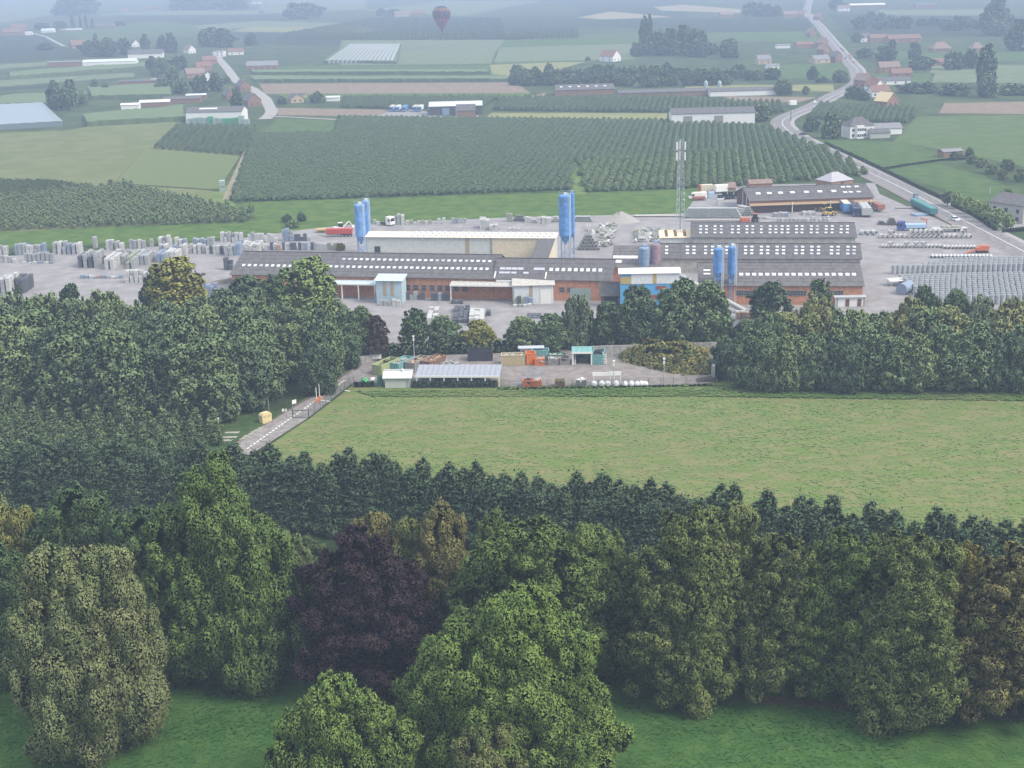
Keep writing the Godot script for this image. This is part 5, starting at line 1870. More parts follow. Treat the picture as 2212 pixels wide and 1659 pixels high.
	for j in 12:
		for i in range(-4, n):
			if j > 4 and i < -4:
				continue
			var p := a + T.x * (1.45 * i + (0.7 if j % 2 else 0.0) + rng.randfn() * 0.05) + T.z * 2.4 * j
			if left > 0:
				single("manhole_ring", rm, rmat, "manhole ring, %s from left, %s row from the back of the wide ring field" % [nth(i + 5), nth(j + 1)], "manhole ring", p, rng.randf(), "manhole rings in the wide field")
				left -= 1
			else:
				rest.append(up_turn(p, Vector3.ONE))
	mass("manhole_rings", rm, rmat, rest, "further rows of pale manhole rings running down to the right wood", "manhole rings")
	# jumbled gutter elements
	var gut := Mb.new()
	gut.prism(Vector3.ZERO, [Vector2(-0.5, 0), Vector2(0.5, 0), Vector2(0.5, 0.9), Vector2(0.36, 0.9), Vector2(0.36, 0.14), Vector2(-0.36, 0.14), Vector2(-0.36, 0.9), Vector2(-0.5, 0.9)], 1.6)
	var gm := gut.mesh()
	var pile := [[1290, 1322, 500, 535, 46, "left heap of jumbled gutter elements"], [1270, 1330, 493, 508, 24, "rear heap of jumbled gutter elements"], [1372, 1432, 497, 525, 66, "right heap of jumbled gutter elements"]]
	for q in pile:
		for i in q[4]:
			var p := site(rng.randf_range(q[0], q[1]), rng.randf_range(q[2], q[3]))
			var o := single("gutter_element", gm, mats["block_light"] if rng.randf() < 0.7 else mats["block_moss"], "pale U-shaped concrete element lying in the %s" % q[5], "concrete element", p + Vector3(0, rng.randf() * rng.randf() * 1.6, 0), 0.0, q[5])
			o.rotation = Vector3(rng.randf_range(-0.6, 0.6), rng.randf() * TAU, rng.randf_range(-1.2, 1.2))
	# gravel heap
	heap("gravel_heap", 1292, 1384, 487, 457.5, flat("gravel", lin(0.33, 0.315, 0.3), 0.95, 0.0, 3.0, "fine"), "pale conical gravel heap between the tall silo and the mast", "gravel heap")
	works_vehicles()

# a rough conical heap
func heap(called: String, x0: float, x1: float, y: float, ytop: float, mat: Material, label: String, cat: String) -> void:
	var a := site(x0, y - 8)
	var b := site(x1, y - 8)
	var r := a.distance_to(b) * 0.5
	var at := (a + b) * 0.5
	var h := height_to(at, ytop)
	var f := FastNoiseLite.new()
	f.seed = 77
	f.frequency = 0.35
	var m := Mb.new()
	var n := 30
	var P := func(i: int, j: int) -> Vector3:
		var rr := r * i / 14.0
		var an := TAU * j / n
		var t := float(i) / 14.0
		var x := cos(an) * rr
		var z := sin(an) * rr * 0.8
		var y2 := h * clampf((1.0 - t) * 1.12 - 0.02, 0, 0.97) * (1.0 + 0.1 * cos(an)) + f.get_noise_2d(x * 2, z * 2) * 0.5 * (1.0 - t)
		return Vector3(x, maxf(y2, 0.0) - (0.05 if i == 14 else 0.0), z)
	for i in 14:
		for j in n:
			m.quad(P.call(i, j), P.call(i, j + 1), P.call(i + 1, j + 1), P.call(i + 1, j))
			if m.n[m.n.size() - 1].y < 0:
				for k in 6:
					m.n[m.n.size() - 1 - k] *= -1.0
	single(called, m, mat, label, cat, at)

# ---------------------------------------------------------------- vehicles; local x runs to the nose
func wheel(o: Node3D, at: Vector3, r := 0.5, w := 0.3) -> void:
	var m := Mb.new()
	m.tube(at - Vector3(0, 0, w * 0.5), at + Vector3(0, 0, w * 0.5), r, r, 12)
	var p := part("wheel", m, flat("tyre", lin(0.02, 0.02, 0.022), 0.9), o)
	m = Mb.new()
	m.tube(at - Vector3(0, 0, w * 0.52), at + Vector3(0, 0, w * 0.52), r * 0.55, r * 0.55, 8)
	part("rim", m, flat("rim_grey", lin(0.35, 0.35, 0.36), 0.5), p)

func placed(called: String, label: String, cat: String, nose: Array, tail: Array, len := 0.0) -> Node3D:
	var a := site(nose[0], nose[1])
	var b := site(tail[0], tail[1])
	var d := (a - b)
	var o := thing(called, label, cat, (a + b) * 0.5 if len == 0 else a - d.normalized() * len * 0.5)
	o.rotation.y = atan2(-d.z, d.x)
	return o

func trailer(o: Node3D, len: float, w: float, y0: float, h: float, mat: Material, axles: int, x := 0.0) -> void:
	var m := Mb.new()
	m.box(Vector3(x, y0, 0), Vector3(len, h, w))
	part("body", m, mat, o)
	m = Mb.new()
	var n := int(len / 1.2)
	for i in n + 1:
		for s in [-1, 1]:
			m.box(Vector3(x - len * 0.49 + len * 0.98 * i / n, y0 + 0.05, s * (w * 0.5 + 0.02)), Vector3(0.08, h - 0.1, 0.06), Color(0.8, 0.8, 0.8))
	part("ribs", m, mat, o)
	m = Mb.new()
	m.box(Vector3(x, y0 - 0.35, 0), Vector3(len * 0.96, 0.33, 0.9))
	part("chassis", m, flat("chassis", lin(0.04, 0.04, 0.045), 0.7), o)
	for i in axles:
		for s in [-1, 1]:
			wheel(o, Vector3(x - len * 0.42 + 1.3 * i, 0.5, s * (w * 0.5 - 0.2)), 0.5, 0.34)

func lorry_cab(o: Node3D, x: float, mat: Material) -> void:
	var m := Mb.new()
	m.prism(Vector3(x, 0.6, 0), [Vector2(-1.1, 0), Vector2(1.1, 0), Vector2(1.15, 1.0), Vector2(0.95, 2.4), Vector2(0.6, 2.7), Vector2(-1.1, 2.8)], 2.4)
	part("cab", m, mat, o)
	m = Mb.new()
	m.quad(Vector3(x + 1.17, 1.75, 1.05), Vector3(x + 1.17, 1.75, -1.05), Vector3(x + 1.0, 2.85, -1.0), Vector3(x + 1.0, 2.85, 1.0))
	for s in [-1, 1]:
		m.box(Vector3(x + 0.35, 1.75, s * 1.19), Vector3(0.9, 0.8, 0.05))
	part("window", m, flat("glass_dark", lin(0.02, 0.025, 0.03), 0.1), o)
	for s in [-1, 1]:
		m = Mb.new()
		m.box(Vector3(x + 1.12, 0.75, s * 0.85), Vector3(0.1, 0.22, 0.4))
		part("headlight", m, mats["skylight"], o)
		wheel(o, Vector3(x + 0.3, 0.5, s * 1.02), 0.5, 0.3)

func car(nose: Array, tail: Array, mat: Material, label: String, big := 1.0, cat := "car") -> void:
	var o := placed("car", label, cat, nose, tail)
	var m := Mb.new()
	m.prism(Vector3.ZERO, [Vector2(-2.1, 0.3), Vector2(2.1, 0.3), Vector2(2.15, 0.65), Vector2(1.9, 0.85), Vector2(1.0, 0.95), Vector2(-2.0, 1.0), Vector2(-2.15, 0.7)], 1.75)
	m.prism(Vector3(0, 0.05, 0), [Vector2(-1.9, 0.9), Vector2(1.0, 0.88), Vector2(0.3, 1.42), Vector2(-1.4, 1.45)], 1.5)
	part("body", m, mat, o)
	m = Mb.new()
	m.prism(Vector3(0, 0.05, 0), [Vector2(-1.75, 0.95), Vector2(0.86, 0.93), Vector2(0.28, 1.36), Vector2(-1.38, 1.39)], 1.56)
	m.quad(Vector3(1.02, 0.98, 0.7), Vector3(1.02, 0.98, -0.7), Vector3(0.36, 1.46, -0.66), Vector3(0.36, 1.46, 0.66))
	part("window", m, flat("glass_dark", lin(0.02, 0.025, 0.03), 0.1), o)
	for x in [-1.3, 1.3]:
		for s in [-1, 1]:
			wheel(o, Vector3(x, 0.32, s * 0.8), 0.32, 0.2)
	for s in [-1, 1]:
		m = Mb.new()
		m.box(Vector3(2.12, 0.6, s * 0.62), Vector3(0.08, 0.16, 0.3))
		part("headlight", m, mats["skylight"], o)
	o.scale = Vector3.ONE * big

func van(nose: Array, tail: Array, mat: Material, label: String, len := 6.0) -> void:
	var o := placed("van", label, "van", nose, tail)
	var h := len * 0.5
	var m := Mb.new()
	m.prism(Vector3.ZERO, [Vector2(-h, 0.4), Vector2(h, 0.4), Vector2(h, 0.95), Vector2(h - 0.35, 1.25), Vector2(h - 1.15, 2.25), Vector2(h - 1.9, 2.65), Vector2(-h, 2.65)], 2.0)
	part("body", m, mat, o)
	m = Mb.new()
	m.quad(Vector3(h - 0.34, 1.3, 0.85), Vector3(h - 0.34, 1.3, -0.85), Vector3(h - 1.1, 2.25, -0.8), Vector3(h - 1.1, 2.25, 0.8))
	for s in [-1, 1]:
		m.prism(Vector3(0, 0, s * 1.0), [Vector2(h - 1.9, 1.4), Vector2(h - 0.6, 1.35), Vector2(h - 1.25, 2.15), Vector2(h - 1.9, 2.2)], 0.04)
	part("window", m, flat("glass_dark", lin(0.02, 0.025, 0.03), 0.1), o)
	for x in [-h + 1.2, h - 1.1]:
		for s in [-1, 1]:
			wheel(o, Vector3(x, 0.38, s * 0.92), 0.38, 0.24)

func digger(at: Array, turn: float, mat: Material, label: String, tracks: bool) -> void:
	var o := thing("loader" if not tracks else "excavator", label, "loader" if not tracks else "excavator", site(at[0], at[1]), turn)
	var m := Mb.new()
	m.prism(Vector3.ZERO, [Vector2(-2.2, 0.8), Vector2(1.2, 0.8), Vector2(1.2, 1.5), Vector2(-0.4, 1.7), Vector2(-2.2, 1.75)], 1.8)
	part("body", m, mat, o)
	m = Mb.new()
	m.prism(Vector3.ZERO, [Vector2(-0.6, 1.6), Vector2(1.0, 1.5), Vector2(0.8, 3.0), Vector2(-0.5, 3.05)], 1.4)
	part("cab", m, flat("glass_dark", lin(0.02, 0.025, 0.03), 0.1), o)
	m = Mb.new()
	m.box(Vector3(0.15, 3.02, 0), Vector3(1.5, 0.12, 1.5))
	part("cab_roof", m, mat, o)
	m = Mb.new()
	if tracks:
		m.tube(Vector3(1.0, 1.5, 0.3), Vector3(3.2, 3.4, 0.3), 0.24, 0.2, 5)
		m.tube(Vector3(3.2, 3.4, 0.3), Vector3(4.6, 1.6, 0.3), 0.18, 0.14, 5)
	else:
		for s in [-0.6, 0.6]:
			m.tube(Vector3(0.8, 1.7, s), Vector3(3.0, 0.9, s), 0.16, 0.14, 5)
	part("arm", m, mat, o)
	m = Mb.new()
	if tracks:
		m.prism(Vector3(4.6, 1.1, 0.3), [Vector2(-0.5, 0), Vector2(0.4, 0.1), Vector2(0.3, 0.7), Vector2(-0.3, 0.6)], 0.9)
	else:
		m.prism(Vector3(3.4, 0.3, 0), [Vector2(-0.6, 0), Vector2(0.6, 0), Vector2(-0.2, 0.3), Vector2(-0.4, 1.1), Vector2(-0.6, 1.1)], 2.5)
	part("bucket", m, mat, o)
	if tracks:
		for s in [-0.85, 0.85]:
			m = Mb.new()
			m.prism(Vector3(-0.2, 0.0, s), [Vector2(-1.7, 0), Vector2(1.7, 0), Vector2(2.0, 0.4), Vector2(1.7, 0.78), Vector2(-1.7, 0.78), Vector2(-2.0, 0.4)], 0.5)
			part("track", m, flat("tyre", lin(0.02, 0.02, 0.022), 0.9), o)
	else:
		for x in [-1.5, 1.2]:
			for s in [-1.0, 1.0]:
				wheel(o, Vector3(x, 0.7, s), 0.7, 0.5)

func works_vehicles() -> void:
	var white := flat("white_paint", Color.WHITE)
	var blue := flat("lorry_blue", lin(0.1, 0.25, 0.5), 0.5)
	var navy := flat("lorry_navy", lin(0.04, 0.06, 0.16), 0.4)
	var red := flat("lorry_red", lin(0.42, 0.07, 0.06), 0.5)
	var yellow := flat("digger_yellow", lin(0.5, 0.35, 0.1), 0.5)
	var orange := flat("machine_orange", lin(0.44, 0.13, 0.06), 0.5)
	var silver := flat("tanker_grey", lin(0.36, 0.38, 0.38), 0.5)
	var green := flat("tractor_green", lin(0.04, 0.1, 0.05), 0.5)
	var teal := flat("teal_paint", lin(0.05, 0.17, 0.19), 0.6)
	var pale := flat("pale_top", lin(0.55, 0.5, 0.4), 0.7)
	var m := Mb.new()
	var o := placed("trailer", "blue curtain trailer with cream roof, left of the lorries by the brown barn", "trailer", [1830, 464], [1806, 440], 12.5)
	trailer(o, 12.5, 2.5, 1.1, 2.8, blue, 3)
	m.box(Vector3(0, 3.92, 0), Vector3(12.3, 0.06, 2.4))
	part("roof", m, pale, o)
	o = placed("lorry", "dark navy lorry between the blue trailer and the silvery tank trailers", "lorry", [1849, 469], [1826, 446], 14.5)
	lorry_cab(o, 6.5, navy)
	trailer(o, 11.5, 2.5, 1.1, 2.5, flat("dark_tarp", lin(0.06, 0.06, 0.07), 0.8), 3, -1.0)
	for k in 2:
		o = placed("trailer", ["left silvery rounded bulk trailer by the barn", "right silvery rounded bulk trailer next to the red dumper"][k], "trailer", [1869.5 + 8 * k, 471], [1849 + 9 * k, 445], 13.0)
		m = Mb.new()
		m.prism(Vector3(0, 0.95, 0), [Vector2(-1.2, 0), Vector2(1.2, 0), Vector2(1.25, 1.9), Vector2(0.8, 2.5), Vector2(-0.8, 2.5), Vector2(-1.25, 1.9)], 13.0, Color.WHITE, Basis(Vector3(0, 0, 1), Vector3.UP, Vector3(-1, 0, 0)))
		part("body", m, silver, o)
		m = Mb.new()
		m.box(Vector3(0, 0.6, 0), Vector3(12.5, 0.33, 0.9))
		part("chassis", m, flat("chassis", lin(0.04, 0.04, 0.045), 0.7), o)
		for i in 3:
			for s in [-1, 1]:
				wheel(o, Vector3(-5.2 + 1.3 * i, 0.5, s * 1.0))
	o = placed("trailer", "orange-red tipping trailer right of the silvery trailers", "trailer", [1906, 461], [1886, 452])
	trailer(o, 7.0, 2.5, 1.2, 1.7, flat("tipper_rust", lin(0.27, 0.12, 0.09), 0.7), 2)
	digger([1790, 467], 0.6, yellow, "yellow wheel loader beside the blue trailer", false)
	digger([1780, 458], 2.4, yellow, "yellow loader farther back against the brown barn", false)
	van([1484, 431], [1530, 429], white, "long white van facing left beside the tractors", 6.8)
	o = placed("trailer", "low red flat trailer in front of the white van", "trailer", [1497, 434], [1522, 433])
	trailer(o, 4.6, 2.0, 0.7, 0.9, flat("tipper_rust", Color.WHITE), 1)
	o = placed("box_body", "cream and orange box body behind the white van", "box body", [1513, 417], [1538, 415.5])
	trailer(o, 5.0, 2.4, 0.6, 2.6, pale, 2)
	m = Mb.new()
	m.box(Vector3(2.65, 0.6, 0), Vector3(0.6, 2.7, 2.3))
	part("front_panel", m, orange, o)
	o = placed("box_body", "white box lorry body behind the green tractors", "box body", [1544, 419], [1570, 417])
	trailer(o, 5.2, 2.4, 0.9, 2.6, white, 2)
	m = Mb.new()
	m.box(Vector3(0, 0, 0), Vector3(2.2, 2.3, 2.0))
	single("pallet_box", m, flat("pale_blue_box", lin(0.36, 0.45, 0.6), 0.7), "small pale blue box beside the rear of the white van", "box", site(1536, 427.5), 0.1)
	m = Mb.new()
	m.box(Vector3(0, 0, 0), Vector3(2.4, 2.4, 2.0))
	m.box(Vector3(0, 2.4, 0), Vector3(2.5, 0.1, 2.1))
	single("site_box", m, mats["block_light"], "pale cabinet standing behind the wide pipe stack", "box", site(1555.5, 444), 0.1)
	for k in 3:
		tractor(site(1562 + 14 * k, 431 - k), 2.6 - 0.6 * k, green, ["left dark green tractor near the white van", "middle dark green tractor near the white van", "right dark green tractor by the barn corner"][k])
	tractor(site(1632, 479), 1.2, orange, "red tractor with green cab before the barn corner")
	m = Mb.new()
	m.box(Vector3(0, 0, 0), Vector3(3.0, 1.9, 2.2))
	for k in 4:
		m.box(Vector3(-1.3 + 0.87 * k, 0.0, 1.13), Vector3(0.12, 1.9, 0.06), Color(0.7, 0.7, 0.7))
	single("crate", m, orange, "orange steel crate at the left end of the kerb row", "crate", site(1609, 482), 0.1)
	# right yard
	o = placed("lorry", "blue flatbed lorry with orange crane behind the big pipes", "lorry", [1940, 499], [2002, 498])
	lorry_cab(o, 3.9, flat("cab_blue", lin(0.06, 0.09, 0.28), 0.4))
	trailer(o, 6.8, 2.5, 1.1, 1.2, flat("pale_blue_body", lin(0.34, 0.48, 0.68), 0.6), 2, -0.9)
	m = Mb.new()
	m.tube(Vector3(-4.5, 1.0, 0), Vector3(-4.5, 3.8, 0), 0.22, 0.18, 6)
	m.tube(Vector3(-4.5, 3.8, 0), Vector3(-2.2, 4.2, 0), 0.2, 0.14, 6)
	m.tube(Vector3(-2.2, 4.2, 0), Vector3(-4.0, 3.2, 0.2), 0.13, 0.1, 6)
	part("crane", m, orange, o)
	o = placed("trailer", "flat grey trailer right of the blue flatbed lorry", "trailer", [2012, 502], [2088, 500])
	trailer(o, 11.5, 2.5, 1.1, 0.35, mats["block_light"], 3)
	m = Mb.new()
	for k in 4:
		m.box(Vector3(-3.0 + 1.6 * k, 1.45, 0), Vector3(1.4, 0.5 + 0.2 * (k % 2), 2.0))
	part("load", m, mats["block_moss"], o)
	o = placed("container_trailer", "long teal covered trailer parked along the road edge", "trailer", [2018, 468], [1970, 444], 22.0)
	trailer(o, 22.0, 2.4, 0.9, 1.7, teal, 3)
	m = Mb.new()
	m.prism(Vector3(0, 2.6, 0), [Vector2(-1.22, 0), Vector2(1.22, 0), Vector2(0.9, 0.3), Vector2(-0.9, 0.3)], 22.0, Color.WHITE, Basis(Vector3(0, 0, 1), Vector3.UP, Vector3(-1, 0, 0)))
	part("cover", m, flat("teal_cover", lin(0.06, 0.22, 0.22), 0.6), o)
	m = Mb.new()
	m.box(Vector3(0, 0, 0), Vector3(5.0, 0.7, 4.0))
	single("low_platform", m, mats["silo_faded"], "low pale green platform left of the teal trailer", "platform", site(1986, 466), 0.3)
	car([2071, 480], [2055, 474], flat("car_white", lin(0.6, 0.62, 0.65), 0.3), "white car driving on the main road beside the yard")
	o = thing("tracked_crusher", "orange tracked crushing machine right of the middle pipe row", "machine", site(2112, 547), 0.1)
	o.scale = Vector3.ONE * 0.75
	m = Mb.new()
	m.prism(Vector3.ZERO, [Vector2(-1, 1.2), Vector2(4.2, 1.2), Vector2(4.4, 3.0), Vector2(1.0, 3.2), Vector2(-0.8, 2.2)], 2.4)
	part("body", m, orange, o)
	m = Mb.new()
	m.prism(Vector3.ZERO, [Vector2(-5.5, 0.3), Vector2(-4.6, 0.1), Vector2(0, 1.6), Vector2(0, 2.1)], 1.2)
	part("conveyor", m, orange, o)
	for s in [-1.0, 1.0]:
		m = Mb.new()
		m.prism(Vector3(1.8, 0, s), [Vector2(-2.0, 0.0), Vector2(2.0, 0.0), Vector2(2.4, 0.5), Vector2(2.0, 1.0), Vector2(-2.0, 1.0), Vector2(-2.4, 0.5)], 0.5)
		part("track", m, mats["tyre"], o)
	m = Mb.new()
	m.tube(Vector3(-2.6, 0, 0), Vector3(2.6, 0, 0), 1.6, 1.6, 16)
	single("water_tank", m, mats["block_blue"], "round grey-blue tank lying at the corner of the ring field", "tank", site(1955, 634) + Vector3(0, 1.6, 0), 0.9)
	m = Mb.new()
	slab(m, Vector3(-3, 1.6, 1.4), Vector3(3, 1.6, 1.4), Vector3(3, 2.0, -1.4), Vector3(-3, 2.0, -1.4), 0.12)
	for x in [-2.6, 2.6]:
		m.tube(Vector3(x, 0, 1.2), Vector3(x, 1.6, 1.2), 0.08, 0.08, 5)
		m.tube(Vector3(x, 0, -1.2), Vector3(x, 1.9, -1.2), 0.08, 0.08, 5)
	single("lean_shelter", m, mats["block_light"], "low pale shelter beside the round tank", "shelter", site(1940, 617), 0.2)
	m = Mb.new()
	m.box(Vector3(0, 0, 0), Vector3(1.6, 3.0, 1.4))
	m.box(Vector3(0, 3.0, 0), Vector3(1.8, 0.15, 1.6), Color(0.6, 0.6, 0.6))
	single("weigh_post", m, mats["block_blue"], "tall grey-blue kiosk standing at the yard entrance by the road", "kiosk", site(1977.5, 437), 0.3)
	# left part of the rear yard
	o = placed("trailer", "bright red tipper trailer left of the blue silos", "trailer", [704, 512], [763, 511])
	trailer(o, 9.0, 2.5, 1.2, 1.7, red, 3)
	digger([735, 500], 0.3, white, "white excavator standing behind the red trailer", true)
	o = placed("trailer", "yellow low-loader trailer left of the red trailer", "trailer", [684, 503], [714, 502])
	trailer(o, 4.8, 2.3, 0.9, 0.5, yellow, 2)
	o = placed("lorry", "white lorry tractor parked behind the pale hall", "lorry", [846, 488.5], [832, 487])
	lorry_cab(o, 0.9, white)
	m = Mb.new()
	m.box(Vector3(-1.6, 0.7, 0), Vector3(3.2, 0.4, 1.6))
	part("chassis", m, mats["chassis"], o)
	for s in [-1, 1]:
		wheel(o, Vector3(-2.2, 0.5, s * 0.95))

func tractor(at: Vector3, turn: float, mat: Material, label: String) -> void:
	var o := thing("tractor", label, "tractor", at, turn)
	var m := Mb.new()
	m.prism(Vector3.ZERO, [Vector2(-0.6, 0.8), Vector2(2.2, 0.8), Vector2(2.2, 1.6), Vector2(0.4, 1.8), Vector2(-0.6, 1.8)], 1.0)
	part("bonnet", m, mat, o)
	m = Mb.new()
	m.prism(Vector3.ZERO, [Vector2(-1.4, 1.2), Vector2(0.3, 1.4), Vector2(0.1, 2.9), Vector2(-1.2, 2.9)], 1.4)
	part("cab", m, flat("glass_dark", lin(0.02, 0.025, 0.03), 0.1), o)
	m = Mb.new()
	m.box(Vector3(-0.55, 2.9, 0), Vector3(1.6, 0.15, 1.6))
	part("cab_roof", m, mat, o)
	for s in [-1, 1]:
		wheel(o, Vector3(-0.8, 0.9, s * 0.9), 0.9, 0.5)
		wheel(o, Vector3(1.6, 0.6, s * 0.8), 0.6, 0.4)

# ---------------------------------------------------------------- recycling yard and its road
func skip(label: String, near: Array, far: Array, len: float, w: float, h: float, col: Material, fill_mat: Material, seed_: int) -> void:
	var a := site(near[0], near[1])
	var b := site(far[0], far[1])
	var d := (b - a)
	var o := thing("skip", label, "skip", a)
	o.rotation.y = atan2(-d.z, d.x)
	# local x runs from the near end away
	var t := 0.08
	var m := Mb.new()
	m.box(Vector3(len * 0.5, 0.15, 0), Vector3(len, 0.12, w))
	m.box(Vector3(len * 0.5, 0.2, w * 0.5), Vector3(len, h - 0.2, t))
	m.box(Vector3(len * 0.5, 0.2, -w * 0.5), Vector3(len, h - 0.2, t))
	m.box(Vector3(0, 0.2, 0), Vector3(t, h - 0.2, w + t))
	m.box(Vector3(len, 0.2, 0), Vector3(t, h - 0.2, w + t))
	part("shell", m, col, o)
	m = Mb.new()
	var n := int(len / 0.65)
	for i in n + 1:
		for s in [-1, 1]:
			m.box(Vector3(len * i / n, 0.2, s * (w * 0.5 + 0.08)), Vector3(0.1, h - 0.25, 0.12))
	for i in 4:
		m.box(Vector3(-0.08, 0.2, -w * 0.5 + w * (i + 0.5) / 4), Vector3(0.12, h - 0.25, 0.1))
	part("ribs", m, col, o)
	m = Mb.new()
	for s in [-1, 1]:
		m.box(Vector3(len * 0.5, h - 0.08, s * (w * 0.5 + 0.03)), Vector3(len + 0.2, 0.16, 0.2))
		m.box(Vector3(len * 0.5 + s * len * 0.5, h - 0.078, 0), Vector3(0.2, 0.16, w + 0.2))
	part("rim", m, col, o)
	if fill_mat:
		m = Mb.new()
		for i in 26:
			var p := Vector3(rng.randf_range(0.5, len - 0.5), h * rng.randf_range(0.6, 0.92), rng.randf_range(-w * 0.38, w * 0.38))
			var g := rng.randf_range(0.6, 1.0)
			m.box(p, Vector3(rng.randf_range(0.4, 1.6), rng.randf_range(0.08, 0.3), rng.randf_range(0.2, 0.9)), Color(g, g, g), Basis.from_euler(Vector3(rng.randfn() * 0.3, rng.randf() * TAU, rng.randfn() * 0.3)))
		m.box(Vector3(len * 0.5, 0.3, 0), Vector3(len - 0.3, h * 0.55, w - 0.25), Color(0.6, 0.6, 0.6))
		part("load", m, fill_mat, o)

func igloo(at: Vector3, mat: Material, label: String) -> void:
	var o := thing("bottle_bank", label, "bottle bank", at)
	var m := Mb.new()
	m.lathe(Vector3.ZERO, [Vector2(0.75, 0), Vector2(0.85, 0.25), Vector2(0.85, 0.9), Vector2(0.7, 1.4), Vector2(0.4, 1.7), Vector2(0.02, 1.78)], 16)
	part("dome", m, mat, o)
	m = Mb.new()
	m.tube(Vector3(0, 1.1, 0.5), Vector3(0, 1.1, 0.86), 0.16, 0.16, 8)
	part("opening", m, mats["tyre"], o)

func post_light(at: Array, ytop: float, label: String) -> void:
	var p := site(at[0], at[1])
	var h := height_to(p, ytop)
	var o := thing("lamp_post", label, "lamp post", p)
	var m := Mb.new()
	m.tube(Vector3.ZERO, Vector3(0, h, 0), 0.12, 0.08, 8)
	part("pole", m, mats["galvanised"], o)
	m = Mb.new()
	m.box(Vector3(0, h - 0.1, 0.1), Vector3(0.5, 0.3, 0.4))
	part("lamp_head", m, mats["white_paint"], o)
	m = Mb.new()
	m.box(Vector3(0, h * 0.8, 0), Vector3(0.35, 0.7, 0.3))
	part("switch_box", m, mats["white_paint"], o)

func fence(refs: Array, h: float, label: String, gap := 2.6) -> void:
	var pts := []
	for r in refs:
		pts.append(site(r[0], r[1]))
	var o := thing("mesh_fence", label, "fence", pts[0])
	var pm := Mb.new()
	pm.box(Vector3.ZERO, Vector3(0.09, h + 0.05, 0.09))
	var pmesh := pm.mesh()
	var w := Mb.new()
	for i in pts.size() - 1:
		var a: Vector3 = pts[i] - pts[0]
		var b: Vector3 = pts[i + 1] - pts[0]
		var n := maxi(1, int(a.distance_to(b) / gap))
		for k in n + (1 if i == pts.size() - 2 else 0):
			var q := part("post", pmesh, mats["fence_green"], o)
			q.position = a.lerp(b, float(k) / n)
		var wires := int(h / 0.2)
		for k in wires + 1:
			w.tube(a + Vector3(0, 0.05 + 0.2 * k, 0), b + Vector3(0, 0.05 + 0.2 * k, 0), 0.012, 0.012, 3, Color.WHITE, false)
		var cols := int(a.distance_to(b) / 0.25)
		for k in cols:
			var p := a.lerp(b, float(k) / cols)
			w.tube(p, p + Vector3(0, h, 0), 0.008, 0.008, 3, Color.WHITE, false)
	part("wire_mesh", w, mats["fence_green"], o)

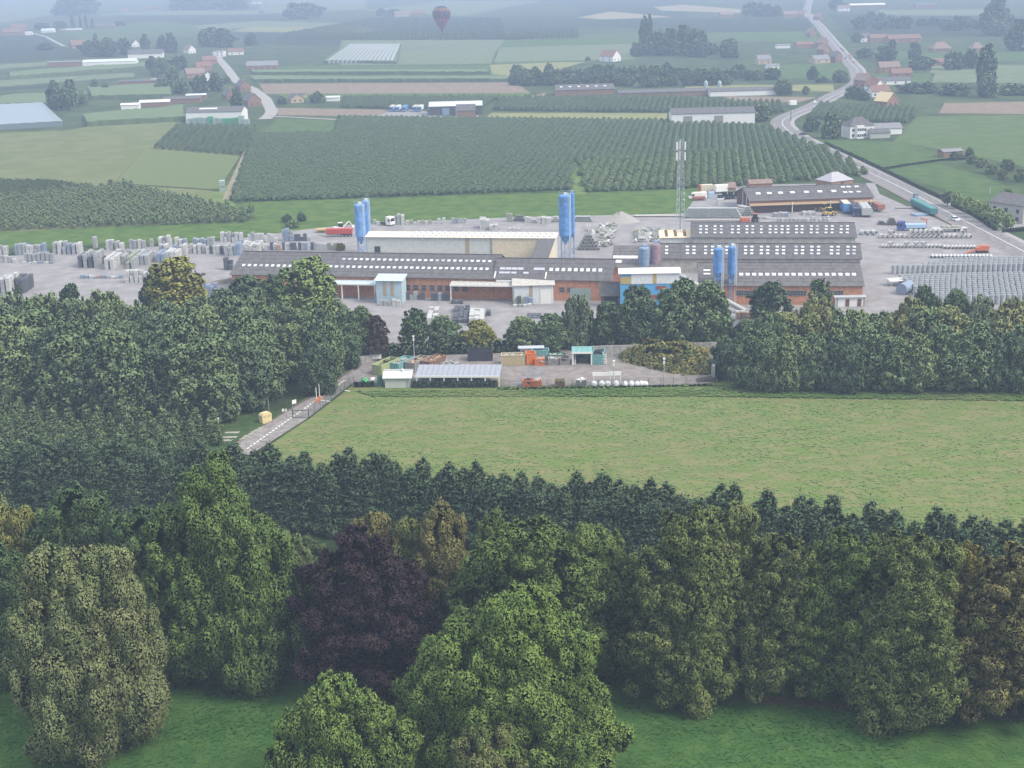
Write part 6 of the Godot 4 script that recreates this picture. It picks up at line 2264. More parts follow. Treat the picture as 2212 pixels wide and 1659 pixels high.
func recycling_yard() -> void:
	flat("fence_green", lin(0.07, 0.12, 0.09), 0.7)
	var pav := land("recycling_paving", lin(0.26, 0.235, 0.23), lin(0.36, 0.325, 0.31), 22.0, 61)
	ground_sheet("recycling_yard_paving", [[762, 836], [763, 799], [800, 778], [905, 770], [1295, 757], [1545, 752], [1550, 826], [1500, 833]], 0.17, pav, "grey-pink paving of the recycling yard")
	ground_sheet("asphalt_patch", [[1100, 836], [1140, 795], [1180, 795], [1168, 836]], 0.18, flat("tarmac", Color.WHITE), "darker asphalt strip across the recycling yard")
	var white: Material = mats["white_paint"]
	var teal := flat("skip_teal", lin(0.2, 0.42, 0.44), 0.6, 0.0, 3.0, "stain")
	var grey := flat("skip_grey", lin(0.3, 0.3, 0.3), 0.7, 0.0, 3.0, "stain")
	var black := flat("skip_black", lin(0.045, 0.045, 0.06), 0.7)
	var creamc := flat("skip_cream", lin(0.55, 0.47, 0.3), 0.7, 0.0, 2.0, "stain")
	var orange := flat("skip_orange", lin(0.6, 0.17, 0.05), 0.6)
	var darkgreen := flat("skip_green", lin(0.05, 0.15, 0.1), 0.7)
	var yelgreen := flat("skip_lime", lin(0.33, 0.38, 0.2), 0.7)
	var wood := flat("scrap_wood", lin(0.42, 0.32, 0.22), 0.9)
	var junk := flat("scrap_mixed", lin(0.42, 0.43, 0.43), 0.8)
	var brush := flat("scrap_brush", lin(0.16, 0.16, 0.08), 0.9)
	var rusty := flat("skip_rust", lin(0.26, 0.16, 0.12), 0.8, 0.0, 2.0, "stain")
	skip("pale green skip with greenery load and an open end, leftmost of the slanting skips", [815, 812], [866, 789], 7.0, 2.4, 2.5, yelgreen, brush, 1)
	skip("teal skip with mixed load, second of the slanting skips", [852, 806], [897, 784], 6.5, 2.4, 2.3, teal, junk, 2)
	skip("grey skip loaded with boards, third of the slanting skips", [886, 804], [924, 785], 6.5, 2.4, 2.2, grey, wood, 3)
	skip("brown skip heaped with scrap wood, rightmost of the slanting skips", [920, 801], [958, 783], 6.5, 2.4, 2.2, rusty, wood, 4)
	skip("black skip with pale rim standing alone before the hedge", [1012, 779], [1064, 778], 5.6, 2.4, 2.6, black, null, 5)
	skip("cream ribbed container left of the orange one", [1084, 788], [1136, 787], 5.4, 2.4, 2.5, creamc, junk, 6)
	skip("orange skip beside the cream ribbed container", [1137, 787], [1155, 786], 2.0, 2.2, 2.8, orange, null, 7)
	skip("small orange skip in front of the teal container", [1156, 789], [1176, 788.5], 2.1, 1.8, 1.7, orange, junk, 8)
	skip("teal container behind the small orange skip", [1150, 779], [1184, 778], 3.8, 2.4, 2.6, teal, null, 9)
	skip("dark green low skip behind the grey bins", [1184, 780], [1220, 779], 4.0, 2.0, 1.6, darkgreen, junk, 10)
	skip("left grey bin with flat load", [1185, 788], [1206, 787.5], 2.3, 1.6, 1.6, grey, junk, 11)
	skip("right grey bin, darker and closer to the green press", [1210, 788], [1229, 787.5], 2.1, 1.6, 1.7, grey, black, 12)
	skip("teal and white skip with its end to the meadow, right of the green press", [1291, 789], [1296, 772], 5.5, 2.4, 2.4, teal, black, 13)
	# scrap heap between skips and shed
	for q in [[951, 791, "left scrap heap behind the white-roofed shed"], [975, 792, "right scrap heap behind the white-roofed shed"]]:
		var hm := Mb.new()
		for i in 26:
			var g := rng.randf_range(0.5, 1.0)
			hm.box(Vector3(rng.randfn() * 0.9, rng.randf() * 0.9, rng.randfn() * 0.8), Vector3(rng.randf_range(0.3, 1.3), rng.randf_range(0.1, 0.4), rng.randf_range(0.3, 0.9)), Color(g, g, g), Basis.from_euler(Vector3(rng.randfn() * 0.4, rng.randf() * TAU, rng.randfn() * 0.4)))
		single("scrap_heap", hm, junk, q[2], "scrap heap", site(q[0], q[1]))
	# white-roofed open shed and white tent
	canopy("open_shed", "long open shed with pale grey metal roof at the meadow fence", [897, 812], [1080, 812], 2.7, 6.2, 3.5, 7, flat("pale_zinc", lin(0.31, 0.33, 0.39), 0.55, 0.0, 9.0, "fine"), false)
	var sh := get_node("open_shed") as Node3D
	var m := Mb.new()
	var len: float = site(897, 812, 2.7).distance_to(site(1080, 812, 2.7))
	m.box(Vector3(len * 0.5, 0, -6.1), Vector3(len, 3.2, 0.15))
	part("rear_wall", m, mats["sheet_grey"], sh)
	for k in 9:
		m = Mb.new()
		var s := Vector3(1.0 + (k % 3) * 0.5, 0.9 + 0.25 * (k % 2), 1.0)
		m.box(Vector3.ZERO, s)
		m.box(Vector3(0, s.y, 0), Vector3(s.x + 0.1, 0.08, s.z + 0.1), Color(0.7, 0.7, 0.7))
		single("waste_bin", m, [darkgreen, white, black, grey, darkgreen, darkgreen, white, black, mats["digger_yellow"]][k], ["dark green bin at the left end under the open shed", "white bin, second under the open shed", "black bin, third under the open shed", "grey bin, fourth under the open shed", "left one of two green bins in mid shed", "right one of two green bins in mid shed", "white bin right of the green bins under the open shed", "black rack near the right end of the open shed", "yellow machine at the right end under the open shed"][k], "bin", site(912 + 19.5 * k, 833) , 0.02)
	var d := hall("storage_tent", "white boxy storage tent in two halves at the meadow fence", [831, 815.5], [885, 815], [858, 800], 2.5, 0.9, flat("tent_white", lin(0.5, 0.52, 0.5), 0.6), flat("tent_roof", lin(0.52, 0.54, 0.54), 0.6), false)
	m = Mb.new()
	m.box(Vector3(d.len * 0.5, 0.02, 0.03), Vector3(0.12, 2.5, 0.08))
	part("seam", m, mats["sheet_grey"], d.root)
	m = Mb.new()
	var rp := roof_point(d, d.len * 0.68, 0.2)
	m.tube(rp, rp + Vector3(0, 0.5, 0), 0.25, 0.25, 10)
	part("roof_vent", m, white, d.root)
	igloo(site(788, 832), flat("bank_green", lin(0.1, 0.42, 0.18), 0.5), "bright green bottle bank behind the small dark hedge")
	igloo(site(806, 832), white, "white bottle bank right of the bright green one")
	m = Mb.new()
	m.box(Vector3.ZERO, Vector3(1.2, 2.2, 1.2))
	m.box(Vector3(0, 2.2, 0), Vector3(1.3, 0.12, 1.3), Color(0.6, 0.6, 0.6))
	single("green_cabinet", m, darkgreen, "dark green cabinet against the left wall of the storage tent", "cabinet", site(822, 834))
	var hedge_mat := leafy("leaf_hedge", lin(0.04, 0.07, 0.04))
	hedge("hedge", [[769, 837], [812, 836]], 1.3, 1.4, hedge_mat, "small dark clipped hedge before the bottle banks")
	hedge("hedge", [[897, 838], [1078, 837]], 1.5, 1.7, hedge_mat, "long dark clipped hedge before the open shed")
	hedge("verge_scrub", [[1080, 842], [1300, 839], [1540, 834]], 1.5, 0.45, leafy("leaf_scrub", lin(0.11, 0.165, 0.06)), "rough green scrub along the meadow fence of the recycling yard")
	# cabin, press shelter, steps
	d = hall("portable_cabin", "white portable cabin with four windows behind the orange skips", [1124, 752], [1171, 751], [1148, 747.5], 2.7, 0.15, white, mats["cabin_roof"], true)
	windows(d, [1130, 1142, 1154, 1165], 1.0, 0.95, 1.1)
	canopy("press_shelter", "teal roofed shelter of the waste press with open dark front", [1235, 761], [1280, 760.5], 3.2, 4.0, 3.5, 2, teal, false)
	sh = get_node("press_shelter") as Node3D
	m = Mb.new()
	m.box(Vector3(2.4, 0, -3.9), Vector3(4.6, 3.3, 0.12))
	m.box(Vector3(0.1, 0, -2), Vector3(0.12, 3.2, 3.8))
	part("rear_wall", m, darkgreen, sh)
	m = Mb.new()
	m.box(Vector3(2.6, 0, -2.4), Vector3(2.0, 1.5, 1.6))
	part("press", m, black, sh)
	for k in 2:
		var p := site([1239.5, 1306][k], [789, 787][k])
		var o := thing("steps", ["white step ladder left of the press shelter", "white step ladder right of the teal and white skip"][k], "steps", p)
		for s in [-0.4, 0.4]:
			m = Mb.new()
			m.tube(Vector3(s, 0, 0.5), Vector3(s, 2.4, -0.5), 0.05, 0.05, 4)
			m.tube(Vector3(s, 0, -0.6), Vector3(s, 2.9, -0.6), 0.05, 0.05, 4)
			part("rail", m, white, o)
		for i in 6:
			m = Mb.new()
			m.box(Vector3(0, 0.35 * (i + 1), 0.5 - 0.16 * (i + 1)), Vector3(0.8, 0.06, 0.26))
			part("step", m, white, o)
	# concrete wall, waste heap, end wall
	var a := site(1280, 775)
	var b := site(1548, 766)
	var T := frame(a, b)
	var o2 := thing("yard_wall", "long weathered concrete wall behind the green waste heap", "wall", a)
	o2.basis = T
	var wl := a.distance_to(b)
	var pn := int(wl / 1.6)
	m = Mb.new()
	m.box(Vector3.ZERO, Vector3(wl / pn - 0.04, 3.0, 0.35))
	var pmesh := m.mesh()
	for i in pn:
		var q := part("wall_panel", pmesh, mats["concrete"], o2)
		q.position = Vector3(wl * (i + 0.5) / pn, rng.randf() * 0.06, 0)
	m = Mb.new()
	m.prism(Vector3.ZERO, [Vector2(-2.2, 0), Vector2(2.2, 0), Vector2(2.2, 2.6), Vector2(-0.4, 3.4), Vector2(-2.2, 3.4)], 0.5)
	single("end_wall", m, mats["concrete"], "stained concrete end wall at the right corner of the recycling yard", "wall", site(1540, 817), 1.5)
	waste_heap()
	# front pens and big bags
	var pen := [[1140, 835, "left open crate with dark contents on an orange base", orange, black], [1160, 835, "second open crate with grey contents on an orange base", orange, junk], [1210, 835, "brown framed crate with a dark box", rusty, brush], [1256, 834, "grey crate heaped with white sacks", grey, white]]
	for q in pen:
		skip(q[2], [q[0] - 10, q[1]], [q[0] + 10, q[1] - 0.3], 2.0, 1.7, 1.5, q[3], q[4], 20)
	for k in 9:
		var bx: float = [1283, 1300, 1313, 1331, 1350, 1364, 1376, 1386, 1394][k]
		m = Mb.new()
		m.lathe(Vector3.ZERO, [Vector2(0.42, 0), Vector2(0.56, 0.2), Vector2(0.58, 0.6), Vector2(0.46, 0.95), Vector2(0.2, 1.1 + 0.1 * (k % 2)), Vector2(0.02, 1.12)], 9)
		for i in m.v.size():
			m.v[i] += Vector3(sin(m.v[i].y * 7 + k), 0, cos(m.v[i].y * 9 + k * 2)) * 0.04
		single("white_sack", m, flat("sack_white", lin(0.66, 0.68, 0.72), 0.7), "bulging white sack, %s from the left along the yard fence" % nth(k + 1), "sack", site(bx, 834), k * 1.3, "white sacks along the yard fence").scale = Vector3(1.15, 1.0, 1.15)
	for k in 2:
		m = Mb.new()
		var bw: float = [5.0, 2.4][k]
		m.box(Vector3(0, 0.0, 0), Vector3(bw, 0.12, 1.2))
		for x in [-bw * 0.45, bw * 0.45]:
			m.box(Vector3(x, 0, -0.5), Vector3(0.1, 2.3, 0.1))
		m.box(Vector3(0, 1.9, -0.5), Vector3(bw, 0.8, 0.15))
		single("sack_stand", m, white, ["wide white frame stand holding sacks", "narrow white frame stand right of the wide one"][k], "stand", site([1305, 1330][k], [831, 830][k]))
	# lorry cab and blocks at the top of the road
	var tr := placed("lorry", "white lorry parked at the head of the access road", "lorry", [812, 780], [817, 768])
	lorry_cab(tr, 1.8, white)
	trailer(tr, 4.6, 2.4, 0.9, 2.0, white, 2, -1.6)
	m = Mb.new()
	for k in 4:
		m.box(Vector3(-2.4 + 1.6 * k, 0, 0), Vector3(1.5, 1.6, 0.8))
	single("block_barrier", m, mats["concrete"], "row of big concrete blocks beside the white lorry", "barrier", site(789, 783), 0.5)
	post_light([895, 774], 727, "grey camera pole behind the slanting skips")
	post_light([1434, 832], 775, "slim lamp post before the green waste heap")
	post_light([1326, 831], 780, "slim pole between the sacks and the yard centre")

func waste_heap() -> void:
	var L := []
	for i in 190:
		var u := rng.randf()
		var x := lerpf(1350, 1532, u)
		var prof := sin(PI * clampf(u * 0.9 + 0.06, 0, 1))
		var front := lerpf(782, 812, clampf(u * 1.5, 0, 1))
		var y := rng.randf_range(770, front)
		var p := site(x, y)
		var depth := (y - 770) / maxf(1.0, front - 770)
		var hh := 4.0 * pow(prof, 0.6) * (1.0 - pow(depth, 2.0)) * rng.randf_range(0.7, 1.1)
		var tone: Color = [Color(0.5, 0.55, 0.35), Color(0.75, 0.66, 0.42), Color(0.4, 0.38, 0.3), Color(0.45, 0.6, 0.35), Color(0.9, 0.85, 0.6)][mini(4, rng.randi() % 6)]
		L.append([p + Vector3(0, hh - 0.5, 0), Vector3(rng.randf_range(1.0, 2.0), rng.randf_range(0.7, 1.2), rng.randf_range(1.0, 2.0)), tone])
	var at := site(1440, 795)
	for q in L:
		q[0] -= at
	single("green_waste_heap", foliage(L, 0.3, 0.8, 0.1, 0.4, 0.85, 0.35), leafy("waste_brush", lin(0.24, 0.25, 0.15)), "big heap of brown and green garden waste against the concrete wall", "waste heap", at)
	var m := Mb.new()
	m.prism(Vector3.ZERO, [Vector2(-2.6, 0), Vector2(2.6, 0), Vector2(2.4, 0.9)], 2.4)
	single("soil_ramp", m, flat("dark_soil", lin(0.06, 0.045, 0.04), 0.95), "dark soil ramp at the foot of the end wall", "soil heap", site(1520, 823))

func access_road() -> void:
	var tarmac := flat("road_grey", lin(0.27, 0.25, 0.25), 0.9, 0.0, 12.0, "patchy")
	ground_sheet("access_road", [[488, 978], [510, 963], [602, 902.5], [706, 838.5], [766, 797], [802, 776], [815, 800], [764, 827], [667, 903.5], [585, 956], [540, 985]], 0.19, tarmac, "grey access road rising to the recycling yard")
	ground_sheet("road_edge", [[496, 966], [602, 900.5], [766, 795], [766, 796.6], [602, 902.4], [500, 969]], 0.2, flat("brown_edge", lin(0.2, 0.15, 0.11), 0.95))
	# dashes of the centre line: two files of short white blocks
	var a := site(536, 970)
	var b := site(752, 818)
	var T := frame(a, b)
	var m := Mb.new()
	m.box(Vector3.ZERO, Vector3(0.75, 0.008, 0.32))
	var dm := m.mesh()
	var n := int(a.distance_to(b) / 1.35)
	var line := part("centre_line", Mb.new() if false else dm, mats["white_paint"], self)
	line.name = numbered("road_marking")
	line.set_meta("kind", "structure")
	line.basis = T
	line.position = a + Vector3(0, 0.196, 0)
	for i in range(1, n):
		if i in [int(n * 0.52), int(n * 0.53), int(n * 0.54)]:
			continue
		var q := part("dash", dm, mats["white_paint"], line)
		q.position = Vector3(1.35 * i, 0, 0)
	for q in [[[692, 866], [713, 869]], [[745, 845], [756, 847]]]:
		strip("stop_line", q, 0.4, 0.2, mats["white_paint"])
	# fence and gate
	fence([[667, 904], [716, 868], [764, 829]], 2.0, "dark mesh fence along the right side of the access road")
	fence([[764, 832], [897, 840], [1100, 839], [1320, 836], [1536, 831]], 1.8, "low mesh fence between the meadow and the recycling yard")
	var g0 := site(633, 905)
	var g1 := site(667, 904)
	var o := thing("road_gate", "dark mesh sliding gate half open across the access road", "gate", g0)
	o.basis = frame(g0, g1)
	var gl := g0.distance_to(g1)
	m = Mb.new()
	for y in [0.15, 1.75]:
		m.box(Vector3(gl * 0.5, y, 0), Vector3(gl, 0.1, 0.08))
	part("rail", m, mats["chassis"], o)
	for x in [0.0, gl]:
		m = Mb.new()
		m.box(Vector3(x, 0, 0), Vector3(0.16, 2.1, 0.16))
		part("gate_post", m, mats["chassis"], o)
	m = Mb.new()
	for k in int(gl / 0.14):
		m.box(Vector3(0.14 * k, 0.2, 0), Vector3(0.025, 1.6, 0.025))
	var bars := part("bars", m, mats["fence_green"], o)
	bars.set_meta("kind", "stuff")
	m = Mb.new()
	m.box(Vector3(-gl * 0.5, 0.02, 0), Vector3(gl, 0.06, 0.2))
	part("track", m, mats["chassis"], o)
	m = Mb.new()
	m.tube(Vector3(gl * 0.3, 1.1, 0.08), Vector3(gl * 0.3, 1.1, 0.1), 0.22, 0.22, 12)
	part("round_sign", m, mats["white_paint"], o)
	# poles with orange bases
	var orange := flat("pole_orange", lin(0.6, 0.2, 0.07), 0.6)
	for q in [[684.5, 872, 837, "nearest white pole with an orange base beside the access road"], [691, 866, 829, "second white pole with an orange base, just behind the nearest one"], [722.5, 846, 807, "farthest white pole with an orange base, nearer the yard"]]:
		var p := site(q[0], q[1])
		var h := height_to(p, q[2])
		o = thing("barrier_pole", q[3], "pole", p)
		m = Mb.new()
		m.box(Vector3.ZERO, Vector3(0.55, 1.1, 0.4))
		part("base", m, orange, o)
		m = Mb.new()
		m.tube(Vector3(0, 1.1, 0), Vector3(0, h, 0), 0.09, 0.07, 6)
		part("pole", m, mats["white_paint"], o)
	o = thing("ticket_pillar", "orange pillar with a white front plate on the access road", "pillar", site(711, 854))
	m = Mb.new()
	m.box(Vector3.ZERO, Vector3(0.9, 1.6, 0.6))
	part("body", m, orange, o)
	m = Mb.new()
	m.box(Vector3(0.1, 0.15, 0.31), Vector3(0.45, 1.2, 0.06))
	part("plate", m, mats["white_paint"], o)
	for q in [[676, 850, 843, 0.9, "lower white sign board on the verge of the access road"], [692, 843, 831.5, 1.2, "upper white sign board on the verge of the access road"], [636, 882, 868, 0.95, "pale blue-white sign board nearest the gate"]]:
		var p := site(q[0], q[1])
		var h := height_to(p, q[2])
		o = thing("sign_board", q[4], "sign", p, 0.75)
		for s in [-0.4, 0.4]:
			m = Mb.new()
			m.tube(Vector3(s, 0, 0), Vector3(s, h, 0), 0.04, 0.04, 5)
			part("post", m, mats["galvanised"], o)
		m = Mb.new()
		m.box(Vector3(0, h - q[3] * 0.4, 0.05), Vector3(q[3] * 1.1, q[3] * 0.85, 0.05))
		part("board", m, mats["white_paint"], o)
	for q in [[612, 893, "small white notice left of the gate"], [618, 893, "small grey notice beside the white one at the gate"]]:
		o = thing("notice", q[2], "sign", site(q[0], q[1]), 0.3)
		m = Mb.new()
		m.tube(Vector3.ZERO, Vector3(0, 0.6, 0), 0.03, 0.03, 5)
		part("post", m, mats["galvanised"], o)
		m = Mb.new()
		m.box(Vector3(0, 0.4, 0.04), Vector3(0.45, 0.6, 0.04))
		part("board", m, mats["white_paint"] if q[0] < 615 else mats["block_light"], o)
	# clothing bank
	o = thing("clothing_bank", "yellow-cream clothing bank on the verge of the access road", "clothing bank", site(574, 912), 0.75)
	var yel := flat("bank_cream", lin(0.66, 0.56, 0.32), 0.6, 0.0, 2.0, "fine")
	m = Mb.new()
	m.prism(Vector3.ZERO, [Vector2(-1.1, 0), Vector2(1.1, 0), Vector2(1.15, 1.7), Vector2(0.8, 2.1), Vector2(-0.8, 2.1), Vector2(-1.15, 1.7)], 1.3)
	part("body", m, yel, o)
	for s in [-0.5, 0.5]:
		m = Mb.new()
		m.box(Vector3(s, 1.25, 0.66), Vector3(0.7, 0.35, 0.06))
		part("hatch", m, flat("bank_hatch", lin(0.42, 0.34, 0.16), 0.7), o)
	for q in [[581, 888, 850, "thin grey pole behind the clothing bank"], [752, 796, 777, "thin pole with a white cap beside the upper access road"], [474, 935, 905, "thin pole with a white cap at the end of the plantation"]]:
		var p := site(q[0], q[1])
		o = thing("thin_pole", q[3], "pole", p)
		m = Mb.new()
		var h := height_to(p, q[2])
		m.tube(Vector3.ZERO, Vector3(0, h, 0), 0.06, 0.05, 6)
		part("shaft", m, mats["galvanised"], o)
		m = Mb.new()
		m.box(Vector3(0, h - 0.05, 0), Vector3(0.25, 0.3, 0.25))
		part("cap", m, mats["white_paint"], o)
	for k in 7:
		m = Mb.new()
		m.box(Vector3.ZERO, Vector3(1.3 + 0.3 * (k % 3), 0.28, 0.35))
		var t := k / 6.0
		single("edge_stone", m, mats["block_moss"], "pale edge stone, %s up from the belt, beside the access road" % nth(k + 1), "stone", site(lerpf(524, 563, t), lerpf(950, 926, t)), 0.62 + rng.randfn() * 0.1, "edge stones of the access road")
	for q in [[505, 934], [500, 944], [490, 951]]:
		ground_sheet("concrete_pad", [[q[0] - 18, q[1]], [q[0] + 14, q[1] - 1], [q[0] + 10, q[1] + 3], [q[0] - 20, q[1] + 3]], 0.12, flat("pad", lin(0.3, 0.3, 0.27), 0.9))

# ---------------------------------------------------------------- far houses, sheds, trees
func house(label: String, x: float, y: float, w: float, dep: float, wall: float, rise: float, turn: float, wm: Material, rm: Material, win := 0, called := "house", chimney := false, hip := false) -> Node3D:
	var o := thing(called, label, "house" if called == "house" else "farm building", site(x, y), turn)
	var m := Mb.new()
	var g := [Vector2(-dep * 0.5, -0.3), Vector2(dep * 0.5, -0.3), Vector2(dep * 0.5, wall), Vector2(0, wall + (0.0 if hip else rise)), Vector2(-dep * 0.5, wall)]
	if hip:
		g.remove_at(3)
	m.prism(Vector3.ZERO, g, w, Color.WHITE, Basis(Vector3(0, 0, -1), Vector3.UP, Vector3(1, 0, 0)))
	part("wall", m, wm, o)
	m = Mb.new()
	var e := 0.35
	var hw := w * 0.5 + e
	var hd := dep * 0.5 + e
	var y0 := wall - rise * e / (dep * 0.5) + 0.1
	var y1 := wall + rise + 0.1
	if hip:
		var k := maxf(0.0, hw - hd * 0.9)
		m.quad(Vector3(-hw, y0, hd), Vector3(hw, y0, hd), Vector3(k, y1, 0), Vector3(-k, y1, 0))
		m.quad(Vector3(hw, y0, -hd), Vector3(-hw, y0, -hd), Vector3(-k, y1, 0), Vector3(k, y1, 0))
		m.tri(Vector3(hw, y0, hd), Vector3(hw, y0, -hd), Vector3(k, y1, 0))
		m.tri(Vector3(-hw, y0, -hd), Vector3(-hw, y0, hd), Vector3(-k, y1, 0))
		m.quad(Vector3(-hw, y0 - 0.02, hd), Vector3(-hw, y0 - 0.02, -hd), Vector3(hw, y0 - 0.02, -hd), Vector3(hw, y0 - 0.02, hd))
	else:
		slab(m, Vector3(-hw, y0, hd), Vector3(hw, y0, hd), Vector3(hw, y1, 0), Vector3(-hw, y1, 0), 0.15)
		slab(m, Vector3(-hw, y1, 0), Vector3(hw, y1, 0), Vector3(hw, y0, -hd), Vector3(-hw, y0, -hd), 0.15)
	var roof := part("roof", m, rm, o)
	if chimney:
		m = Mb.new()
		m.box(Vector3(w * 0.25, wall + rise * 0.6, 0.3), Vector3(0.8, rise * 0.4 + 1.1, 0.8))
		part("chimney", m, mats["brick_orange"], roof)
	if win > 0:
		m = Mb.new()
		m.box(Vector3.ZERO, Vector3(1.2, 1.3, 0.12))
		var wmesh := m.mesh()
		var floors := 2 if wall > 4.4 and called == "house" else 1
		for f in floors:
			for i in win:
				var p := part("window", wmesh, mats["window_pane"], o)
				p.position = Vector3(-w * 0.5 + w * (i + 0.5) / win, 0.9 + 2.6 * f, dep * 0.5 + 0.03)
		for i in 2:
			var p := part("window", wmesh, mats["window_pane"], o)
			p.position = Vector3(w * 0.5 + 0.03, 0.9, -dep * 0.22 + dep * 0.44 * i)
			p.rotation.y = PI / 2
	return o

func far_tree(kind: String, x: float, y: float, ytop: float, hw: float, mat: Material, label: String, group := "") -> void:
	var at := site(x, y)
	plant(kind, "far_tree", at, height_to(at, ytop), hw / scale_at(at), mat, label, group)

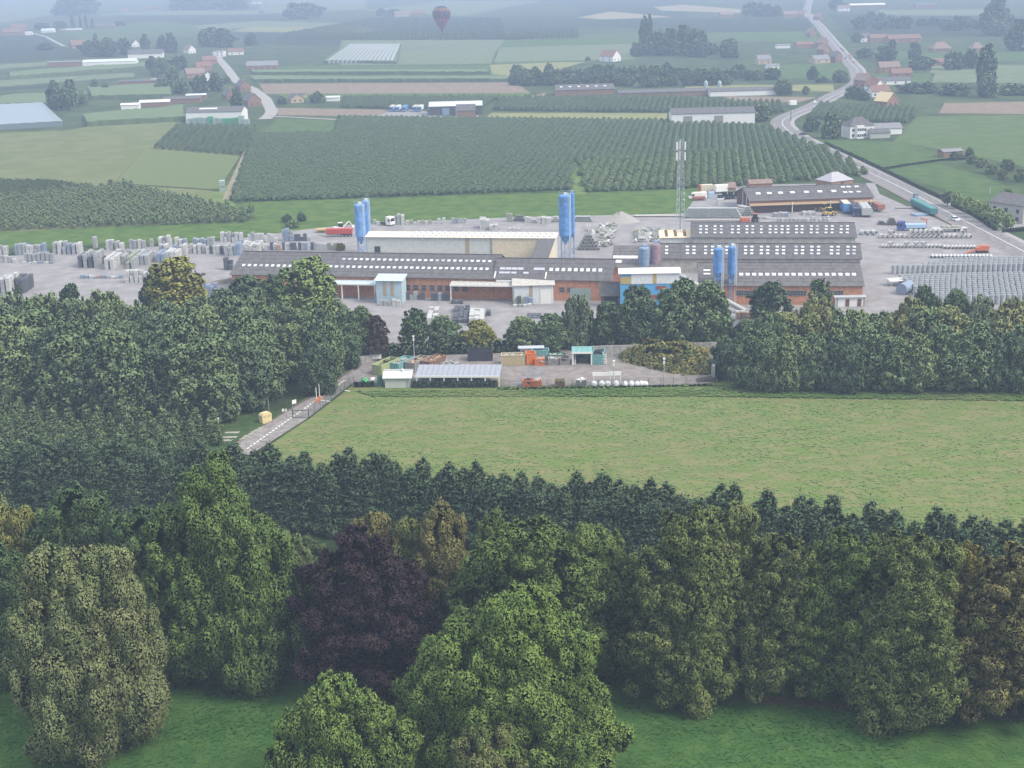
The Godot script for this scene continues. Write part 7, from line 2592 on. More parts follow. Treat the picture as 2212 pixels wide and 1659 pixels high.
func villages() -> void:
	big_crown("far_round", [[0, 0, 0.5, 11, 4.6], [2, 1, 1, 9, 3.4]], 1.8, 0.75, 1.0, "dome", Color(0.75, 0.8, 0.75), Color(1, 1, 0.95), 0.0, 1.0)
	big_crown("street_tree", [[0, 0, 2.4, 8, 3.0]], 1.2, 0.4, 1.0, "dome", Color(0.78, 0.82, 0.78), Color(1, 1, 0.95), 0.0, 1.0)
	big_crown("far_tall", [[0, 0, 0.5, 14, 4.2], [-1.5, 1, 1, 11, 3.2]], 1.7, 0.75, 1.0, "dome", Color(0.72, 0.78, 0.75), Color(1, 1, 0.95), 0.0, 1.2)
	big_crown("far_poplar", [[0, 0, 0.5, 20, 2.6]], 1.5, 0.75, 1.0, "column", Color(0.75, 0.8, 0.75), Color(1, 1, 1), 0.0, 1.5)
	var deep: Material = mats["leaf_wood_deep"]
	var wood: Material = mats["leaf_wood"]
	var light: Material = mats["leaf_wood_light"]
	var red := flat("tile_red", lin(0.24, 0.145, 0.12), 0.85, 0.0, 6.0, "stain")
	var pink := flat("tile_pink", lin(0.27, 0.2, 0.18), 0.85, 0.0, 6.0, "stain")
	var slate: Material = mats["roof_cement"]
	var greyr := flat("roof_grey", lin(0.24, 0.25, 0.28), 0.8, 0.0, 6.0, "stain")
	var brick: Material = flat("brick_village", lin(0.31, 0.19, 0.14), 0.9, 0.0, 6.0, "stain")
	var brown := flat("brick_dull", lin(0.27, 0.17, 0.13), 0.9, 0.0, 6.0, "stain")
	var white := flat("wall_white", lin(0.72, 0.72, 0.72), 0.7)
	var sand := flat("wall_sand", lin(0.42, 0.34, 0.25), 0.85)
	var zinc := flat("zinc_pale", lin(0.52, 0.58, 0.64), 0.55)
	# right-hand village: [label, x, y, w, dep, wall, rise, turn, wall, roof, windows, hip]
	var H := [
		["brick house with a bright skylit roof, at the bend of the village street", 1866, 187, 11, 9, 4.8, 4.2, -1.0, brick, pink, 2, false],
		["white gabled house behind the red roofed one", 1888, 199, 10, 8, 4.6, 4.0, -1.0, white, red, 2, false],
		["white house with dark red roof facing the orchard", 1898, 208, 12, 9, 3.6, 3.6, 0.1, white, red, 3, false],
		["unfinished brick house with pale timber roof battens", 1914, 229, 10, 10, 3.4, 5.0, -1.0, brick, flat("timber_batten", lin(0.62, 0.5, 0.3), 0.8), 1, false],
		["long low dark roofed house with a white gable", 1930, 182, 22, 8, 3.0, 2.2, 0.08, white, slate, 3, false],
		["brick house under tall trees behind the bend", 1918, 157, 16, 9, 4.5, 4.0, 0.1, brick, pink, 3, false],
		["red roofed farmhouse right of the street", 1945, 166, 15, 8, 3.0, 3.2, 0.05, brick, red, 2, false],
		["small red roofed shed below the long low house", 1953, 199, 8, 5, 2.4, 1.6, 0.1, brick, red, 0, false],
		["brick barn with cream front at the left of the street", 1770, 136, 15, 10, 3.4, 3.2, 0.35, sand, greyr, 2, false],
		["grey roofed house close to the left kerb of the street", 1803, 134, 9, 9, 5.0, 4.2, -0.9, brown, slate, 2, false],
		["brick gabled house at the left kerb, second up the street", 1778, 118, 9, 8, 5.0, 4.2, -0.9, brick, pink, 2, false],
		["brick gabled house at the left kerb, third up the street", 1775, 103, 9, 8, 5.2, 4.4, -0.9, brick, pink, 2, false],
		["dull red gabled house alone left of the upper street", 1751, 80, 10, 8, 5.0, 4.4, -1.2, brick, pink, 2, false],
		["long brick barn with two pale roof patches", 1950, 92, 34, 14, 4.5, 3.6, 0.06, brick, red, 4, false],
		["brick house with a white porch left of the patched barn", 1895, 91, 18, 10, 4.5, 3.6, 0.06, brick, red, 2, false],
		["dark roofed farmhouse far left of the patched barn", 1866, 90, 12, 9, 4.5, 4.0, 0.2, white, slate, 2, false],
		["hip roofed pink house among trees at the far right", 2030, 112, 18, 12, 3.5, 5.5, 0.1, brown, pink, 2, true],
		["pink hip roofed house beyond, right of the first hip roof", 2108, 112, 12, 10, 3.5, 5.0, 0.1, brown, pink, 2, true],
		["low house with a pale end among the right-hand trees", 2035, 141, 16, 8, 3.0, 2.6, 0.1, brown, red, 2, false],
		["long white roofed shed far off beside the upper street", 1872, 17, 60, 14, 5, 2.4, 0.03, brown, white, 0, false],
		["dark long shed far off right of the white roofed one", 1998, 18, 36, 12, 5, 3, 0.03, brown, slate, 0, false],
		["white gabled house by the tree at the upper street", 1822, 24, 18, 10, 5, 4.5, 0.1, white, pink, 2, false],
		["pair of tile roofed houses left of the upper street top", 1705, 38, 20, 10, 5, 4.5, 0.2, brick, pink, 2, false],
		["pinkish house beside the upper street top", 1730, 37, 16, 10, 5, 4.5, -0.6, sand, pink, 2, false],
		["lone red house far off left of the upper street", 1569, 38, 20, 10, 4.5, 4, 0.1, brick, pink, 2, false],
		["small house right of the upper street, above the pole", 1768, 43, 12, 9, 4.5, 4.2, -1.0, brown, pink, 2, false],
		["white farmhouse with red roof alone beside a tree", 1318, 132, 15, 12, 4.8, 5.0, -0.7, white, red, 2, false],
		["pointed gable house half hidden in the poplar grove", 1437, 107, 10, 8, 5, 5.5, -1.2, white, slate, 2, false],
		["white stuccoed house left of the upper meadow wood", 1648, 138, 12, 9, 4, 3.5, 0.2, sand, greyr, 2, false],
		["low pale shed in the meadow by the street wood", 1668, 148, 10, 7, 2.6, 1.2, 0.1, white, greyr, 0, false],
		["low white shed behind the upper meadow", 1690, 104, 14, 8, 3, 1.0, 0.05, white, greyr, 0, false],
		["red farm annex at the left of the street houses", 1738, 103, 18, 8, 3.5, 2.5, 0.05, brick, red, 1, false],
		# left-hand village
		["white square house at the head of the village road", 477, 122, 9, 9, 6.0, 1.5, -0.1, white, slate, 2, true],
		["white low house with red roof right of the white square one", 510, 118, 16, 9, 3.5, 3.2, 0.1, white, red, 2, false],
		["long brick school-like building with grey roof", 568, 150, 28, 12, 4.0, 3.6, 0.05, brick, greyr, 5, false],
		["red roofed farm along the left of the village road, upper one", 452, 138, 14, 9, 4.0, 3.6, 0.4, brick, red, 1, false],
		["red roofed farm along the left of the village road, middle one", 440, 152, 14, 9, 4.0, 3.8, 0.4, brick, red, 1, false],
		["big pink roofed farm along the left of the village road, lowest one", 422, 168, 16, 10, 4.0, 4.2, 0.4, brick, pink, 1, false],
		["white gabled cottage under the pink roofed farm", 448, 174, 8, 7, 4.0, 3.6, -1.2, white, slate, 1, false],
		["brown gabled house by the curve of the village road", 525, 196, 9, 9, 4.0, 4.0, -0.9, brown, slate, 1, false],
		["dark gabled barn right at the lower curve of the village road", 543, 229, 10, 10, 4.2, 4.4, -0.9, brown, slate, 1, false],
		["dark roofed house with a white skylight left of the barn", 496, 214, 9, 8, 3.5, 4.0, -0.9, brown, slate, 1, false],
		["pale gabled house half hidden among the village trees", 410, 115, 11, 9, 4.5, 4.4, -0.8, white, pink, 1, false],
		["small white gabled house above the long white shed", 291, 101, 11, 9, 4.0, 4.6, -1.0, white, slate, 1, false],
		["white gabled barn with long dark roof behind the white shed", 316, 125, 36, 12, 4.6, 4.2, 0.1, white, slate, 0, false],
		["red roofed barn beside the pale lane", 170, 104, 20, 12, 4.5, 5.5, 0.6, brick, red, 1, false],
		["cluster of red barns at the far left edge, front one", 30, 76, 30, 12, 5, 5, 0.1, brick, red, 1, false],
		["cluster of red barns at the far left edge, rear one", 42, 66, 24, 12, 5, 6, 0.2, brick, red, 1, false],
		["white shed at the start of the pale lane", 63, 76, 10, 8, 4, 1.2, 0.1, white, zinc, 0, false],
		["white domed tunnel left of the coach-like trailer", 105, 70, 20, 10, 3, 3, 0.1, white, zinc, 0, false],
		["low grey long roofed barn beside the poplars", 222, 61, 40, 14, 4, 3, 0.05, brown, slate, 0, false],
		["red roofed farm far off at the top left", 325, 22, 26, 12, 5, 5, 0.1, brick, red, 1, false],
		["sand coloured barn far off at the top left", 270, 25, 18, 10, 4, 4, 0.1, sand, red, 1, false],
		["pale gabled house far off at the top, above the dark tree mass", 555, 8, 26, 12, 5, 5, 0.1, white, pink, 1, false],
		["pale farm far off at the top centre left", 478, 15, 26, 12, 5, 5, 0.1, sand, pink, 1, false],
		["farm left of the balloon, left building", 868, 36, 26, 12, 5, 5, 0.1, sand, pink, 1, false],
		["farm left of the balloon, right building", 905, 34, 24, 12, 5, 5, 0.1, brick, red, 1, false],
		["sand walled bungalow with dark roof right of the village road", 638, 221, 10, 9, 3.0, 3.0, -1.1, sand, slate, 1, false],
		["flat dark extension behind the sand walled bungalow", 646, 212, 10, 6, 3.0, 0.4, 0.05, sand, slate, 0, false],
		["pale roofed shed among garden trees right of the bungalow", 720, 218, 9, 6, 2.6, 0.8, 0.05, white, zinc, 0, false],
		["grey hip roofed house behind the long brown barn", 1802, 402, 11, 9, 2.8, 2.8, 0.5, brick, flat("roof_pale_grey", lin(0.36, 0.36, 0.4), 0.8), 1, true],
		["low tiled outbuilding behind the left end of the brown barn", 1640, 407, 9, 5, 2.4, 1.2, 0.1, brick, pink, 0, false],
		["red tiled hut beside the green tractors", 1578, 416, 3, 4, 2.4, 1.6, 0.1, brick, pink, 0, false],
		["small dark field shelter in the right-hand pasture", 2052, 338, 10, 5, 2.6, 0.9, 0.3, brown, greyr, 0, false],
	]
	for h in H:
		house(h[0], h[1], h[2], h[3], h[4], h[5], h[6], h[7], h[8], h[9], h[10], "house", h[3] < 17 and h[5] > 3.4, h[11])
	# bright patched roof panes
	var m := Mb.new()
	# villa, as read off the photograph
	var v := house("white two-storey villa with dark hip roof beside the pasture", 1852, 296, 13, 10, 6.2, 3.8, 0.22, white, slate, 4, "house", false, true)
	m = Mb.new()
	m.prism(Vector3(-1.6, 0, 4.9), [Vector2(-3.2, -1.0), Vector2(3.2, -1.0), Vector2(1.8, 1.6), Vector2(-1.8, 1.6)], 6.3, Color.WHITE, Basis(Vector3.RIGHT, Vector3(0, 0, 1), Vector3(0, -1, 0)))
	var bay := part("bay", m, white, v)
	bay.position = Vector3(0, 3.15, 0)
	m = Mb.new()
	for f in 2:
		for x in [-2.8, -1.6, -0.4]:
			m.box(Vector3(x, 0.9 + 2.9 * f, 6.52), Vector3(0.95, 1.3, 0.06))
	part("bay_window", m, mats["window_pane"], v)
	m = Mb.new()
	m.box(Vector3(3.6, 0, 5.03), Vector3(1.1, 2.3, 0.1))
	part("door", m, mats["brown_door"], v)
	house("white low wing of the villa with grey roof", 1905, 289, 18, 8, 3.2, 2.2, 0.1, white, greyr, 0)
	house("grey garage of the villa with dark red door", 1896, 297, 10, 7, 2.8, 1.6, 0.1, flat("wall_grey", lin(0.4, 0.4, 0.38), 0.9), slate, 0)
	# long sheds
	var S := [
		["white long shed with two dark doors behind the orchard", 1537, 265, 46, 14, 6.0, 2.4, -0.02, white, slate],
		["long dark farm shed with small skylights behind the orchard", 1262, 204, 40, 16, 4.0, 3.0, 0.02, brown, slate],
		["long low farm shed, left part of the row with two feed silos", 1430, 207, 60, 12, 3.0, 1.6, 0.02, brown, slate],
		["long low white farm shed, right part of the row with two feed silos", 1605, 205, 46, 12, 3.4, 1.6, 0.02, white, slate],
		["lorry yard hall with pale blue-grey roof", 985, 246, 32, 16, 5.6, 2.0, 0.02, flat("dark_clad", lin(0.06, 0.065, 0.08), 0.8), zinc],
		["brick house at the front of the lorry yard hall", 1007, 256, 11, 9, 5.2, 3.2, 0.02, brick, slate],
		["big white shed of the left village with pale roof", 240, 144, 50, 22, 5.5, 1.8, 0.12, white, zinc],
		["low brick row left of the big white shed", 150, 143, 40, 10, 4.5, 0.8, 0.08, brown, greyr],
		["packing shed with stacked crates before it, beside the village road", 470, 262, 34, 16, 6.5, 2.4, -0.04, white, slate],
		["low shed with white front left of the packing shed", 283, 235, 12, 6, 3.0, 0.8, 0.05, white, white],
		["low white roofed stable left of the packing shed", 336, 229, 20, 8, 3.0, 1.2, 0.1, brown, white],
		["long low dark stable behind the packing shed", 395, 222, 26, 8, 3.0, 1.4, 0.08, brown, slate],
		["low pale roofed stable end near the packing shed", 425, 214, 14, 6, 3.0, 0.8, 0.08, brown, zinc],
		["long flat garden shed among the left village gardens", 305, 182, 34, 8, 2.8, 1.0, 0.06, brown, slate],
		["white sided end of the garden shed row", 336, 180, 6, 5, 3.4, 0.3, 0.05, white, white],
	]
	for s in S:
		var o := house(s[0], s[1], s[2], s[3], s[4], s[5], s[6], s[7], s[8], s[9], 0, "farm_shed")
		if s[0].begins_with("white long shed"):
			for x in [-14.0, 3.0]:
				m = Mb.new()
				m.box(Vector3(x, 0, s[4] * 0.5 + 0.03), Vector3(5.0, 4.6, 0.1))
				part("door", m, mats["window_frame"], o)
		elif s[0].begins_with("long dark farm"):
			for k in 6:
				m = Mb.new()
				m.box(Vector3(-16 + 6 * k, s[5] + s[6] * 0.6, s[4] * 0.22), Vector3(1.6, 0.1, 1.6), Color.WHITE, Basis(Vector3.RIGHT, Vector3(0, 0.94, 0.34).normalized(), Vector3(0, -0.34, 0.94).normalized()))
				part("skylight", m, mats["skylight"], o)
		elif s[0].begins_with("lorry yard"):
			for x in [-6.0, 2.0]:
				m = Mb.new()
				m.box(Vector3(x, 0, s[4] * 0.5 + 0.03), Vector3(4.2, 4.4, 0.1))
				part("door", m, mats["silo_faded"], o)
		elif s[0].begins_with("packing"):
			m = Mb.new()
			m.box(Vector3(-4, s[5] + s[6] * 0.65, 4.0), Vector3(11, 0.12, 2.2), Color.WHITE, Basis(Vector3.RIGHT, Vector3(0, 0.96, 0.28).normalized(), Vector3(0, -0.28, 0.96).normalized()))
			part("skylight", m, mats["skylight"], o)
	# crates before the packing shed
	flat("crate_green", lin(0.08, 0.3, 0.16), 0.8)
	flat("crate_teal", lin(0.28, 0.36, 0.34), 0.8)
	for k in 12:
		var x := 412.0 + 11.0 * k
		m = Mb.new()
		var hh := rng.randf_range(3.0, 5.2)
		for i in 4:
			m.box(Vector3(rng.randfn() * 0.03, hh * i / 4, 0), Vector3(3.4, hh / 4 - 0.06, 3.0))
		single("crate_stack", m, mats["crate_green"] if k in [4, 7, 8, 9] else mats["crate_teal"], "stack of field crates, %s from the left before the packing shed" % nth(k + 1), "crate stack", site(x, 268), 0.05, "crate stacks before the packing shed")
	# feed silos
	for k in 2:
		var o := thing("feed_silo", ["left slim feed silo of the long farm shed", "right slim feed silo of the long farm shed"][k], "silo", site([1524.5, 1554][k], 204))
		m = Mb.new()
		m.lathe(Vector3.ZERO, [Vector2(0.3, 1.2), Vector2(1.4, 3.0), Vector2(1.4, 8.0), Vector2(0.3, 9.2), Vector2(0.02, 9.3)], 12)
		part("tank", m, flat("feed_silo", lin(0.32, 0.42, 0.42), 0.6), o)
		for a in 4:
			m = Mb.new()
			m.tube(Vector3(cos(a * PI / 2) * 1.2, 0, sin(a * PI / 2) * 1.2), Vector3(cos(a * PI / 2) * 1.2, 3.2, sin(a * PI / 2) * 1.2), 0.1, 0.1, 4)
			part("leg", m, mats["galvanised"], o)
	# white-blue glasshouse roof at the left
	var gp := outline_of([[-60, 284], [137, 273], [93, 231], [-60, 239]])
	var glass := thing("glasshouse", "long low pale blue glasshouse roof at the left edge", "greenhouse", Vector3(gp[1].x, 0, gp[1].y))
	var corners := []
	for q in gp:
		corners.append(Vector3(q.x, 0, q.y) - glass.position)
	var gm := flat("glass_pale", lin(0.21, 0.27, 0.31), 0.35)
	for k in 6:
		var t0 := k / 6.0
		var t1 := (k + 1) / 6.0
		var p0: Vector3 = corners[1].lerp(corners[0], t0)
		var p1: Vector3 = corners[1].lerp(corners[0], t1)
		var q0: Vector3 = corners[2].lerp(corners[3], t0)
		var q1: Vector3 = corners[2].lerp(corners[3], t1)
		m = Mb.new()
		var up := Vector3(0, 3.2, 0)
		var rg := Vector3(0, 3.4, 0)
		slab(m, p1 + up, (p0 + p1) * 0.5 + rg, (q0 + q1) * 0.5 + rg, q1 + up, 0.1)
		slab(m, (p0 + p1) * 0.5 + rg, p0 + up, q0 + up, (q0 + q1) * 0.5 + rg, 0.1)
		m.quad(p1, p0, p0 + up, p1 + up, Color(0.7, 0.7, 0.7))
		if k == 0:
			m.quad(p0, q0, q0 + up, p0 + up, Color(0.6, 0.6, 0.6))
		part("roof_bay", m, gm, glass)
	# coach-like white trailers and other small white things
	for q in [[160, 66, 26, "long white coach-like trailer by the poplars"], [135, 67, 8, "small yellow trailer left of the long white one"]]:
		m = Mb.new()
		m.box(Vector3(0, 0.6, 0), Vector3(q[2], 3.0, 2.6))
		m.box(Vector3(0, 0.0, 0), Vector3(q[2] * 0.8, 0.6, 2.0), Color(0.1, 0.1, 0.1))
		single("long_trailer", m, white if q[2] > 10 else mats["digger_yellow"], q[3], "trailer", site(q[0], q[1]), 0.1)
	# street cars
	var cl := [flat("car_dark", lin(0.05, 0.055, 0.065), 0.3), flat("car_red", lin(0.4, 0.06, 0.05), 0.3), mats["car_white"], flat("car_silver", lin(0.4, 0.42, 0.44), 0.3)]
	var cars := [[1816, 105, 0, "dark car highest on the village street"], [1821, 109, 0, "second dark car on the village street, just below the first"], [1833, 120, 1, "upper red car parked at the street kerb"], [1836, 125, 1, "lower red car parked at the street kerb"], [1840, 130, 2, "white car parked below the red ones"], [1843, 134, 1, "lowest reddish car in the kerb row"], [1825, 126, 0, "dark car in the left lane beside the red ones"], [1743, 22, 3, "silver car at the very top of the street"]]
	for q in cars:
		car([q[0] + 2.0, q[1] + 3.0], [q[0], q[1]], cl[q[2]], q[3])
	car([1765, 221], [1758, 225], cl[2], "white car climbing the lane by the white shed")
	car([1745, 292], [1725, 293], cl[0], "dark car parked in the villa drive")
	van([1660, 204], [1650, 204], white, "white van at the right end of the long farm shed", 5.5)
	# lorries of the yard behind the orchard
	for k in 7:
		var x: float = [845, 858, 873, 895, 906, 929, 940][k]
		var y: float = [243, 243, 243, 243, 243, 249, 250][k]
		var o := placed("lorry", "blue-cabbed lorry, %s from the left in the yard behind the orchard" % nth(k + 1), "lorry", [x - 3, y + 1], [x + 8, y - 6])
		lorry_cab(o, 4.5, mats["lorry_blue"])
		trailer(o, 8.5, 2.5, 1.2, 2.4, [mats["pale_top"], white, mats["lorry_blue"]][k % 3], 2, -1.0)
	ground_sheet("lorry_yard_paving", [[806, 256], [840, 240], [900, 236], [960, 252], [1035, 250], [1030, 257]], 0.16, mats["yard_concrete"], "pale concrete of the lorry yard behind the orchard")
	# road edges and hedges on the right
	hedge("hedge", [[1782, 312], [1850, 342], [1920, 376], [1985, 408], [2045, 436]], 1.5, 1.5, mats["leaf_hedge"], "upper clipped hedge along the right side of the main road")
	hedge("hedge", [[2058, 446], [2100, 466], [2152, 500]], 1.5, 1.4, mats["leaf_hedge"], "lower clipped hedge under the street trees")
	hedge("hedge", [[2168, 503], [2240, 497]], 1.4, 1.5, mats["leaf_hedge"], "short clipped hedge at the right edge")
	hedge("hedge", [[1912, 366], [1960, 358], [2030, 348], [2090, 344]], 1.2, 1.0, mats["leaf_hedge"], "thin hedge across the right-hand pasture")
	for q in [[2047, 446, 411, 17, "dark round tree, first of the street trees"], [2066, 452, 414, 14, "light green round tree, second of the street trees"], [2090, 463, 424, 14, "light green round tree, third of the street trees"], [2108, 471, 431, 13, "light green round tree, fourth of the street trees"], [2129, 481, 440, 14, "light green round tree, fifth of the street trees"], [2152, 491, 448, 16, "light green round tree, sixth of the street trees"], [2176, 499, 460, 16, "light green round tree, last of the street trees"], [2172, 438, 408, 18, "dark round tree behind the grey building"]]:
		far_tree("street_tree", q[0], q[1], q[2], q[3] * 0.92, leafy("leaf_street", lin(0.28, 0.38, 0.18)) if q[4].begins_with("light") else wood, q[4])
	house("grey modern building with tall dark windows at the right edge", 2200, 474, 14, 14, 6.2, 2.4, -1.0, flat("wall_greige", lin(0.36, 0.35, 0.33), 0.85), slate, 3)
	ground_sheet("forecourt", [[2120, 462], [2260, 470], [2260, 500], [2180, 500]], 0.16, mats["yard_concrete"])
	# poles
	for q in [[1708, 262, 232, "dark pole at the bend of the main road"], [1765, 222, 205, "dark pole beside the lane of the white car"], [596, 232, 205, "thin dark pole by the village road"], [1578.0 + 560, 420, 402, "thin lamp post in the right-hand field"]]:
		var p := site(q[0], q[1])
		m = Mb.new()
		m.tube(Vector3.ZERO, Vector3(0, height_to(p, q[2]), 0), 0.22, 0.14, 6)
		single("pole", m, mats["chassis"] if q[0] < 2000 else mats["galvanised"], q[3], "pole", p)
	m = Mb.new()
	m.box(Vector3(0, 0.4, 0), Vector3(4.5, 2.6, 2.4))
	single("white_caravan", m, white, "white box trailer on the verge below the bend", "trailer", site(1712, 228), 0.3)
	m = Mb.new()
	for i in 4:
		m.box(Vector3(0, i * 1.1, 0), Vector3(2.4, 1.0, 4.5 - 0.6 * (i % 2)))
	single("crate_stack", m, mats["crate_teal"], "grey stack of field crates beside the farm track", "crate stack", site(481, 412), 0.2)
	far_trees()

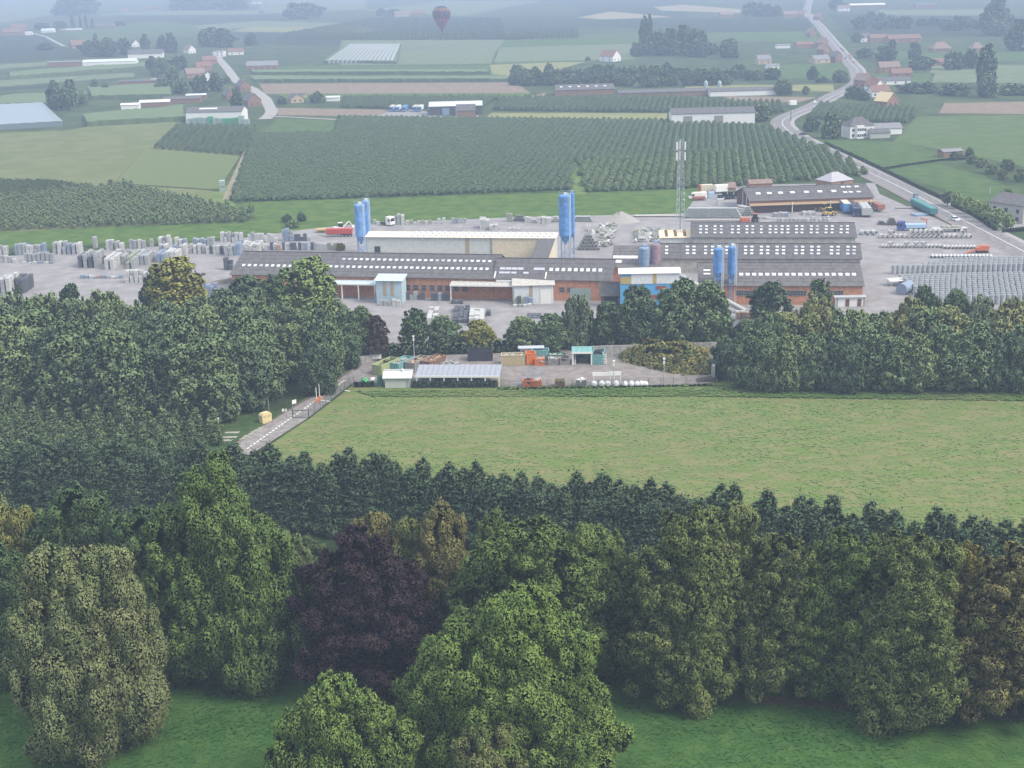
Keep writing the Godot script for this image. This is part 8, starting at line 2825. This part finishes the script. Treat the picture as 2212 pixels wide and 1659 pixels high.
func far_trees() -> void:
	var deep: Material = mats["leaf_wood_deep"]
	var wood: Material = mats["leaf_wood"]
	var light: Material = mats["leaf_wood_light"]
	# [kind, leaf, x, base, top, half width, label]
	var T := [
		["far_poplar", deep, 1393, 118, 33, 9, "tallest dark poplar of the grove at the top centre right"],
		["far_poplar", deep, 1403, 118, 30, 8, "second dark poplar right of the tallest one"],
		["far_poplar", deep, 1386, 118, 42, 7, "shorter dark poplar left of the tallest one"],
		["far_round", deep, 1378, 122, 90, 16, "low tree at the foot of the dark poplars"],
		["far_round", deep, 1415, 120, 62, 22, "round tree right of the dark poplars"],
		["far_tall", deep, 1448, 120, 60, 22, "tree in the middle of the poplar grove"],
		["far_tall", deep, 1478, 118, 52, 24, "tall round tree in the poplar grove"],
		["far_tall", deep, 1505, 122, 60, 24, "tree at the right end of the poplar grove"],
		["far_round", deep, 1520, 124, 80, 14, "low tree at the right end of the poplar grove"],
		["far_tall", deep, 1575, 125, 82, 22, "lone dark cone-shaped tree right of the poplar grove"],
		["far_round", deep, 1540, 118, 92, 14, "bush between the poplar grove and the cone-shaped tree"],
		["far_round", deep, 1628, 36, 2, 26, "big round tree left of the upper street"],
		["far_round", deep, 1655, 36, 8, 18, "smaller round tree right of the big one by the upper street"],
		["far_round", deep, 1678, 36, 10, 12, "bush left of the pair of tile roofed houses"],
		["far_tall", deep, 1808, 22, -8, 16, "tree at the top right of the upper street"],
		["far_round", deep, 1880, 44, 24, 12, "left round tree behind the patched barn"],
		["far_round", deep, 1902, 44, 26, 12, "right round tree behind the patched barn"],
		["far_round", deep, 1926, 46, 32, 12, "bush behind the patched barn"],
		["far_tall", wood, 1870, 125, 102, 18, "willow-like tree over the street"],
		["far_tall", wood, 1905, 132, 98, 16, "green tree right of the willow-like one"],
		["far_tall", deep, 1925, 132, 86, 13, "dark spruce right of the street houses"],
		["far_tall", deep, 1974, 128, 90, 14, "dark spruce before the hip roofed house"],
		["far_round", deep, 1850, 92, 70, 12, "tree left of the dark roofed farmhouse"],
		["far_round", deep, 1990, 150, 120, 26, "dark round tree right of the red roofed farmhouse"],
		["far_round", deep, 2060, 150, 108, 22, "dark tree right of the pink hip roof"],
		["far_round", deep, 2095, 148, 104, 18, "dark tree between the two hip roofs"],
		["far_tall", deep, 2128, 190, 92, 22, "tall dark spruce at the far right"],
		["far_round", wood, 2132, 210, 158, 24, "broad tree below the tall dark spruce"],
		["far_tall", deep, 2150, 75, -10, 30, "big dark tree at the top right edge"],
		["far_round", wood, 2158, 78, 40, 24, "round tree below the big dark one at the top right"],
		["far_tall", deep, 2200, 110, 40, 26, "dark tree cut by the right edge near the top"],
		["far_round", deep, 1310, 130, 112, 9, "round dark tree beside the white farmhouse"],
		["far_round", deep, 1270, 131, 122, 6, "little bush left of the white farmhouse"],
		["far_tall", deep, 1756, 172, 142, 12, "slim dark tree in the meadow left of the street"],
		["far_round", wood, 1692, 205, 170, 18, "round tree beside the white van"],
		["far_round", wood, 1816, 178, 150, 18, "bushy tree at the meadow corner by the street"],
		["far_round", deep, 1775, 178, 165, 16, "low scrub in the meadow"],
		["far_round", wood, 1740, 205, 185, 8, "small bush right of the white van"],
		["far_round", deep, 1845, 212, 184, 22, "dark trees at the street bend, left"],
		["far_round", deep, 1865, 216, 196, 16, "dark trees at the street bend, right"],
		["far_tall", wood, 1792, 300, 240, 20, "tall loose tree in front of the white villa"],
		["far_round", deep, 1752, 284, 252, 16, "dark fruit tree left of the villa"],
		["far_round", wood, 1812, 290, 260, 12, "small tree at the left corner of the villa"],
		["far_round", wood, 1640, 262, 222, 22, "tree right of the white long shed"],
		["far_round", deep, 1985, 200, 176, 40, "dark shrubbery left of the tall spruce"],
		["far_round", deep, 2060, 205, 178, 34, "dark shrubbery below the tall spruce"],
		["far_round", wood, 2190, 205, 178, 30, "dark shrubbery at the right edge"],
		["far_round", light, 2075, 208, 196, 12, "pale bush in the dark shrubbery"],
		["far_round", deep, 2062, 346, 326, 11, "dark tree beside the field shelter"],
		["far_round", deep, 2094, 338, 318, 10, "round dark tree right of the field shelter"],
		["far_round", light, 2100, 354, 332, 12, "pale fruit tree in the pasture orchard, left"],
		["far_round", light, 2118, 362, 340, 11, "pale fruit tree in the pasture orchard, middle"],
		["far_round", wood, 2176, 370, 342, 14, "fruit tree in the pasture orchard, right"],
		["far_round", light, 2140, 376, 352, 12, "pale fruit tree lower in the pasture orchard"],
		["far_round", light, 2165, 388, 362, 12, "lowest pale fruit tree of the pasture orchard"],
		["far_round", light, 2205, 392, 362, 14, "pale fruit tree at the right edge"],
		# left village
		["far_tall", deep, 455, 100, 58, 26, "big dark tree mass over the left village, left part"],
		["far_tall", deep, 485, 102, 60, 24, "big dark tree mass over the left village, right part"],
		["far_round", deep, 542, 98, 70, 16, "dark round tree right of the big tree mass"],
		["far_round", deep, 352, 112, 74, 14, "dark tree left of the pale gabled house"],
		["far_tall", deep, 370, 114, 70, 14, "dark spruce left of the pale gabled house"],
		["far_tall", deep, 315, 108, 72, 10, "dark spire tree behind the white gabled barn"],
		["far_round", deep, 200, 122, 84, 24, "dark trees behind the big white shed, left"],
		["far_round", deep, 235, 122, 80, 24, "dark trees behind the big white shed, middle"],
		["far_round", deep, 268, 118, 80, 18, "dark trees behind the big white shed, right"],
		["far_tall", deep, 209, 110, 70, 6, "thin spire above the dark trees"],
		["far_round", deep, 98, 108, 90, 20, "dark scrub beside the pale lane"],
		["far_poplar", deep, 158, 62, 33, 5, "left one of the far poplars"],
		["far_poplar", deep, 175, 62, 34, 4, "second of the far poplars"],
		["far_poplar", deep, 187, 62, 31, 4, "third of the far poplars"],
		["far_poplar", deep, 201, 62, 38, 4, "right one of the far poplars"],
		["far_round", deep, 130, 64, 44, 14, "round tree left of the far poplars"],
		["far_round", deep, 92, 64, 48, 16, "round trees left of the white trailers"],
		["far_round", deep, 260, 56, 44, 12, "round bush right of the grey long roofed barn"],
		["far_round", wood, 352, 158, 122, 16, "green tree right of the big white shed"],
		["far_tall", deep, 330, 152, 120, 12, "dark spruce at the end of the big white shed"],
		["far_round", deep, 388, 150, 118, 18, "dark tree behind the pink roofed farm"],
		["far_round", light, 374, 178, 138, 18, "pale green tree in the village gardens"],
		["far_round", wood, 392, 202, 170, 18, "round green tree in the village gardens"],
		["far_round", wood, 338, 165, 145, 12, "small green tree in the village gardens"],
		["far_round", deep, 434, 205, 160, 18, "dark tree over the white gabled cottage"],
		["far_tall", deep, 465, 196, 156, 16, "tall dark tree by the village road curve"],
		["far_round", wood, 490, 180, 164, 10, "small tree at the kerb of the village road"],
		["far_round", wood, 355, 195, 168, 18, "bushy tree above the stables"],
		["far_tall", deep, 122, 235, 172, 16, "tall dark tree of the field copse, left"],
		["far_tall", wood, 155, 230, 170, 18, "tall tree of the field copse, right"],
		["far_round", deep, 135, 238, 190, 20, "round tree at the foot of the field copse"],
		["far_round", light, 180, 226, 200, 12, "pale bush right of the field copse"],
		["far_round", wood, 205, 190, 170, 9, "small round bush in the garden fields"],
		["far_round", wood, 228, 196, 178, 9, "second small bush in the garden fields"],
		["far_tall", deep, 512, 236, 192, 14, "dark tree before the packing shed gable"],
		["far_round", wood, 685, 222, 197, 17, "green tree right of the bungalow"],
		["far_round", deep, 610, 225, 208, 12, "dark tree left of the bungalow"],
		["far_round", deep, 655, 40, 4, 40, "big far dark tree mass top left of centre"],
		["far_round", deep, 150, 34, -10, 36, "far dark tree mass at the top left, left part"],
		["far_round", deep, 190, 30, -6, 26, "far dark tree mass at the top left, right part"],
		["far_round", deep, 400, 22, -10, 36, "far dark grove at the top, left part"],
		["far_round", deep, 450, 20, -12, 40, "far dark grove at the top, middle part"],
		["far_round", deep, 505, 22, -8, 30, "far dark grove at the top, right part"],
		["far_round", deep, 850, 36, 18, 18, "far tree left of the balloon farm"],
		["far_round", deep, 823, 34, 16, 12, "smaller far tree left of the balloon farm"],
		["far_round", deep, 620, 480, 462, 12, "dark shrub on the rear edge of the left yard, left"],
		["far_round", deep, 652, 478, 458, 11, "dark shrub on the rear edge of the left yard, right"],
		["far_round", light, 632, 492, 476, 14, "pale scrub on the rear edge of the left yard"],
		["far_round", mats["leaf_gold"], 736, 542, 524, 9, "yellowing scrub beside the buff stacks"],
	]
	for t in T:
		far_tree(t[0], t[2], t[3], t[4], t[5], t[1], t[6])
	# scrub wood behind the long farm sheds, tree by tree
	var k := 0
	var x := 1112.0
	while x < 1670:
		for row in 2:
			var yb := 186.0 - row * 14.0 + rng.randf_range(-3, 3)
			if x < 1150:
				yb -= (1150 - x) * 0.12
			var top := yb - rng.randf_range(22, 36)
			if x > 1580 and row == 0:
				continue
			k += 1
			far_tree("far_round", x + rng.randf_range(-8, 8), yb, top, rng.randf_range(13, 20), deep if rng.randf() < 0.5 else wood, "scrub tree, %s from the left in the %s rank behind the long farm sheds" % [nth(int((x - 1112) / 23) + 1), ["front", "rear"][row]], "scrub trees behind the long farm sheds")
		x += 23.0
	# street-side trees far right
	for i in 14:
		far_tree("far_round", 1850 + i * 27 + rng.randf_range(-8, 8), 60 + rng.randf_range(-6, 8), 36 + rng.randf_range(-4, 6), 15, deep, "far hedge tree, %s from the left in the line behind the patched barn" % nth(i + 1), "hedge trees behind the patched barn")

# ---------------------------------------------------------------- hot-air balloon
func balloon() -> void:
	var s := LENS / 1500.0
	var p := Vector3(0, EYE, 0) + (look_axis * LENS + right_axis * (955 - MID_X) + up_axis * (MID_Y - 70)) / s
	var o := thing("hot_air_balloon", "dark striped hot-air balloon with red foot floating over the far fields", "hot-air balloon", p)
	o.scale = Vector3.ONE * 1.3
	var prof := [Vector2(0.45, 0.6), Vector2(1.6, 2.6), Vector2(3.4, 5.6), Vector2(5.2, 8.6), Vector2(6.6, 11.4), Vector2(7.3, 13.8), Vector2(7.4, 15.6), Vector2(6.8, 17.8), Vector2(5.2, 19.8), Vector2(2.8, 21.0), Vector2(0.02, 21.4)]
	var stripes := [Color(0.015, 0.018, 0.05), Color(0.16, 0.02, 0.03), Color(0.015, 0.02, 0.06), Color(0.07, 0.025, 0.025)]
	var n := 24
	for g in n:
		var m := Mb.new()
		for k in prof.size() - 1:
			var p0: Vector2 = prof[k]
			var p1: Vector2 = prof[k + 1]
			var col: Color = stripes[g % 4]
			if k < 3:
				col = Color(0.18, 0.03, 0.04)
			elif k == 3:
				col = Color(0.1, 0.03, 0.1) if g % 2 else Color(0.4, 0.05, 0.05)
			elif k == 7:
				col = col if g % 2 else Color(0.2, 0.15, 0.06)
			elif k > 7:
				col = Color(0.02, 0.025, 0.07)
			var a0 := TAU * g / n
			var a1 := TAU * (g + 1) / n
			var am := (a0 + a1) * 0.5
			var bulge := 1.03
			var u0 := Vector3(cos(a0), 0, sin(a0))
			var um := Vector3(cos(am), 0, sin(am)) * bulge
			var u1 := Vector3(cos(a1), 0, sin(a1))
			var v0 := Vector3(0, p0.y, 0)
			var v1 := Vector3(0, p1.y, 0)
			m.quad(um * p0.x + v0, u0 * p0.x + v0, u0 * p1.x + v1, um * p1.x + v1, col)
			m.quad(u1 * p0.x + v0, um * p0.x + v0, um * p1.x + v1, u1 * p1.x + v1, col)
		part("gore", m, flat("balloon_cloth", Color.WHITE, 0.7), o)
	var m := Mb.new()
	for y in [[6.9, 4.22], [17.3, 6.95]]:
		m.lathe(Vector3.ZERO, [Vector2(y[1] + 0.06, y[0]), Vector2(y[1] + 0.12, y[0] + 0.35)], 24)
	part("pale_band", m, flat("band_cloth", lin(0.3, 0.28, 0.22), 0.7), o)
	m = Mb.new()
	m.box(Vector3(0, -2.6, 0), Vector3(1.3, 1.1, 1.3))
	part("basket", m, flat("wicker", lin(0.12, 0.07, 0.04), 0.9), o)
	m = Mb.new()
	for k in 4:
		var a := TAU * (k + 0.5) / 4
		m.tube(Vector3(cos(a) * 0.8, -1.5, sin(a) * 0.8), Vector3(cos(a) * 0.45, 0.7, sin(a) * 0.45), 0.03, 0.03, 4)
	part("rope", m, mats["chassis"], o)
